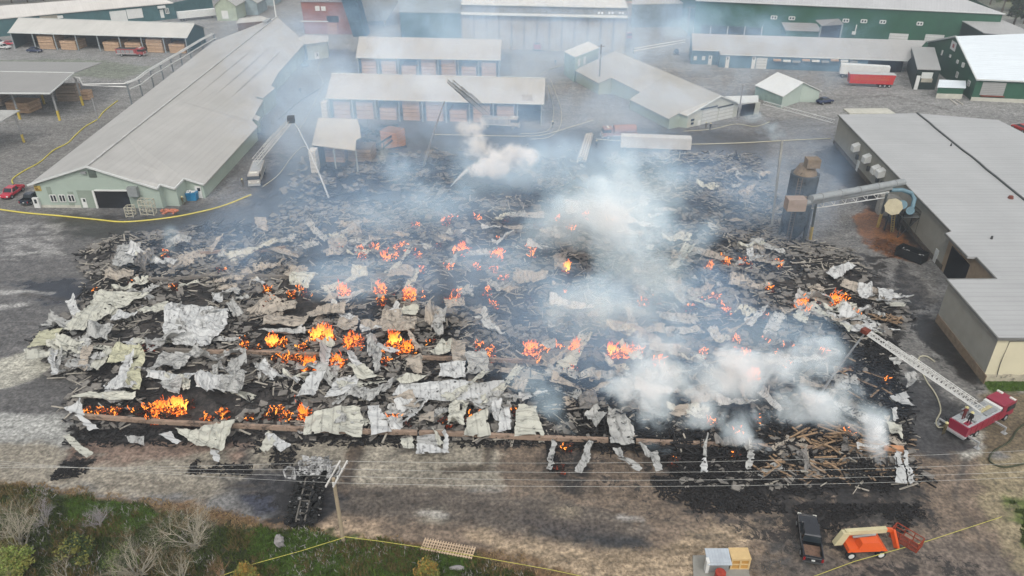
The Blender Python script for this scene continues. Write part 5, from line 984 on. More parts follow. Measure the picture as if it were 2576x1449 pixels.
MB().cyl(t2_ + Vector((.1, -.4, -4)), t2_ + Vector((.1, -.4, -2.8)), .35, n=10).build('transformer', ALU, p2); MB().bar(t2_ + Vector((-1, 0, -.5)), t2_ + Vector((1, 0, -.5)), .15).build('crossarm', mat('old_pole'), p2)
p3, t3_ = pole('utility_pole', 'pole with crossarm left of the largest green warehouse', (1728, 92), 11, .2, mat('old_pole')); MB().bar(t3_ + Vector((-1.5, 0, -.5)), t3_ + Vector((1.5, 0, -.5)), .2).build('crossarm', mat('old_pole'), p3)
p4, t4_ = pole('utility_pole', 'pale pole in front of the grey hall gable end', (1856, 300), 9, .15, PG)
p5, t5_ = pole('utility_pole', 'thin pole in front of the kiln building', (1492, 100), 12, .18, mat('old_pole')); p6, t6_ = pole('vent_mast', 'white mast standing on the far end of the hall ridge', (700, 78), F[1].z + 7, .25, WHITE)
def wire(label, a, b, sag=.6, r=.017, m=None, name='overhead_wire', grp=None, n=24):
    pts = [a.lerp(b, i / n) - Vector((0, 0, sag * 4 * (i / n) * (1 - i / n))) for i in range(n + 1)]
    return tag(MB().tube(pts, r, 4).build(name, m or mat('wire', (175, 175, 170), .5)), label, 'wire', grp)
WG_ = 'power wires running right from the wooden pole'
for k, (t_, v1) in enumerate(((-.8, 1196), (.1, 1182), (1.1, 1160), (2.2, 1128))):
    a = utop + Vector((.35, 0, .2)) + ad * t_; b = P(2680, v1, 9.0); wire('thin pale power wire running right from the wooden utility pole across the burnt yard', a, b, .9, grp=WG_)
    c = P(-300, 1130 + 14 * k, 9); wire('thin pale power wire running left from the wooden utility pole', a, c, .5, .015, grp='power wires running left from the wooden pole')
TAPE = mat('tape', (196, 188, 84), .5, .1)
def ribbon(label, pts, m=TAPE, name='caution_tape', r=.032, h=.9):
    o = MB(); q = [P(u, v, h) for u, v in pts]; o.tube(q, r, 4); return tag(o.build(name, m), label, 'tape')
ribbon('yellow caution tape from the pole down to the lower left', [(866, 1352), (760, 1385), (640, 1418), (540, 1455)])
ribbon('yellow caution tape running right from the pole over the slatted rack', [(866, 1350), (960, 1362), (1060, 1377), (1200, 1400), (1380, 1432), (1560, 1470)])
ribbon('yellow caution tape crossing the bottom right corner below the boom lift', [(2020, 1460), (2150, 1412), (2330, 1362), (2520, 1300)])
HY = mat('hose_yellow', (215, 200, 90), .6, .1); HP = mat('hose_pale', (195, 190, 165), .6, .1); HB = mat('hose_dark', (60, 65, 45), .7)
def hose(label, px, m=HY, r=.11):
    P0 = [Vector((u, v, 0)) for u, v in px]; out = []
    for i in range(len(P0) - 1):
        a, b, c, d = P0[max(i - 1, 0)], P0[i], P0[i + 1], P0[min(i + 2, len(P0) - 1)]
        for k in range(6):
            t = k / 6; q = .5 * ((2 * b) + (c - a) * t + (2 * a - 5 * b + 4 * c - d) * t * t + (3 * b - a - 3 * c + d) * t ** 3); out.append(P(q.x, q.y, .12))
    tag(MB().tube(out, r, 6).build('fire_hose', m), label, 'hose')
hose('thick yellow supply hose curving across the left yard in front of the green hall', [(-20, 524), (60, 535), (150, 543), (250, 553), (310, 558), (390, 552), (470, 540), (560, 518), (640, 486)], r=.15)
hose('yellow hose running from the red pickup up beside the thin grey pole', [(33, 463), (32, 450), (60, 430), (100, 408), (135, 378), (170, 360), (190, 340), (215, 318), (245, 300), (262, 280), (300, 250)], r=.14)
hose('pale hose crossing the smoke below the front centre shed', [(1090, 338), (1180, 340), (1340, 342), (1400, 330), (1440, 318), (1500, 300)], HP); hose('pale yellow hose crossing below the flat trailer to the right', [(1500, 350), (1700, 362), (1850, 360), (2000, 352), (2100, 348)], HP)
hose('yellow hose looping beside the maroon ladder truck', [(2352, 910), (2330, 896), (2312, 900), (2316, 925), (2332, 960), (2350, 985), (2362, 1010), (2366, 1035), (2355, 1060), (2362, 1075), (2388, 1072)], HP, .09); hose('dark green hose coiled on bare ground right of the ladder truck', [(2600, 1050), (2560, 1080), (2540, 1110), (2500, 1135), (2490, 1160), (2530, 1175), (2600, 1160)], HB, .1)
hose('pale hose looping beside the tall annex', [(1358, 190), (1375, 178), (1400, 168), (1420, 165)], HP); hose('pale hose lying by the right flank of the long hall', [(700, 300), (760, 250), (800, 225), (822, 205)], HB, .08)
for lb, px in (('pale hose snaking beside the right end of the front centre shed, the outer one', [(1385, 200), (1400, 240), (1412, 280), (1408, 320), (1380, 345), (1330, 350)]), ('pale hose snaking beside the right end of the front centre shed, the inner one', [(1378, 215), (1388, 250), (1392, 290), (1375, 330), (1300, 336)]), ('thin hose trailing down the lane right of the long hall', [(830, 120), (800, 170), (812, 210), (790, 260), (770, 300), (740, 340)]), ('thin hose running from the left ladder truck towards the bundle tower', [(660, 470), (700, 440), (730, 400), (760, 370), (780, 380), (790, 430)]), ('hose looping on wet ground below the tanker truck', [(1380, 430), (1400, 400), (1420, 420), (1440, 450), (1400, 470), (1370, 450)]), ('pale hose running along the front of the grey hall gable', [(1720, 330), (1790, 325), (1850, 312), (1900, 318), (1940, 305)])): hose(lb, px, HP, .09)
# pipe rack at left
PR = empty('pipe_rack', P(332, 262), 'white steam pipes on grey posts running diagonally along the long hall', 'pipe rack'); WP = mat('pipe_white', (222, 222, 218), .5)
lo = [(332, 263), (361, 250), (389, 226), (414, 211), (439, 194), (462, 180), (485, 165), (515, 145), (545, 128)]
pb = [P(*q) for q in lo]; hgt = 5.6
for p in pb: MB().bar(p, p + Vector((0, 0, hgt)), .28).build('post', mat('rack_post', (120, 128, 132)), PR); MB().bar(p + Vector((-.9, .3, hgt - .1)), p + Vector((.9, -.3, hgt - .1)), .2).build('cross_beam', mat('rack_post'), PR)
for dx, z in ((-.7, .2), (.1, .2), (.6, -1.2)): MB().tube([p + Vector((dx, -dx * .35, hgt + z)) for p in pb], .17, 6).build('pipe', WP, PR)
for dz in (0, .9): 
    q = pb[0] + Vector((-.3, 0, hgt + .2 - dz)); e = P(208, 212 + dz * 3, 6 - dz * .6); MB().tube([q, e, e + Vector((-.6, .3, 1.6)), e + Vector((-2.2, .5, 1.8))], .17, 6).build('pipe', WP, PR)
PR2 = empty('pipe_rack', P(1594, 136), 'pair of white pipes on a post crossing the yard towards the blue workshop', 'pipe rack'); a, b = P(1594, 122, 5), P(1724, 100, 5); 
MB().bar(P(1594, 134), P(1594, 120, 5.4), .4).build('post', mat('rack_post'), PR2)
for dz in (0, -.8): MB().cyl(a + Vector((0, 0, dz)), b + Vector((0, 0, dz)), .16, n=6).build('pipe', WP, PR2)
ld = MB(); a, b = P(1920, 258, 5), P(2100, 306, 5)
for s in (-.4, .4): ld.bar(a + Vector((0, 0, s)), b + Vector((0, 0, s)), .13)
for i in range(30): ld.bar(a.lerp(b, i / 30) + Vector((0, 0, -.4)), a.lerp(b, (i + 1) / 30) + Vector((0, 0, .4)), .08)
tag(ld.build('pipe_bridge', WP), 'thin white lattice pipe bridge from the small white roofed building to the grey warehouse', 'pipe bridge')
a = PP((2122, 273, .4), (2232, 272, .4), (2253, 285, .4), (2138, 285, .4)); tag(MB().slab(a, .4).build('concrete_slab', CONC), 'low pale slab on the yard above the grey warehouse corner', 'slab')
for i in range(2): o = MB(); a = P(2390 + 14 * i, 252 + i); o.bar(a + Vector((0, 0, .15)), P(2408 + 14 * i, 263, .15), .3); tag(o.build('timber_beam', mat('pale_beam')), 'short timber beam on the yard below the barn porch, ' + ('left one' if i == 0 else 'right one'), 'beam')
for i in range(3): a = P(120 + i * 6, 455 - i * 8); 
for (u0, v0, u1, v1, n_) in ((82, 330, 60, 345, 0),): pass
# --- people
def person(label, u, v, coat, h=1.78, base=0, rz=0):
    c = P(u, v, base); e = empty('person', c, label, 'person', rz=rz); k = h / 1.78
    me = bpy.data.meshes.new('body'); J = [(0, 0, .98), (0, 0, 1.22), (0, 0, 1.45), (0, 0, 1.56), (0, .02, 1.66), (.2, 0, 1.42), (.3, .08, 1.15), (.26, .3, 1.02), (-.2, 0, 1.42), (-.3, .05, 1.15), (-.24, .26, .98), (.1, 0, .9), (.13, .03, .5), (.13, 0, .06), (.13, .14, .04), (-.1, 0, .9), (-.14, -.04, .5), (-.14, -.1, .06), (-.14, .04, .04)]
    E = [(0, 1), (1, 2), (2, 3), (3, 4), (2, 5), (5, 6), (6, 7), (2, 8), (8, 9), (9, 10), (0, 11), (11, 12), (12, 13), (13, 14), (0, 15), (15, 16), (16, 17), (17, 18)]
    me.from_pydata([tuple(x * k for x in j) for j in J], E, []); ob = bpy.data.objects.new('body', me); COL.objects.link(ob); ob.parent = e
    rd_ = [.16, .17, .18, .06, .11, .09, .065, .05, .09, .065, .05, .11, .08, .06, .05, .11, .08, .06, .05]
    sk = ob.modifiers.new('skin', 'SKIN'); ob.modifiers.new('sub', 'SUBSURF').render_levels = 1
    for i, v_ in enumerate(me.skin_vertices[0].data): v_.radius = (rd_[i] * k, rd_[i] * k * .85)
    me.skin_vertices[0].data[0].use_root = True; me.materials.append(coat)
    MB().cyl((0, .02, 1.7 * k), (0, .02, 1.86 * k), .17 * k, .1 * k, 10).cyl((0, .02, 1.7 * k), (0, .02, 1.73 * k), .22 * k, .22 * k, 10).build('helmet', mat('helmet', (225, 215, 160), .4) if coat is not DARK else BLACK, e, True)
CO = mat('turnout_coat', (95, 85, 60), .8, .1, 3); CB = mat('black_coat', (45, 42, 42), .8, .15, 3); CR = mat('red_coat', (110, 45, 45), .8)
person('firefighter in dark red coat standing at the ladder controls on the maroon truck', 2422, 1054, CR, 1.8, 2.24); person('firefighter in black coat on the rear deck of the maroon truck', 2436, 1066, CB, 1.75, 2.24, 2)
person('person in dark clothes walking on the far yard right of the red tanker', 1550, 119, CB); person('person in blue clothes standing by the corner of the tall annex', 1397, 163, mat('blue_coat', (60, 90, 120))); person('person in dark coat standing in the lane right of the long hall', 756, 235, CB); person('person in tan coat near the stepped hall corner by the blue bin', 462, 515, CO)
person('firefighter in tan coat beside the blue water end of the left ladder truck', 612, 470, CO); person('firefighter in black coat below the tanker truck', 1500, 372, CB); person('firefighter in tan coat at the foot of the grey hall doors', 1775, 325, CO); person('firefighter in black coat at the foot of the grey hall doors', 1786, 327, CB); person('firefighter in tan coat near the right corner post of the front centre shed', 1390, 322, CO); person('firefighter in tan coat standing behind the ladder truck by the curving hose', 2372, 1092, CO)
# water jets
JET = mat('water', (225, 230, 234), .4, .15, 2); JET.node_tree.nodes['Principled BSDF'].inputs['Alpha'].default_value = .45
def jet(label, a, b, r0, r1, arc=1.0, n=16):
    pts = [a.lerp(b, i / n) + Vector((0, 0, arc * 4 * (i / n) * (1 - i / n))) for i in range(n + 1)]; rs = [r0 + (r1 - r0) * i / n for i in range(n + 1)]
    tag(MB().tube(pts, rs, 8).build('water_jet', JET, smooth=True), label, 'water jet')
jet('straight white water jet falling from the maroon ladder tip into white smoke', tip, P(2052, 1010, 1.5), .09, .14, .4); jet('white water jet falling from the centre ladder onto smoking ground', P(1118, 256, 18), P(1066, 418, 0), .12, .3, .5); jet('pale water jet from the left ladder basket over the bundle tower', T2 + Vector((.6, 0, 0)), P(828, 500, 0), .08, .22, 1.2)
jet('short fanning water jet shot up from a ground monitor into the cream cloud', P(1133, 470, .5), P(1176, 428, 2.6), .06, .5, .2)
# ---------------------------------------------------------------- burnt debris field
def gz(x, y):
    i = min(max(int(np.searchsorted(gx, x)), 0), len(gx) - 1); j = min(max(int(np.searchsorted(gy, y)), 0), len(gy) - 1); return float(Z[j, i])
SM = {}
for k, c, st in (('w', (203, 204, 202), .45), ('c', (198, 197, 184), .38), ('g', (180, 180, 176), .55), ('t', (178, 168, 154), .5), ('y', (192, 190, 162), .45), ('d', (134, 130, 125), .65)):
    for a in (0, 1): SM[k + str(a)] = mat('sheet_' + k + str(a), c, .6, .12, .9, rib=((1, .15, 1.25, .66) if a else (.2, 1, 1.25, .66)), soot=st)
def sheetmesh(q, h, amp, nx, ny, seed, rag=.5, curl=0, hole=.03):
    """q: four world points; returns MB of a torn, dented metal sheet"""
    o = MB(); rs = np.random.RandomState(seed); s1, s2 = rs.uniform(0, 90, 2); L1 = (q[1] - q[0]).length; L2 = (q[3] - q[0]).length; ph = rs.uniform(0, 6)
    for j in range(ny + 1):
        for i in range(nx + 1):
            s, t = i / nx, j / ny; e = 0
            p = (q[0] * (1 - s) + q[1] * s) * (1 - t) + (q[3] * (1 - s) + q[2] * s) * t
            wx = (float(vnoise(np.array(s * L1 * .45 + s1), np.array(t * L2 * .45 + s2))) - .5); wy = (float(vnoise(np.array(s * L1 * .45 + s2 + 31), np.array(t * L2 * .45 + s1 + 7))) - .5)
            cr_ = 1 - abs(2 * float(vnoise(np.array(s * L1 * .9 + s1 + 5), np.array(t * L2 * .9 + s2 + 9))) - 1); wx += rs.uniform(-.35, .35) * (.6 if (i in (0, nx) or j in (0, ny)) else .12)
            z = cr_ * cr_ * amp * .55 + abs(float(fbm(np.array(s * L1 * .5 + s2), np.array(t * L2 * .5 + s1), 3)) - .5) * 2 * amp * 2.2 + curl * max(0, math.sin(ph + s * 3.1) * math.sin(t * 3.1 + ph * .3)) ** 2
            ed = rag * (1 if (i in (0, nx) or j in (0, ny)) else .35)
            o.v.append((p.x + wx * ed * 1.6, p.y + wy * ed * 1.6, max(gz(p.x, p.y), .0) + h + z))
    for j in range(ny):
        for i in range(nx):
            edge = i in (0, nx - 1) or j in (0, ny - 1)
            if rs.rand() < (hole * 4 if edge else hole): continue
            a = j * (nx + 1) + i; o.f.append((a, a + 1, a + nx + 2, a + nx + 1))
    return o
def recentre(ob):
    n = len(ob.data.vertices); co = np.zeros(n * 3, np.float32); ob.data.vertices.foreach_get('co', co); co = co.reshape(-1, 3); c = co.mean(0); c[2] = co[:, 2].min(); co -= c
    ob.data.vertices.foreach_set('co', co.ravel()); ob.location = Vector([float(x) for x in c]); return ob
_sid = [0]
def sheet(px, c, label, amp=.35, curl=.0, h=1.15, rag=.35, hole=.006, rb=None):
    _sid[0] += 1; q = [P(u, v, .9) for u, v in px]; q = [Vector((p.x, p.y, 0)) for p in q]
    L1, L2 = (q[1] - q[0]).length, (q[3] - q[0]).length
    nx, ny = max(4, min(40, int(L1 / .3))), max(4, min(40, int(L2 / .3)))
    ob = sheetmesh(q, h, amp, nx, ny, _sid[0], rag, curl, hole).build('roof_sheet', SM[c + str(rb if rb is not None else _sid[0] % 2)])
    return tag(recentre(ob), label, 'metal sheet', 'crumpled roofing sheets over the burnt building')
SH = [
 ([(235, 768), (302, 785), (215, 842), (160, 840)], 'c', 'large cream ribbed sheet sloping at the left end, just above the blistered one', .25, 0),
 ([(96, 839), (165, 834), (132, 874), (69, 881)], 'y', 'blistered cream sheet with brown spots, leftmost piece on the asphalt', .15, 0),
 ([(425, 775), (580, 782), (577, 828), (410, 830)], 'w', 'biggest white roof panel with a dark oval patch, upper left of the debris', .35, .4),
 ([(410, 832), (575, 829), (525, 882), (440, 875)], 'w', 'torn white panel hanging below the biggest white roof panel', .5, .6),
 ([(232, 832), (295, 830), (272, 870), (220, 860)], 'g', 'curled grey white sheet right of the cream sloping sheet', .5, 1.2),
 ([(355, 782), (425, 777), (410, 802), (350, 806)], 'c', 'buckled cream strip joined to the left of the biggest white roof panel', .5, .5),
 ([(298, 787), (352, 800), (325, 817), (285, 818)], 'w', 'white wedge shaped sheet between the cream slope and the buckled strip', .3, .3),
 ([(240, 745), (380, 750), (300, 785), (232, 772)], 'c', 'long crinkled cream sheet forming the top of the left heap', .35, .6),
 ([(300, 877), (358, 877), (378, 915), (268, 927)], 'y', 'pale yellow sheet arched over the gap at left', .4, .7),
 ([(212, 885), (238, 885), (215, 942), (193, 938)], 't', 'narrow curved tan strip standing left of the pale yellow sheet', .3, .8),
 ([(270, 885), (296, 887), (252, 943), (230, 932)], 'c', 'slanting pinkish cream strip against the pale yellow sheet', .3, .8),
 ([(135, 885), (148, 885), (145, 946), (128, 946)], 'w', 'narrow upright white strip at the left corner of the debris, outer one', .2, .6), ([(150, 880), (162, 880), (152, 935), (142, 935)], 'g', 'narrow upright grey strip at the left corner of the debris, inner one', .2, .6),
 ([(335, 915), (370, 915), (352, 987), (320, 984)], 'y', 'pale yellow sheet bending down below the arched one', .4, .9),
 ([(260, 977), (322, 947), (324, 985), (265, 992)], 'w', 'flat white sheet lying left of the bending yellow sheet', .3, .2),
 ([(410, 895), (497, 895), (462, 938), (390, 938)], 'g', 'ash streaked grey white sheet in the middle of the left heap', .4, .6),
 ([(375, 947), (494, 947), (475, 967), (368, 963)], 'w', 'long pale strip below the ash streaked sheet', .25, .3), ([(400, 970), (467, 968), (458, 998), (425, 1000)], 'g', 'frayed white sheet tapering towards the tall flame', .4, .3),
 ([(502, 957), (566, 957), (540, 1003), (493, 992)], 'w', 'crumpled white sheet left of the dark gap, near the tall flame', .5, .4), ([(560, 962), (627, 962), (612, 1012), (548, 1004)], 'g', 'twisted grey white sheet ending in ragged fingers', .8, .6), ([(580, 912), (625, 900), (610, 960), (560, 962)], 'g', 'folded grey strips rising above the ragged fingers sheet', .8, 1),
 ([(172, 1012), (225, 990), (345, 995), (335, 1010)], 'c', 'long arched cream strip curving over the bottom left fires', .2, .9), ([(167, 1030), (207, 1015), (212, 1050), (190, 1056)], 'w', 'bent white strip at the left corner of the arch', .2, .8), ([(190, 1052), (215, 1054), (249, 1088), (222, 1093)], 'w', 'smooth white strip sliding down from the arch corner', .15, .3),
 ([(300, 627), (357, 620), (337, 680), (285, 682)], 'g', 'large grey ribbed panel at the upper left end of the field', .4, .6), ([(360, 625), (400, 640), (370, 690), (340, 690)], 'd', 'dark grey twisted sheet right of the upper left ribbed panel', .7, .6), ([(415, 655), (452, 667), (440, 679), (415, 669)], 'w', 'small pale sheet above the upper left timbers', .3, .2), ([(270, 690), (340, 690), (330, 715), (262, 712)], 't', 'tan grey rumpled sheet below the upper left ribbed panel', .6, .5), ([(430, 610), (490, 598), (480, 615), (440, 625)], 'g', 'grey sheet propped up like a tent at the upper left', .4, 1.2),
 ([(540, 745), (562, 745), (560, 768), (540, 768)], 'w', 'bright white upright sheet on top of the biggest white panel', .2, .8),
 ([(806, 777), (873, 776), (864, 797), (794, 799)], 't', 'tan ribbed sheet in the middle above the yellow fire', .3, .4), ([(669, 802), (781, 804), (769, 832), (657, 833)], 't', 'wide tan ribbed sheet left of the yellow fire', .35, .5), ([(709, 772), (751, 773), (744, 790), (699, 792)], 't', 'small tan folded sheet above the wide tan one', .4, .7), ([(735, 700), (805, 702), (780, 735), (725, 730)], 'c', 'creamy curled sheet above the small tan folded sheet', .6, .8), ([(885, 678), (925, 678), (925, 710), (883, 705)], 'c', 'bright cream crumpled sheet above the tall orange fires', .5, .5), ([(985, 682), (1042, 678), (1038, 708), (975, 708)], 't', 'tan square sheet right of the bright cream crumpled one', .3, .3),
 ([(969, 788), (1008, 795), (1006, 822), (964, 818)], 't', 'tan folded box shaped sheet near the centre', .5, .8), ([(1009, 777), (1055, 782), (1046, 798), (1007, 796)], 'c', 'pale sheet lip right of the tan box shaped sheet', .3, .6), ([(909, 822), (966, 814), (951, 834), (907, 837)], 't', 'rumpled tan sheet below the pale lip, centre left', .4, .5), ([(858, 808), (903, 810), (896, 847), (838, 847)], 't', 'rippled tan sheet directly right of the yellow fire', .5, .6), ([(655, 835), (765, 835), (770, 850), (690, 848)], 'g', 'thin curved grey sheet edge above the left yellow flame', .2, .5),
 ([(970, 818), (1050, 818), (1045, 850), (960, 850)], 't', 'long brownish draped sheet above the right yellow fire', .7, .7), ([(1080, 778), (1110, 784), (1095, 830), (1068, 822)], 't', 'tall brown sheet pointing up beside the dark pit', .6, 1.6), ([(1090, 800), (1125, 800), (1120, 855), (1085, 850)], 'g', 'grey hollow curled sheet right of the dark pit', .8, 1.2),
 ([(784, 950), (821, 943), (792, 1008), (745, 1003)], 'w', 'grey white slab sliding down left of the central twisted strips', .3, .3), ([(861, 963), (911, 948), (884, 1003), (817, 1008)], 'w', 'long white slab in the centre with a blue grey sheen', .3, .4), ([(896, 983), (967, 981), (934, 1016), (867, 1013)], 'g', 'frosted grey sheet right of the long white slab', .4, .3), ([(816, 882), (841, 882), (822, 940), (804, 940)], 'w', 'upright twisted strip rising between the orange fires', .3, 2.2), ([(800, 868), (848, 876), (840, 886), (798, 872)], 'c', 'short cross strip on top of the twisted strip', .3, 1.0), ([(861, 888), (883, 888), (918, 931), (894, 934)], 'w', 'smooth white strip leaning down to the right of the fires', .2, 1.0), ([(942, 885), (964, 885), (962, 947), (946, 942)], 'g', 'hanging grey strip below the spread fan of metal', .3, 1.2), ([(952, 878), (1006, 886), (994, 896), (950, 890)], 'w', 'horizontal white strip of the fan of metal', .2, .8), ([(925, 862), (950, 850), (956, 905), (925, 905)], 'g', 'fan shaped folded sheet right of the orange fires', .8, 1.5),
 ([(868, 932), (915, 928), (945, 960), (900, 965)], 'c', 'arched white sheet above the central slabs', .4, 1),
 ([(772, 1058), (862, 1033), (852, 1100), (765, 1097)], 'c', 'wide cream sheet curling over the front sill, left of the tall cream one', .4, .7), ([(861, 1030), (911, 1033), (916, 1106), (855, 1101)], 'c', 'tall cream ribbed sheet draped over the front sill', .3, .6), ([(928, 1035), (956, 1033), (986, 1096), (934, 1100)], 'w', 'smooth bright white rounded sheet at the front sill', .2, .6),
 ([(1026, 848), (1045, 853), (1063, 896), (1044, 892)], 't', 'leaning tan strip right of the two yellow flames', .2, 1.2), ([(1114, 863), (1140, 883), (1134, 899), (1079, 908)], 'c', 'beige cone shaped folded sheet left of the standing panel', .4, 1.3), ([(1136, 865), (1171, 870), (1171, 923), (1138, 923)], 't', 'standing tan ribbed panel with a pointed top', .2, 1.2), ([(1107, 923), (1173, 923), (1168, 963), (1104, 963)], 'w', 'white ribbed panel directly below the standing tan panel', .2, .3), ([(1020, 920), (1068, 915), (1055, 950), (1032, 950)], 't', 'tan sheet bent upright left of the white ribbed panel', .5, 1.0), ([(992, 968), (1050, 952), (1080, 955), (1020, 978)], 'c', 'curved pale sheet lip above the broad frosted panel', .3, .6), ([(1175, 905), (1225, 895), (1230, 950), (1175, 960)], 'g', 'grey shredded sheets right of the white ribbed panel', .7, .7),
 ([(1019, 970), (1270, 968), (1265, 1024), (981, 1002)], 'w', 'broadest frosted white ribbed panel lying level in the centre front', .12, 0), ([(971, 1012), (1036, 990), (1056, 1031), (994, 1031)], 't', 'brownish scooped sheet under the left end of the broadest panel', .3, .5), ([(1171, 1058), (1227, 1045), (1237, 1102), (1164, 1110)], 'c', 'split cream ribbed sheet leaning on the front sill below the broadest panel', .25, .6), ([(1056, 1055), (1088, 1038), (1088, 1067), (1056, 1069)], 't', 'small beige box shaped sheet below the broadest panel', .2, .8), ([(1262, 1035), (1281, 1033), (1289, 1092), (1253, 1097)], 'w', 'narrow white pointed sheet left of the large cream corrugated sheet', .3, .8), ([(1133, 1022), (1180, 1020), (1170, 1080), (1130, 1085)], 'c', 'pale folded sheet hanging below the broadest panel', .6, .8), ([(1235, 1022), (1262, 1020), (1256, 1066), (1242, 1070)], 'w', 'thin torn white tail below the right end of the broadest panel', .4, .8),
 ([(1305, 1033), (1352, 1036), (1370, 1102), (1289, 1101)], 'c', 'large cream corrugated sheet at the front sill, right of the broadest panel', .25, .4), ([(1345, 938), (1434, 884), (1429, 901), (1386, 937)], 't', 'flat beige plank like sheet beside the right centre fire', .2, .4), ([(1370, 862), (1396, 882), (1388, 893), (1366, 888)], 'g', 'small grey curled sheet above the beige plank like sheet', .4, .7),
 ([(1463, 1050), (1502, 1038), (1530, 1058), (1494, 1089)], 'g', 'cracked grey sheet bulging at the front right of centre', .6, .6), ([(1448, 1015), (1495, 1000), (1510, 1040), (1455, 1045)], 'd', 'dark wrinkled sheet above the cracked grey one', .7, .6), ([(1528, 1055), (1577, 1060), (1599, 1120), (1534, 1128)], 'g', 'long grey corrugated flap hanging over the front sill at right', .25, .4), ([(1698, 1035), (1730, 1027), (1728, 1057), (1676, 1057)], 't', 'flat tan panel under the white smoke at right', .15, .2), ([(1478, 945), (1506, 941), (1506, 966), (1480, 971)], 't', 'small tan sheet standing alone in the smoke', .3, .8), ([(1505, 900), (1518, 900), (1540, 925), (1528, 930)], 'w', 'small white strip below the right centre fire pile', .2, .4),
 ([(1443, 1188), (1483, 1113), (1499, 1119), (1461, 1195)], 'g', 'straight grey plank sheet right of the burning heap below the sill', .08, 0), ([(1370, 1185), (1392, 1112), (1405, 1120), (1384, 1190)], 'g', 'bent grey strip left of the burning heap below the sill', .2, .5), ([(1541, 1131), (1560, 1130), (1577, 1162), (1557, 1158)], 'g', 'upper half of a kinked grey strip on brown ground', .15, .4), ([(1556, 1157), (1577, 1152), (1614, 1183), (1608, 1190)], 'g', 'lower tail of a kinked grey strip on brown ground', .12, .3), ([(1597, 1121), (1610, 1117), (1652, 1155), (1632, 1160)], 'g', 'twisted grey strip beside the kinked strip', .2, .6), ([(1632, 1150), (1652, 1140), (1660, 1192), (1646, 1195)], 'g', 'hanging lower end of the twisted grey strip', .2, .6),
 ([(1765, 1128), (1782, 1110), (1777, 1160), (1763, 1160)], 'g', 'left side of a grey metal arch at lower right', .3, 1), ([(1768, 1160), (1778, 1160), (1778, 1198), (1758, 1198)], 'w', 'pale foot of the grey metal arch at lower right', .2, .5), ([(1785, 1112), (1880, 1118), (1870, 1135), (1795, 1128)], 'd', 'frayed top of the grey metal arch at lower right', .4, .6), ([(1870, 1125), (1888, 1125), (1890, 1190), (1878, 1190)], 'g', 'right side of the grey metal arch at lower right', .2, .9),
 ([(2253, 1137), (2268, 1139), (2278, 1220), (2254, 1218)], 'w', 'long mottled white panel at the right end of the field, left one of two', .06, 0), ([(2271, 1137), (2282, 1140), (2296, 1219), (2284, 1226)], 'w', 'long mottled white panel at the right end of the field, right one of two', .08, .1),
 ([(2234, 1031), (2250, 1029), (2265, 1063), (2244, 1063)], 'w', 'bright white strip right of the rising white smoke column', .2, .5), ([(2222, 1076), (2264, 1080), (2272, 1112), (2244, 1112)], 'c', 'cream crumpled sheet below the bright white strip at right', .4, .5), ([(2237, 1001), (2277, 987), (2283, 1003), (2252, 1015)], 'w', 'clean pale sheet lying alone near the ladder shadow', .1, .1), ([(2252, 1017), (2276, 1012), (2293, 1024), (2278, 1031)], 'w', 'small folded pale sheet below the clean one', .2, .3), ([(2268, 958), (2300, 950), (2310, 975), (2275, 985)], 'g', 'grey crumpled cone of sheet beside the ladder', .6, 1.2), ([(2204, 737), (2242, 733), (2238, 766), (2209, 766)], 'w', 'white ribbed sheet at the upper right end of the field', .3, .4), ([(2150, 742), (2190, 738), (2200, 758), (2165, 770)], 'w', 'bent white sheet left of the white ribbed one at upper right', .5, .7), ([(2245, 765), (2278, 770), (2276, 777), (2240, 775)], 'c', 'small cream board like sheet on the asphalt at right', .1, 0), ([(2075, 700), (2130, 672), (2150, 680), (2100, 715)], 'w', 'long pale sheets bunched above the right fires', .5, .7), ([(2120, 1112), (2132, 1110), (2136, 1152), (2118, 1150)], 'd', 'upright grey plank panel in the lower right heap', .1, .6), ([(1995, 1150), (2030, 1140), (2042, 1186), (2030, 1190)], 'd', 'dark grey curved strip lying lower right', .3, .5), ([(2235, 905), (2270, 905), (2262, 920), (2240, 920)], 'g', 'small grey crumpled sheet below the ladder tip', .5, .6), ([(2150, 830), (2190, 828), (2195, 850), (2165, 852)], 'w', 'pale sheet under the maroon truck ladder tip', .4, .5),
 ([(155, 1103), (171, 1098), (238, 1144), (219, 1156)], 'c', 'long pale cream strip lying on bare ground at bottom left', .06, 0), ([(322, 1102), (367, 1102), (367, 1126), (330, 1119)], 'g', 'small scalloped grey sheet on the red brown ground', .3, .3), ([(400, 1097), (427, 1091), (461, 1114), (450, 1123)], 'w', 'smooth white wing left of the big white tapering sheet', .15, .2), ([(440, 1094), (605, 1062), (560, 1140), (512, 1137)], 'c', 'big white tapering sheet fallen in front of the sill', .35, .6), ([(527, 1138), (558, 1138), (553, 1165), (533, 1164)], 'w', 'white tip sheet at the foot of the big tapering sheet', .1, .1), ([(669, 1095), (690, 1092), (734, 1128), (707, 1143)], 'w', 'right wing of the white folded sheet left of the burnt truck', .15, .2), ([(652, 1131), (670, 1094), (688, 1118), (665, 1150)], 'c', 'left wing of the white folded sheet left of the burnt truck', .15, .3),
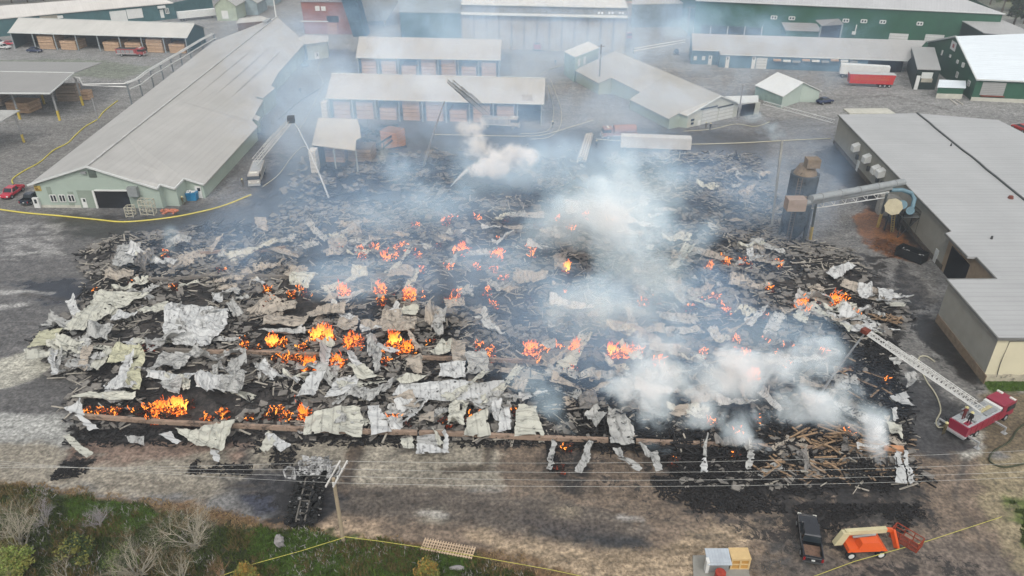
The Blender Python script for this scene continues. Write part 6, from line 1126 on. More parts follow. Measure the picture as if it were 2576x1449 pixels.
 ([(1044, 1124), (1100, 1130), (1134, 1144), (1044, 1149)], 'w', 'flat white sheet fallen below the sill, under the upright white strip', .1, .1), ([(1050, 1100), (1095, 1098), (1100, 1128), (1052, 1126)], 'g', 'grey mesh like panel behind the flat white fallen sheet', .1, .1), ([(1089, 1085), (1107, 1092), (1117, 1125), (1102, 1130)], 'c', 'upright cream strip of the fallen pile below the sill', .15, .5), ([(1116, 1090), (1124, 1090), (1134, 1144), (1118, 1145)], 'w', 'upright white strip of the fallen pile below the sill', .1, .5), ([(1012, 1110), (1045, 1106), (1040, 1134), (1013, 1134)], 'c', 'small cream scoop at the left of the fallen pile', .3, .4),
 ([(1420, 515), (1455, 512), (1460, 545), (1428, 548)], 'g', 'grey square panel with a white edge in the upper smoke', .2, .6), ([(645, 552), (670, 550), (675, 588), (645, 585)], 't', 'pale square panel alone in the smoke at upper left', .2, .2), ([(1395, 655), (1428, 650), (1425, 690), (1398, 690)], 't', 'curved beige sheet beside a small bright flame, right of centre', .3, 1.2), ([(1300, 690), (1380, 695), (1375, 715), (1290, 720)], 't', 'shredded tan sheet below the curved beige one', .7, .5), ([(830, 610), (875, 605), (875, 630), (830, 632)], 't', 'glowing tan sheet at the upper left fire', .2, .4),
]
for q, c, lb, amp, curl in SH: sheet(q, c, lb, amp, curl)
# smaller sheets by the hundred: twelve shapes, copied
rr = random.Random(21); protos = []
for i in range(14):
    L1, L2 = (rr.uniform(4.5, 8.5), rr.uniform(.9, 1.9)) if i % 2 else (rr.uniform(2.6, 5.6), rr.uniform(1.6, 3.2)); q = [Vector((-L1 / 2, -L2 / 2 + 1000, 0)), Vector((L1 / 2, -L2 / 2 + 1000, 0)), Vector((L1 / 2, L2 / 2 + 1000, 0)), Vector((-L1 / 2, L2 / 2 + 1000, 0))]
    ob = recentre(sheetmesh(q, 0, rr.uniform(.12, .6), 24, 11, 300 + i, .4, rr.uniform(.2, 1.5), .05).build('torn_sheet', SM[('g', 't', 't', 'g', 'w', 't', 'c')[i % 7] + str(i % 2)])); COL.objects.unlink(ob); protos.append(ob)
zones = [([(300, 620), (700, 590), (1000, 560), (1400, 530), (1400, 660), (700, 680), (300, 690)], 50, 'upper rows of the burnt field'), ([(640, 700), (1500, 690), (2000, 700), (2000, 860), (1000, 850), (640, 800)], 54, 'middle rows of the burnt field'), ([(1180, 870), (2100, 860), (2150, 1050), (1500, 1060), (1200, 980)], 36, 'right middle of the burnt field'), ([(1650, 400), (1930, 420), (1950, 690), (1750, 680), (1500, 620)], 34, 'smoky upper right of the burnt field'), ([(2000, 700), (2260, 760), (2150, 850), (1980, 800)], 24, 'right end of the burnt field'), ([(2000, 1060), (2250, 1060), (2270, 1190), (1900, 1190)], 12, 'lower right corner of the burnt field'), ([(300, 700), (640, 700), (640, 760), (260, 760)], 14, 'left end of the burnt field'), ([(110, 790), (600, 770), (640, 1000), (280, 1000), (150, 930)], 30, 'white left heap of the burnt field'), ([(640, 930), (1290, 930), (1290, 1080), (760, 1080)], 28, 'front centre of the burnt field')]
def inpoly(p, poly):
    c = False; n = len(poly)
    for i in range(n):
        a, b = poly[i], poly[(i + 1) % n]
        if (a[1] > p[1]) != (b[1] > p[1]) and p[0] < (b[0] - a[0]) * (p[1] - a[1]) / (b[1] - a[1]) + a[0]: c = not c
    return c
def sample(poly, n, rr):
    us = [p[0] for p in poly]; vs_ = [p[1] for p in poly]; out = []
    while len(out) < n:
        p = (rr.uniform(min(us), max(us)), rr.uniform(min(vs_), max(vs_)))
        if inpoly(p, poly): out.append(p)
    return out
for poly, n_, nm in zones:
    for u, v in sample(poly, n_, rr):
        p = P(u, v, .5); s = rr.choice(protos if nm[:5] not in ('white', 'front') else [protos[q_] for q_ in (0, 3, 4, 6, 7, 10, 11, 13)]); c = s.copy(); COL.objects.link(c); c.location = (p.x, p.y, gz(p.x, p.y) + rr.uniform(.4, .95)); c.rotation_euler = (rr.uniform(-.28, .28), rr.uniform(-.28, .28), rr.gauss(0, .8)); k = rr.uniform(.6, 1.25) * (.6 if 'lower right' in nm else 1); c.scale = (k, k, k)
        tag(c, 'torn scorched metal sheet among many in the ' + nm, 'metal sheet', 'torn sheets in the ' + nm)
for ob in protos: bpy.data.objects.remove(ob)
# rubble that nobody could count
def rubble(name, n, mats_, s0, s1, seed, label, poly=FIELD, thin=True, hz=.9):
    r2 = np.random.RandomState(seed); q = np.array([P(u, v)[:2] for u, v in poly]); lo, hi = q.min(0), q.max(0); pts = []
    while len(pts) < n:
        a = r2.rand(n, 2) * (hi - lo) + lo; d = sdf([tuple(x) for x in q], a[:, 0], a[:, 1]); dens = fbm(a[:, 0] * .12, a[:, 1] * .2 + seed, 3); pts += [tuple(x) for x, dd, f in zip(a, d, dens) if dd < r2.rand() * 1.8 and f > .35 + .25 * r2.rand()]
    pts = pts[:n]; V = []; F = []
    for k, (x, y) in enumerate(pts):
        L = r2.uniform(s0, s1); 
        if thin: wd, ht = r2.uniform(.08, .22), r2.uniform(.05, .14)
        else: wd, ht = L * r2.uniform(.4, .9), r2.uniform(.03, .25)
        M2 = (Matrix.Rotation(r2.uniform(0, 6.28) if r2.rand() < .7 else r2.normal(0, .25), 3, 'Z') @ Matrix.Rotation(r2.normal(0, .28), 3, 'Y') @ Matrix.Rotation(r2.normal(0, .3), 3, 'X')); z = gz(x, y) + r2.uniform(.02, hz) * (.4 + .6 * r2.rand())
        b = len(V)
        for sz in (-.5, .5):
            for sx, sy in ((-.5, -.5), (.5, -.5), (.5, .5), (-.5, .5)):
                p = M2 @ Vector((sx * L, sy * wd, sz * ht)); V.append((x + p.x, y + p.y, max(.02, z + p.z)))
        F += [(b, b + 3, b + 2, b + 1), (b + 4, b + 5, b + 6, b + 7), (b, b + 1, b + 5, b + 4), (b + 1, b + 2, b + 6, b + 5), (b + 2, b + 3, b + 7, b + 6), (b + 3, b, b + 4, b + 7)]
    o = MB(); o.v = V; o.f = F; tag(o.build(name, mats_), label, None, None, 'stuff')
rubble('charred_rubble', 7000, mat('char_wood', (34, 32, 32), .8, .5, 3), .6, 2.6, 5, 'charred black boards and splinters covering the burnt field')
rubble('ash_rubble', 8500, mat('ash_grey', (128, 124, 118), .9, .3, 2), .3, 1.5, 6, 'grey ash and broken fragments covering the burnt field', thin=False)
rubble('pale_rubble', 4200, mat('pale_frag', (172, 166, 154), .8, .25, 2), .4, 2.4, 7, 'thin pale strips and splinters in the burnt field')
LRP = [(1480, 950), (1560, 1090), (1700, 1080), (2250, 1060), (2290, 1220), (2100, 1215), (1750, 1205), (1640, 1120), (1400, 1110), (1330, 1000)]
rubble('blackened_timber', 3800, mat('char_wood'), .8, 3.2, 15, 'black burnt timbers heaped at the lower right', poly=LRP, hz=1.2); rubble('blackened_timber', 1600, mat('char_wood'), .6, 2.4, 16, 'black burnt timbers heaped below the ladder tip at right', poly=[(2130, 760), (2230, 800), (2230, 960), (2270, 1060), (2180, 1060), (2080, 900)], hz=1.1)
rubble('charred_rubble', 1800, mat('char_wood'), .5, 2.2, 25, 'sparse charred debris strewn in front of the centre sheds', poly=[(820, 420), (1400, 400), (1500, 520), (900, 530), (700, 560)], hz=.6); rubble('ash_rubble', 900, mat('ash_grey'), .4, 1.8, 26, 'grey fragments strewn in front of the centre sheds', poly=[(760, 400), (1450, 360), (1500, 520), (900, 530), (700, 560)], thin=False, hz=.5)
rubble('splinters', 320, mat('fresh_split', (150, 128, 106), .8, .2, 2), .5, 2.2, 17, 'pale brown splinters in the lower right heap', poly=[(1900, 1080), (2250, 1060), (2290, 1220), (1960, 1200)])
# near-ground litter below the sill
for i, q in enumerate(([(150, 1180), (200, 1160), (260, 1160), (240, 1200), (150, 1210)], [(560, 1120), (640, 1110), (630, 1195), (580, 1170)], [(690, 1130), (745, 1120), (735, 1180), (700, 1180)], [(485, 1170), (545, 1160), (540, 1192), (490, 1190)], [(1640, 1200), (2300, 1210), (2260, 1290), (1750, 1280)], [(1990, 1270), (2310, 1270), (2350, 1330), (2100, 1340)], [(180, 1075), (1500, 1105), (1480, 1125), (200, 1105)], [(1380, 1120), (1470, 1120), (1460, 1200), (1390, 1190)])):
    rubble('char_litter', (200, 150, 110, 90, 1300, 600, 1100, 260)[i], mat('char_wood'), .15, .8, 40 + i, 'loose charcoal litter scattered on the ground ' + ('at the bottom left corner of the field', 'left of the white folded sheet', 'just right of the white folded sheet', 'below the big tapering sheet', 'below the lower right heap', 'around the boom lift basket', 'along the front sill', 'around the burning heap below the sill')[i], poly=q, hz=.25)
# bright boards that can be told apart
BD = mat('fresh_board', (166, 138, 108), .75, .2, 2, soot=.7); k = 0
for poly, n_, nm in (([(2050, 1085), (2130, 1075), (2150, 1100), (2070, 1110)], 11, 'top of the lower right heap'), ([(2050, 1110), (2100, 1110), (2120, 1180), (2060, 1180)], 12, 'middle of the lower right heap'), ([(2130, 1080), (2230, 1090), (2240, 1140), (2150, 1150)], 9, 'right side of the lower right heap'), ([(1890, 1150), (1980, 1130), (1990, 1190), (1900, 1190)], 8, 'left side of the lower right heap'), ([(2190, 790), (2275, 795), (2260, 815), (2180, 815)], 12, 'broken pile at the far right end'), ([(1990, 1085), (2040, 1085), (2030, 1110), (1990, 1110)], 8, 'smoky left top of the lower right heap'), ([(2060, 900), (2180, 900), (2250, 1000), (2150, 1000)], 10, 'slope below the ladder tip')):
    for u, v in sample(poly, n_, rr):
        p = P(u, v, 1.2); L = rr.uniform(1.2, 3.4); a = rr.uniform(-1.3, .9); d = Vector((math.cos(a), math.sin(a), rr.uniform(-.2, .2))) * L / 2; z = Vector((0, 0, 0)); p.z = max(gz(p.x, p.y), 0) + rr.uniform(1.0, 1.6)
        tag(recentre(MB().bar(p - d, p + d, .2, .1).build('loose_board', BD)), 'unburnt tan board strewn over the ' + nm, 'board', 'tan boards on the ' + nm)
# sill beams
SILL = mat('sill', (160, 138, 120), .85, .25, .6, soot=.6)
def sill(label, px, h=.9, m=SILL, w=.45):
    o = MB()
    for a, b in zip(px[:-1], px[1:]): o.bar(P(*a, h), P(*b, h), w, .5)
    tag(o.build('sill_beam', m), label, 'sill beam')
sill('long tan front sill along the bottom edge of the fires, left half', [(205, 1046), (420, 1062), (640, 1073), (860, 1084), (1050, 1088)]); sill('long tan front sill below the broadest panel, middle part', [(1055, 1088), (1180, 1092), (1330, 1100), (1530, 1107)]); sill('tan front sill under the white smoke at right', [(1600, 1110), (1900, 1122), (2120, 1130)]); sill('short reddish tan sill end by the two mottled panels', [(2222, 1126), (2272, 1130)], .9, mat('sill_fresh', (205, 150, 110), .8), .6)
sill('grey second sill across the left heap', [(150, 866), (240, 868), (400, 876), (420, 880), (520, 885)], .9, mat('sill_grey', (128, 122, 114), .85, .2, .8)); sill('pinkish second sill through the orange fires', [(520, 884), (640, 886), (720, 890), (830, 893)], .9); sill('pale second sill right of the orange fires', [(1010, 898), (1180, 903), (1350, 910)], .9); sill('dim third sill across the upper rows', [(560, 690), (800, 700), (1000, 690)], .9, mat('sill_grey')); sill('dim timber rail at the upper left of the field', [(470, 640), (560, 632), (640, 634), (720, 622)], .9, mat('sill_fresh2', (160, 135, 112)))
sill('dim rail at the left end of the field', [(290, 705), (440, 702), (560, 690)], .7, mat('sill_grey'))
# --- fires: smouldering lumber stacks with flames
EM = [emat('embers_low', [(0, 0, 0), (0, 0, 0), (.12, .01, .0), (.8, .12, .02)], 1.3, .42, .74, 2.3), emat('embers_mid', [(0, 0, 0), (0, 0, 0), (.35, .05, .004), (1, .32, .05)], 1.7, .42, .7, 2.4), emat('embers_hot', [(0, 0, 0), (.08, .006, .0), (.75, .14, .01), (1, .46, .09)], 2.2, .4, .68, 2.2)]
FM = [emat('flame_orange', [(1, .52, .10), (1, .34, .04), (.95, .2, .02), (.7, .09, .01)], 2.0, .6, 3.8), emat('flame_yellow', [(1, .62, .12), (1, .52, .08), (1, .3, .04), (1, .12, .02)], 2.3, .8, 3.8), emat('flame_pink', [(1, .30, .14), (1, .2, .09), (.9, .11, .05), (.6, .06, .03)], 1.7, .6, 3.4)]
FI = [(1122, 556, 26, 1), (1353, 568, 28, 0), (1412, 570, 16, 0), (1103, 620, 18, 0), (1168, 632, 30, 2), (1248, 605, 16, 0), (1252, 642, 32, 2), (1340, 640, 14, 1), (1424, 682, 14, 3), (848, 622, 26, 1), (940, 625, 20, 1), (912, 650, 10, 1), (975, 655, 20, 2), (993, 645, 18, 1), (1016, 617, 14, 1), (690, 755, 34, 0), (672, 768, 18, 0), (762, 728, 18, 1), (866, 735, 32, 2), (957, 732, 30, 2), (960, 762, 22, 1), (1032, 745, 34, 2), (1137, 750, 36, 1), (1225, 742, 22, 1), (1243, 768, 12, 1), (1330, 755, 16, 0), (1415, 745, 10, 0), (1618, 760, 26, 1), (1733, 770, 34, 0), (1808, 765, 28, 0), (1830, 787, 20, 1), (1955, 660, 24, 1), (1880, 670, 12, 0), (1782, 674, 18, 1), (1915, 792, 24, 0), (2015, 768, 34, 2), (2022, 788, 22, 1), (2100, 762, 30, 2), (2148, 792, 26, 1), (1935, 730, 10, 1),
 (692, 865, 32, 3), (615, 855, 12, 0), (380, 872, 34, 0), (806, 848, 44, 3), (835, 862, 24, 3), (765, 876, 28, 1), (890, 862, 46, 2), (990, 860, 30, 3), (1018, 872, 38, 2), (728, 905, 32, 1), (780, 915, 38, 2), (850, 915, 38, 2), (968, 912, 18, 1), (1085, 860, 22, 0), (1233, 880, 24, 1), (1234, 903, 14, 1), (1335, 885, 36, 2), (1342, 908, 18, 1), (1443, 882, 30, 2), (1435, 935, 30, 1), (1538, 895, 24, 3), (1565, 895, 34, 2), (1655, 910, 34, 1), (1688, 930, 26, 0), (1868, 892, 38, 1), (1890, 940, 34, 2), (1846, 864, 14, 1), (1955, 880, 30, 0), (1975, 912, 24, 0), (2070, 888, 20, 1), (1925, 868, 14, 0),
 (222, 1038, 18, 1), (285, 1033, 36, 1), (345, 1030, 26, 0), (375, 1025, 18, 1), (405, 1028, 34, 2), (448, 1026, 40, 3), (482, 1018, 16, 0), (630, 1052, 18, 0), (675, 1042, 22, 0), (720, 1046, 32, 1), (766, 1042, 32, 2), (1015, 1060, 42, 0), (1122, 1058, 32, 0), (1300, 1038, 16, 0), (1430, 1124, 16, 0), (1790, 1064, 18, 1), (2225, 958, 22, 0), (1695, 1160, 26, 0), (1850, 1150, 16, 0), (240, 735, 12, 0), (335, 720, 14, 0), (440, 722, 14, 0), (1408, 1178, 12, 0), (2128, 937, 18, 0), (1045, 890, 12, 0), (560, 690, 8, 0), (418, 640, 10, 1)]
rr = random.Random(9)
def ORDN(n): return ORD(n - 1) if n <= 12 else str(n) + ('st' if n % 10 == 1 else 'nd' if n % 10 == 2 else 'rd' if n % 10 == 3 else 'th')
def near(u, v):
    row = 'farthest row of fires' if v < 600 else 'second farthest row of fires' if v < 700 else 'middle row of fires' if v < 810 else 'busiest row of fires' if v < 970 else 'front row of fires' if v < 1080 else 'patch below the front sill'
    return row
used_ = {}
rq = random.Random(4)
for v0_, ua, ub, nq in ((562, 1000, 1500, 9), (635, 860, 1420, 15), (690, 900, 1400, 6), (745, 640, 1420, 14), (750, 1580, 2130, 12), (872, 560, 1300, 10), (885, 1300, 2050, 9), (915, 700, 1000, 5), (1046, 215, 780, 9), (1055, 960, 1340, 4), (1080, 1760, 2240, 4), (650, 1760, 1980, 3)):
    for _ in range(nq):
        u = rq.uniform(ua, ub); v = v0_ + rq.uniform(-14, 14)
        if all(math.hypot(u - f[0], v - f[1]) > 16 for f in FI): FI.append((u, v, rq.uniform(10, 20), rq.choice((0, 1, 1))))
FI.sort(key=lambda f: (near(f[0], f[1]), f[0]))
for i, (u, v, wpx, lv) in enumerate(FI):
    row = near(u, v); used_[row] = used_.get(row, 0) + 1; m_ = mpp(v); W_ = max(1.0, wpx * m_ * .85); c = P(u, v + wpx * .25, .4); g0 = max(0, gz(c.x, c.y))
    look = ('dull red glowing', 'small orange flaming', 'strongly burning orange', 'tall yellow flaming')[lv]
    nr = ['', ''][0]
    e = empty('burning_stack', (c.x, c.y, g0), '%s lumber stack, %s from the left in the %s' % (look, ORDN(used_[row]), row), 'burning lumber', 'burning lumber stacks in the ' + row)
    o = MB(); D = min(2.4, W_ * .8)
    for k in range(int(34 + W_ * 12)):
        z = rr.uniform(.1, 1.35) * (1 - .3 * rr.random()); y = rr.uniform(-D / 2, D / 2); x = rr.uniform(-W_ / 2, W_ / 2); L = rr.uniform(.6, 1.6) * min(1, W_ / 2.5)
        M2 = Matrix.Rotation(rr.gauss(0, .25) + (math.pi / 2 if rr.random() < .25 else 0), 3, 'Z') @ Matrix.Rotation(rr.gauss(0, .16), 3, 'Y'); o.box((x, y, z), (L, rr.uniform(.12, .3), rr.uniform(.06, .16)), M=M2)
    o.build('glowing_boards', EM[min(lv, 2)], e, True)
    if lv or rr.random() < .7:
        o = MB(); nt_ = int((10, 30, 55, 80)[lv] * max(.5, W_ / 2.4)); cs = [(rr.uniform(-W_ * .4, W_ * .4), rr.uniform(-D * .4, D * .3), rr.uniform(.5, 1.3)) for _ in range((2, 3, 5, 6)[lv])]
        for k in range(nt_):
            cx_, cy_, hh = rr.choice(cs); x, y = cx_ + rr.gauss(0, .28), cy_ + rr.gauss(0, .25); H = rr.uniform(.25, .8) * (.8, 1, 1.35, 1.9)[lv] * hh; r0 = rr.uniform(.03, .085) * (1, 1, 1.2, 1.6)[lv]; ph = rr.uniform(0, 6); z0 = rr.uniform(.3, 1.1) + (rr.uniform(0, .9) * hh if lv > 1 else 0); lx = rr.gauss(.1, .2); pts = []; rs = []
            for q in range(6):
                t = q / 5; pts.append((x + lx * t + math.sin(ph + t * 5) * .14 * t, y + math.cos(ph * 1.3 + t * 4) * .14 * t, z0 + H * t)); rs.append(r0 * (.35 + 2.6 * t * (1 - t)) if q < 5 else .005)
            o.tube(pts, rs, 4)
        o.build('flames', FM[{0: 0, 1: 0, 2: 0, 3: 1}[lv]], e, True, True)
# ---------------------------------------------------------------- vegetation
rr = random.Random(77)
BARK = mat('bare_twigs', (178, 170, 150), .9, .15, 1); BARKD = mat('bare_bark', (150, 146, 132), .9, .2, 1)
def bare_tree(label, u, v, H, spread, seed, lean=0, m=BARK, depth=5, stems=4):
    r2 = random.Random(seed); c = P(u, v); trunk, crown = MB(), MB()
    def grow(p, d, L, r, k):
        n = 3; pts = [p]; rs = [r]
        for i in range(n):
            d = (d + Vector((r2.gauss(0, .12), r2.gauss(0, .12), r2.gauss(.03, .07)))).normalized(); p = p + d * L / n; pts.append(p); rs.append(r * (1 - .45 * (i + 1) / n))
        (trunk if k == 0 else crown).tube(pts, rs, 4 if k < 2 else 3)
        if k < depth:
            for j in range(2 if r2.random() < .25 else 3 if k < 3 else 4):
                t = r2.choice((1, 2, 3)); s = spread * (.55 + .3 * k / depth); dd = (d + Vector((r2.gauss(0, s), r2.gauss(0, s), r2.gauss(.05, .2)))).normalized()
                grow(pts[t], dd, L * r2.uniform(.62, .85), rs[t] * .62, k + 1)
    for s in range(stems):
        a = r2.uniform(0, 6.28); grow(Vector((r2.gauss(0, .2), r2.gauss(0, .2), 0)), Vector((math.cos(a) * .45 * spread + lean, math.sin(a) * .45 * spread, 1)).normalized(), H * .36, .1, 0)
    e = empty('bare_tree', c, label, 'tree', 'bare shrubs in the rough corner'); trunk.build('trunk', BARKD, e, True); crown.build('crown', m, e, True)
bare_tree('tall pale bare shrub with many upright stems at the bottom edge, second from left', 352, 1452, 6.6, .8, 1, stems=8, depth=5)
bare_tree('widest grey bare shrub spreading just left of the grass patch', 492, 1378, 6.6, 1.15, 2, stems=9, depth=5)
bare_tree('bare shrub with fine grey twigs at the left frame edge', 55, 1375, 6.6, .9, 3, .2, stems=8)
bare_tree('bare yellowish shrub in the bottom left corner', 20, 1460, 5.2, .8, 4, m=mat('olive_twigs', (165, 165, 110), .9), stems=5)
bare_tree('thin bare sapling at the bottom between the two left shrubs', 180, 1465, 5.4, .45, 5, stems=2, depth=4)
bare_tree('low brown bare shrub below the wide grey one', 560, 1470, 4.2, .9, 6, m=mat('brown_twigs', (140, 112, 84), .9), stems=5)
bare_tree('sparse grey bare shrub right of the tall pale one at the bottom', 455, 1475, 5, .7, 7, stems=4)
bare_tree('small bare shrub with whitish twigs at the top of the rough strip', 250, 1330, 3.4, .9, 8, m=mat('lilac_twigs', (165, 160, 160), .9), stems=5); bare_tree('small bare shrub beside the upper left brush', 115, 1320, 3.2, .9, 18, m=mat('lilac_twigs'), stems=5)
def leafy(name, label, u, v, H, W_, n, cols, seed, leaf=.22, cat='bush', grp=None, conif=False, base=0, shell=.55):
    r2 = random.Random(seed); c = P(u, v); e = empty(name, c, label, cat, grp); k = len(cols)
    o = MB(); o.tube([(0, 0, 0), (.05 * H * .2, 0, H * .3), (0, .04 * H, H * .62), (0, 0, H * .85)], [.045 * H * .6 + .03, .03 * H * .6 + .02, .02 * H * .6, .01], 6)
    for i in range(7):
        a = i * 2.4; z = H * (.3 + .07 * i); o.tube([(0, 0, z), (math.cos(a) * W_ * .3, math.sin(a) * W_ * .3, z + H * .12)], [.012 * H, .006 * H], 4)
    o.build('trunk', mat('bark_dark', (92, 80, 66), .9, .2, 2), e, True); obs = [MB() for _ in cols]; cl = []
    for i in range(26 if not conif else 40):
        a = r2.uniform(0, 6.28); t = r2.uniform(.15, 1)
        if conif: R_ = W_ / 2 * (1.03 - t) * r2.uniform(.5, 1); z = H * (.12 + .88 * t)
        else: R_ = W_ / 2 * math.sin(min(1, t) * 2.6 + .4) * r2.uniform(.35, 1); z = H * (.25 + .7 * t)
        cl.append((math.cos(a) * R_, math.sin(a) * R_, z, W_ * r2.uniform(.08, .2), r2.randrange(k)))
    for i in range(n):
        cx, cy, cz, cr, ck = r2.choice(cl); d = Vector((r2.gauss(0, 1), r2.gauss(0, 1), r2.gauss(0, .8))).normalized() * cr * r2.uniform(.4, 1.15); p = Vector((cx, cy, cz)) + d
        if p.z < .05: continue
        a = Vector((r2.gauss(0, 1), r2.gauss(0, 1), r2.gauss(0, .5))).normalized() * leaf * r2.uniform(.6, 1.4); b = a.cross(Vector((r2.gauss(0, 1), r2.gauss(0, 1), r2.gauss(0, 1)))).normalized() * leaf * .6
        obs[ck if r2.random() < .8 else r2.randrange(k)].poly([p - a, p - b, p + a, p + b])
    big = obs[0]
    for i, q in enumerate(obs):
        if i == 0: crown = q.build('crown', cols[0], e, True); continue
        me = crown.data; 
        ob = q.build('foliage_patch', cols[i], crown, True)
    return e
LV = [mat('leaf_dark', (62, 78, 40), .8, .3, 2), mat('leaf_mid', (96, 112, 52), .8, .3, 2), mat('leaf_olive', (128, 128, 62), .8, .3, 2), mat('leaf_amber', (165, 132, 62), .8, .3, 2), mat('leaf_pine', (54, 70, 48), .8, .3, 2), mat('leaf_spring', (140, 158, 78), .8, .3, 2)]
leafy('bush', 'yellow amber bush at the bottom edge right of the grass', 1080, 1462, 2.2, 2.8, 2600, [LV[3], LV[2]], 1, .12); leafy('bush', 'orange tinted bush at the bottom edge left of centre', 625, 1470, 2.2, 3, 2400, [LV[3], LV[2]], 2, .12)
leafy('bush', 'bright olive bush in the bottom left corner', 40, 1440, 2.6, 4, 3600, [LV[2], LV[5]], 3, .13); leafy('bush', 'dark green bush among the bare shrubs at lower left', 300, 1430, 1.8, 3.4, 2600, [LV[0], LV[1]], 4, .12); leafy('bush', 'dull brown green bush between the left shrubs', 200, 1400, 2, 4, 2600, [LV[2], LV[0]], 5, .13)
TG = 'trees along the top right edge'
for i, (u, v, H, W_, cf, cs) in enumerate(((2545, 75, 17, 9, True, (4, 0)), (2575, 60, 15, 10, False, (1, 2)), (2520, 30, 14, 9, False, (2, 1)), (2560, 30, 18, 9, True, (4, 4)), (2600, 85, 14, 11, False, (5, 1)), (2490, 12, 14, 10, False, (2, 3)), (2600, 35, 18, 10, True, (4, 0)), (2455, 4, 15, 11, False, (1, 0)), (2535, 4, 18, 11, True, (4, 0)), (2580, 0, 17, 12, False, (5, 2)), (2410, -8, 15, 12, False, (0, 2)))):
    kind = 'dark conifer' if cf else 'pale spring green broadleaf tree' if cs[0] == 5 else 'olive budding tree' if cs[0] == 2 else 'dark green broadleaf tree' if cs[0] == 0 else 'mid green broadleaf tree'
    leafy('conifer_tree' if cf else 'broadleaf_tree', kind + ', ' + ORD(i) + ' along the wood edge at top right', u, v, H, W_, 2600, [LV[c] for c in cs], 30 + i, .5, 'tree', TG, cf)
for i, (u, v) in enumerate(((-20, 12), (30, 8), (70, 6), (110, 2), (150, -2), (1530, 6), (1570, 4), (1620, 2), (1500, 2), (1680, 0), (210, -6), (10, 70))):
    brown = i < 5; lb = ('leafless brown tree behind the green warehouse at upper left, ' if u < 300 and u > -30 and v != 70 else 'bright green shrub tree at the left edge by the lumber shed' if v == 70 else 'budding tree beyond the kiln yard at the top edge, ') + (ORD(i) + ' far tree' if v != 70 else '')
    leafy('broadleaf_tree', lb, u, v, 11 if v != 70 else 4, 10 if v != 70 else 5, 1500, [LV[2] if v != 70 else LV[5], mat('brown_leaf', (120, 104, 84), .9)] if brown else [LV[1], LV[2]], 60 + i, .45, 'tree', 'trees along the far top edge')
VEG = [(-150, 1225), (60, 1230), (300, 1262), (440, 1290), (600, 1332), (760, 1332), (860, 1354), (1060, 1382), (1210, 1408), (1340, 1452), (1400, 1500), (-150, 1500)]
def tufts(name, label, poly, n, m, hmin, hmax, wd, seed, blades=3, dmin=.0):
    r2 = np.random.RandomState(seed); q = [tuple(P(u, v)[:2]) for u, v in poly]; qa = np.array(q); lo, hi = qa.min(0), qa.max(0); a = r2.rand(n * 4, 2) * (hi - lo) + lo; d = sdf(q, a[:, 0], a[:, 1]) + (fbm(a[:, 0] * .7, a[:, 1] * .7, 3) - .5) * 1.8; f = fbm(a[:, 0] * .4 + seed, a[:, 1] * .4, 3); a = a[(d < 0) & (f > dmin)][:n]; o = MB()
    for x, y in a:
        for k in range(blades):
            t = r2.uniform(0, 6.28); h = r2.uniform(hmin, hmax); lx, ly = math.cos(t) * wd, math.sin(t) * wd; bx, by = r2.normal(0, h * .5, 2); o.v += [(x - lx, y - ly, 0), (x + lx, y + ly, 0), (x + bx, y + by, h)]; k0 = len(o.v) - 3; o.f.append((k0, k0 + 1, k0 + 2))
    tag(o.build(name, m), label, None, None, 'stuff')
tufts('grass', 'dark green grass in the rough corner', VEG, 17000, mat('grass_dark', (72, 86, 38), .9, .3, 1), .15, .5, .06, 1)
tufts('grass', 'bright green grass around the wooden pole foot', [(620, 1332), (860, 1352), (1060, 1385), (1200, 1410), (1130, 1470), (640, 1470)], 9000, mat('grass_bright', (92, 122, 46), .9, .3, 1), .12, .4, .05, 2); tufts('grass', 'bright green grass near the burnt ground edge at left', [(150, 1248), (300, 1268), (420, 1295), (300, 1350), (180, 1320)], 4000, mat('grass_bright'), .12, .4, .05, 3)
tufts('dead_grass', 'brown dead stalks and bracken in the rough corner', VEG, 6000, mat('bracken', (112, 96, 60), .9, .3, 1), .2, .8, .05, 4, dmin=.48); tufts('dead_grass', 'pale dry grass fringe along the gravel edge', [(-150, 1205), (100, 1218), (420, 1262), (640, 1305), (840, 1345), (1300, 1395), (1420, 1440), (1300, 1452), (1060, 1384), (860, 1356), (600, 1335), (300, 1265), (-150, 1228)], 6000, mat('dry_grass', (158, 134, 98), .9, .25, 1), .08, .3, .05, 5, dmin=.4)
tufts('dead_grass', 'pale flecks of dry seed heads in the brush', VEG, 1200, mat('seed_heads', (175, 170, 165), .9), .3, .6, .07, 6, 2, dmin=.5)
tufts('grass', 'grass strip beside the beige wall', [(2466, 955), (2700, 955), (2700, 984), (2488, 984)], 2500, mat('grass_bright'), .1, .3, .05, 7); tufts('grass', 'grass patch at the right frame edge', [(2530, 1255), (2640, 1245), (2640, 1440), (2580, 1400)], 3500, mat('grass_dark'), .08, .25, .05, 8, dmin=.42)
tufts('gravel', 'stones and clods on the brown gravel', [(1200, 1380), (1450, 1395), (1700, 1370), (1900, 1340), (2000, 1460), (1450, 1470)], 3000, mat('clods', (140, 122, 98), .95), .03, .1, .06, 9, 1)
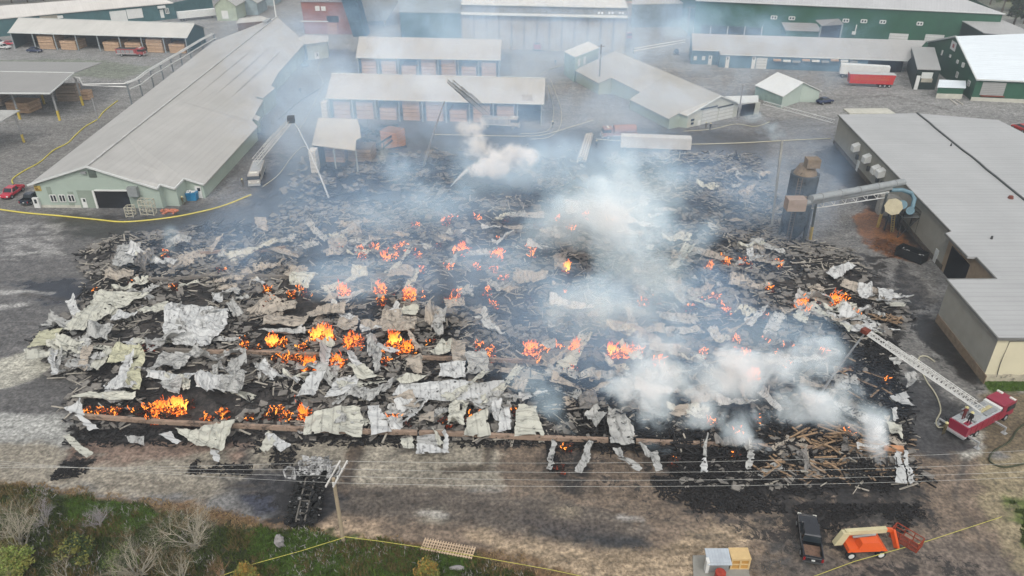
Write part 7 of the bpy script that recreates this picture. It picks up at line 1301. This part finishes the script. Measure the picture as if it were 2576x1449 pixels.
# rocks
for i, (u, v, s, lb) in enumerate(((706, 1375, 1.0, 'pointed pale grey boulder standing in the bright grass'), (1150, 1432, .6, 'grey weathered log piece in the dark grass at the bottom'))):
    o = MB(); rs = random.Random(i + 3); N = 10
    for j in range(N + 1):
        for k in range(12):
            th, ph = math.pi * j / N, 2 * math.pi * k / 12; f = 1 + .25 * rs.uniform(-1, 1) * math.sin(th); 
            o.v.append((math.sin(th) * math.cos(ph) * (.45 if i == 0 else 1.2) * s * f, math.sin(th) * math.sin(ph) * .4 * s * f, s * (.8 + .85 * math.cos(th) * f) if i == 0 else s * (.35 + .35 * math.cos(th) * f)))
    for j in range(N):
        for k in range(12): o.f.append((j * 12 + k, j * 12 + (k + 1) % 12, (j + 1) * 12 + (k + 1) % 12, (j + 1) * 12 + k))
    ob = o.build('boulder' if i == 0 else 'log', mat('rock', (150, 146, 145), .9, .2, 2)); ob.location = P(u, v); tag(ob, lb, 'rock' if i == 0 else 'log')
tag(recentre(MB().tube([P(808, 1449, 0), P(806, 1440, .8), P(805, 1436, 1.9)], [.05, .05, .04], 6).build('stake', BARK)), 'thin pale stake at the bottom edge in the grass', 'stake')
# ---------------------------------------------------------------- smoke and haze
def volmat(key, col, dens, nscale, lo, hi, aniso=-.25, seed=0, fall=1.0, step=1, det=5):
    m = bpy.data.materials.new(key); m.use_nodes = True; n = m.node_tree.nodes; L = m.node_tree.links; n.clear()
    o = n.new('ShaderNodeOutputMaterial'); pv = n.new('ShaderNodeVolumePrincipled'); L.new(pv.outputs[0], o.inputs['Volume'])
    pv.inputs['Color'].default_value = (*col, 1); pv.inputs['Anisotropy'].default_value = aniso; pv.inputs['Absorption Color'].default_value = (1, 1, 1, 1)
    tc = n.new('ShaderNodeTexCoord'); ge = n.new('ShaderNodeNewGeometry')
    nz = n.new('ShaderNodeTexNoise'); nz.noise_dimensions = '4D'; nz.inputs['W'].default_value = seed; nz.inputs['Scale'].default_value = nscale; nz.inputs['Detail'].default_value = det; m.cycles.volume_step_rate = step; nz.inputs['Roughness'].default_value = .6; nz.inputs['Distortion'].default_value = .6
    L.new(ge.outputs['Position'], nz.inputs['Vector'])
    ln = n.new('ShaderNodeVectorMath'); ln.operation = 'LENGTH'; L.new(tc.outputs['Object'], ln.inputs[0])
    mr = n.new('ShaderNodeMapRange'); mr.inputs[1].default_value = 1; mr.inputs[2].default_value = 0; mr.inputs[3].default_value = 0; mr.inputs[4].default_value = 1; L.new(ln.outputs['Value'], mr.inputs[0])
    # density = smooth(noise + falloff - threshold)
    k = n.new('ShaderNodeMath'); k.operation = 'MULTIPLY_ADD'; k.inputs[1].default_value = 4.2; k.inputs[2].default_value = -2.1; L.new(nz.outputs[0], k.inputs[0])
    a = n.new('ShaderNodeMath'); a.operation = 'MULTIPLY_ADD'; a.inputs[1].default_value = fall; L.new(mr.outputs[0], a.inputs[0]); L.new(k.outputs[0], a.inputs[2])
    r2 = n.new('ShaderNodeMapRange'); r2.interpolation_type = 'SMOOTHSTEP'; r2.inputs[1].default_value = lo; r2.inputs[2].default_value = hi; r2.inputs[3].default_value = 0; r2.inputs[4].default_value = dens; L.new(a.outputs[0], r2.inputs[0])
    b = n.new('ShaderNodeMath'); b.operation = 'MULTIPLY'; L.new(r2.outputs[0], b.inputs[0]); sm = n.new('ShaderNodeMapRange'); sm.inputs[1].default_value = 0; sm.inputs[2].default_value = .35; L.new(mr.outputs[0], sm.inputs[0]); L.new(sm.outputs[0], b.inputs[1])
    L.new(b.outputs[0], pv.inputs['Density']); return m
def puffmesh():
    if 'puff' in bpy.data.meshes: return bpy.data.meshes['puff'].copy()
    import bmesh
    bm = bmesh.new(); bmesh.ops.create_icosphere(bm, subdivisions=2, radius=1.04); me = bpy.data.meshes.new('puff'); bm.to_mesh(me); bm.free(); return me
PF = None
def smoke(label, puffs, m, name='smoke_plume', kind=None, thing=True):
    e = None
    if len(puffs) > 1: e = empty(name, P(puffs[0][0], puffs[0][1]), label, 'smoke')
    for i, (u, v, h, rx, ry, rz_, *rot) in enumerate(puffs):
        me = puffmesh(); me.materials.clear(); me.materials.append(m); ob = bpy.data.objects.new('puff' if e else name, me); COL.objects.link(ob); c = P(u, v, h)
        if e: ob.parent = e; c = c - e.location
        ob.location = c; ob.scale = (rx, ry, rz_); ob.rotation_euler = (0, R(rot[1]) if len(rot) > 1 else 0, R(rot[0]) if rot else 0)
        if not e: tag(ob, label, 'smoke' if not kind else None, None, kind)
BLU = (.40, .62, .92); CRE = (.97, .95, .91)
VT = volmat('thin_smoke', BLU, .026, .06, .1, 1.0, seed=1, fall=1.2, step=2.5, det=3, aniso=-.05); VB = volmat('blue_smoke', (.46, .70, .96), .06, .09, .15, .95, seed=2, fall=1.1); VM = volmat('mid_smoke', (.60, .82, .97), .095, .11, .25, 1.05, seed=3, fall=1.2); VD = volmat('dense_smoke', (.74, .90, .985), .27, .24, .3, 1.0, seed=4, fall=1.15); VC = volmat('cream_smoke', CRE, .4, .3, .3, 1.1, seed=5, fall=1.5); VN = volmat('plume_smoke', (.84, .93, .985), .45, .35, .15, 1.0, seed=9, fall=1.4)
smoke('broad thin blue smoke veil over the centre and left rows', [(1000, 560, 7, 55, 30, 9)], VT, 'smoke', 'stuff'); smoke('thin blue smoke veil around the centre sheds', [(1250, 300, 8, 75, 42, 11)], VT, 'smoke', 'stuff'); smoke('thin blue haze smoke drifting across the far yard', [(1350, 110, 12, 130, 60, 16)], VT, 'smoke', 'stuff'); smoke('thin smoke over the middle fire rows', [(1500, 760, 6, 42, 22, 7)], VT, 'smoke', 'stuff'); smoke('thin blue smoke along the far side of the long hall', [(900, 230, 9, 35, 60, 11)], VT, 'smoke', 'stuff'); smoke('thin blue smoke over the silo side', [(1850, 470, 8, 30, 30, 12)], VT, 'smoke', 'stuff')
smoke('tall broad blue white smoke column rising right of centre and spreading back over the yard', [(1650, 690, 4, 7, 6, 5), (1450, 560, 8, 12, 10, 7), (1620, 620, 10, 12, 9, 9), (1560, 500, 14, 15, 12, 10), (1640, 560, 16, 11, 9, 8)], VM)
smoke('wide blue smoke curtain over the whole right half of the fire field', [(1700, 800, 6, 38, 26, 8), (1750, 560, 8, 26, 20, 9)], VT, 'smoke', 'stuff')
smoke('hazy blue smoke bank drifting left from the tall column', [(1500, 420, 10, 26, 14, 8), (1130, 430, 6, 22, 14, 6), (1080, 520, 5, 20, 10, 5)], VB)
smoke('soft smoke curtain rising from the middle rows right of centre', [(1480, 800, 4, 9, 6, 5), (1500, 740, 8, 10, 6, 6), (1640, 760, 5, 8, 6, 6)], VM)
smoke('thick white blue smoke bank rolling over the right centre fires', [(1630, 1020, 3, 5, 4, 4), (1600, 960, 5, 6, 4.5, 5), (1680, 880, 7, 7, 5, 5), (1760, 930, 5, 8, 5, 4.5), (1840, 960, 4, 8, 4.5, 4), (1900, 930, 5, 7, 4.5, 4)], VD)
smoke('narrow white smoke stem rising straight from the lower right heap', [(2216, 1160, 1.2, .8, .8, 2.2), (2212, 1135, 3, 1.1, 1.0, 2.2), (2205, 1105, 4.6, 1.6, 1.4, 2.2), (2192, 1075, 6, 2.2, 1.8, 2.2)], VN)
smoke('tall dense white smoke plume spreading right of the water jet', [(2180, 1050, 5, 3.4, 2.8, 3.5), (2100, 1000, 6, 5.5, 4, 4.6), (2040, 920, 8, 6, 4.6, 5), (1980, 1040, 3, 4.5, 3, 3)], VD)
smoke('thin white smoke stem creeping left from black timbers at lower right', [(1935, 1132, 1, 1.1, .9, .8), (1905, 1118, 1.6, 1.3, 1, 1), (1870, 1100, 2.4, 1.8, 1.2, 1.3)], VN)
smoke('low white smoke bank streaming over black timbers at lower right', [(1850, 1090, 2.5, 3, 2, 2), (1770, 1050, 3, 4, 2.4, 2.4), (1890, 1050, 3, 3.4, 2.4, 2.6), (1960, 1010, 4, 4, 2.8, 3)], VD)
smoke('slanting wisp of blue smoke rising from the sill at the front centre', [(1440, 1095, 1, 1.3, 1.1, 1.8), (1425, 1062, 2.5, 2.4, 1.6, 2.4), (1405, 1035, 3, 2.6, 1.8, 2.2), (1385, 1010, 4, 3.6, 2, 2.8), (1330, 950, 5, 4, 3, 3)], VM)
smoke('small wisp of smoke over the lower right black heap', [(1680, 1135, 1, 2.2, 1, 1), (1640, 1120, 1.5, 2, 1, 1.2)], VM)
smoke('bright cream steam cloud billowing from the ground monitor jet', [(1290, 400, 3, 6.5, 4.6, 4), (1240, 415, 3, 6, 4.4, 3.8), (1200, 370, 4, 5, 4, 4), (1205, 430, 2, 4, 3, 2.2), (1330, 395, 2.6, 3.4, 3, 2.6), (1190, 320, 5, 5, 4, 3)], VC)
smoke('small cream puff left of the dust silo by the pipe bridge', [(1955, 338, 2, 4, 3, 2.4), (1925, 318, 3, 5, 3, 2.6), (1890, 298, 4, 5, 4, 2.6)], VM)
smoke('small white puff beside the burnt shed', [(962, 392, 2, 2.4, 2, 3), (968, 370, 4, 3, 2.4, 3)], VM)
smoke('blue smoke patch hanging on the largest green warehouse front', [(1800, 40, 6, 18, 10, 9), (1740, 70, 4, 14, 10, 6)], volmat('blue_patch', (.42, .66, .96), .08, .06, .1, .9, seed=8, fall=1.2))
smoke('pale wisp above the upper left fire', [(425, 620, 1.5, 1.4, 1.2, 2.4), (430, 585, 4, 2, 1.8, 2.4)], VM); smoke('grey smoke drifting over the upper middle fires', [(900, 700, 4, 12, 6, 4), (1300, 660, 4, 14, 7, 5)], VB); smoke('pale smoke curtain over the right hand fires', [(2050, 830, 4, 8, 5, 5), (1900, 840, 3, 9, 5, 4)], VB)
# haze: even air round everything
hz = bpy.data.materials.new('haze'); hz.use_nodes = True; n = hz.node_tree.nodes; n.clear(); o_ = n.new('ShaderNodeOutputMaterial'); pv = n.new('ShaderNodeVolumePrincipled'); pv.inputs['Color'].default_value = (.8, .88, .95, 1); pv.inputs['Density'].default_value = .00035; pv.inputs['Anisotropy'].default_value = .2
hz.node_tree.links.new(pv.outputs[0], o_.inputs['Volume']); tag(MB().b2(-700, 700, -120, 900, -1, 64).build('haze', hz), 'thin pale air haze over the whole yard', None, None, 'stuff')
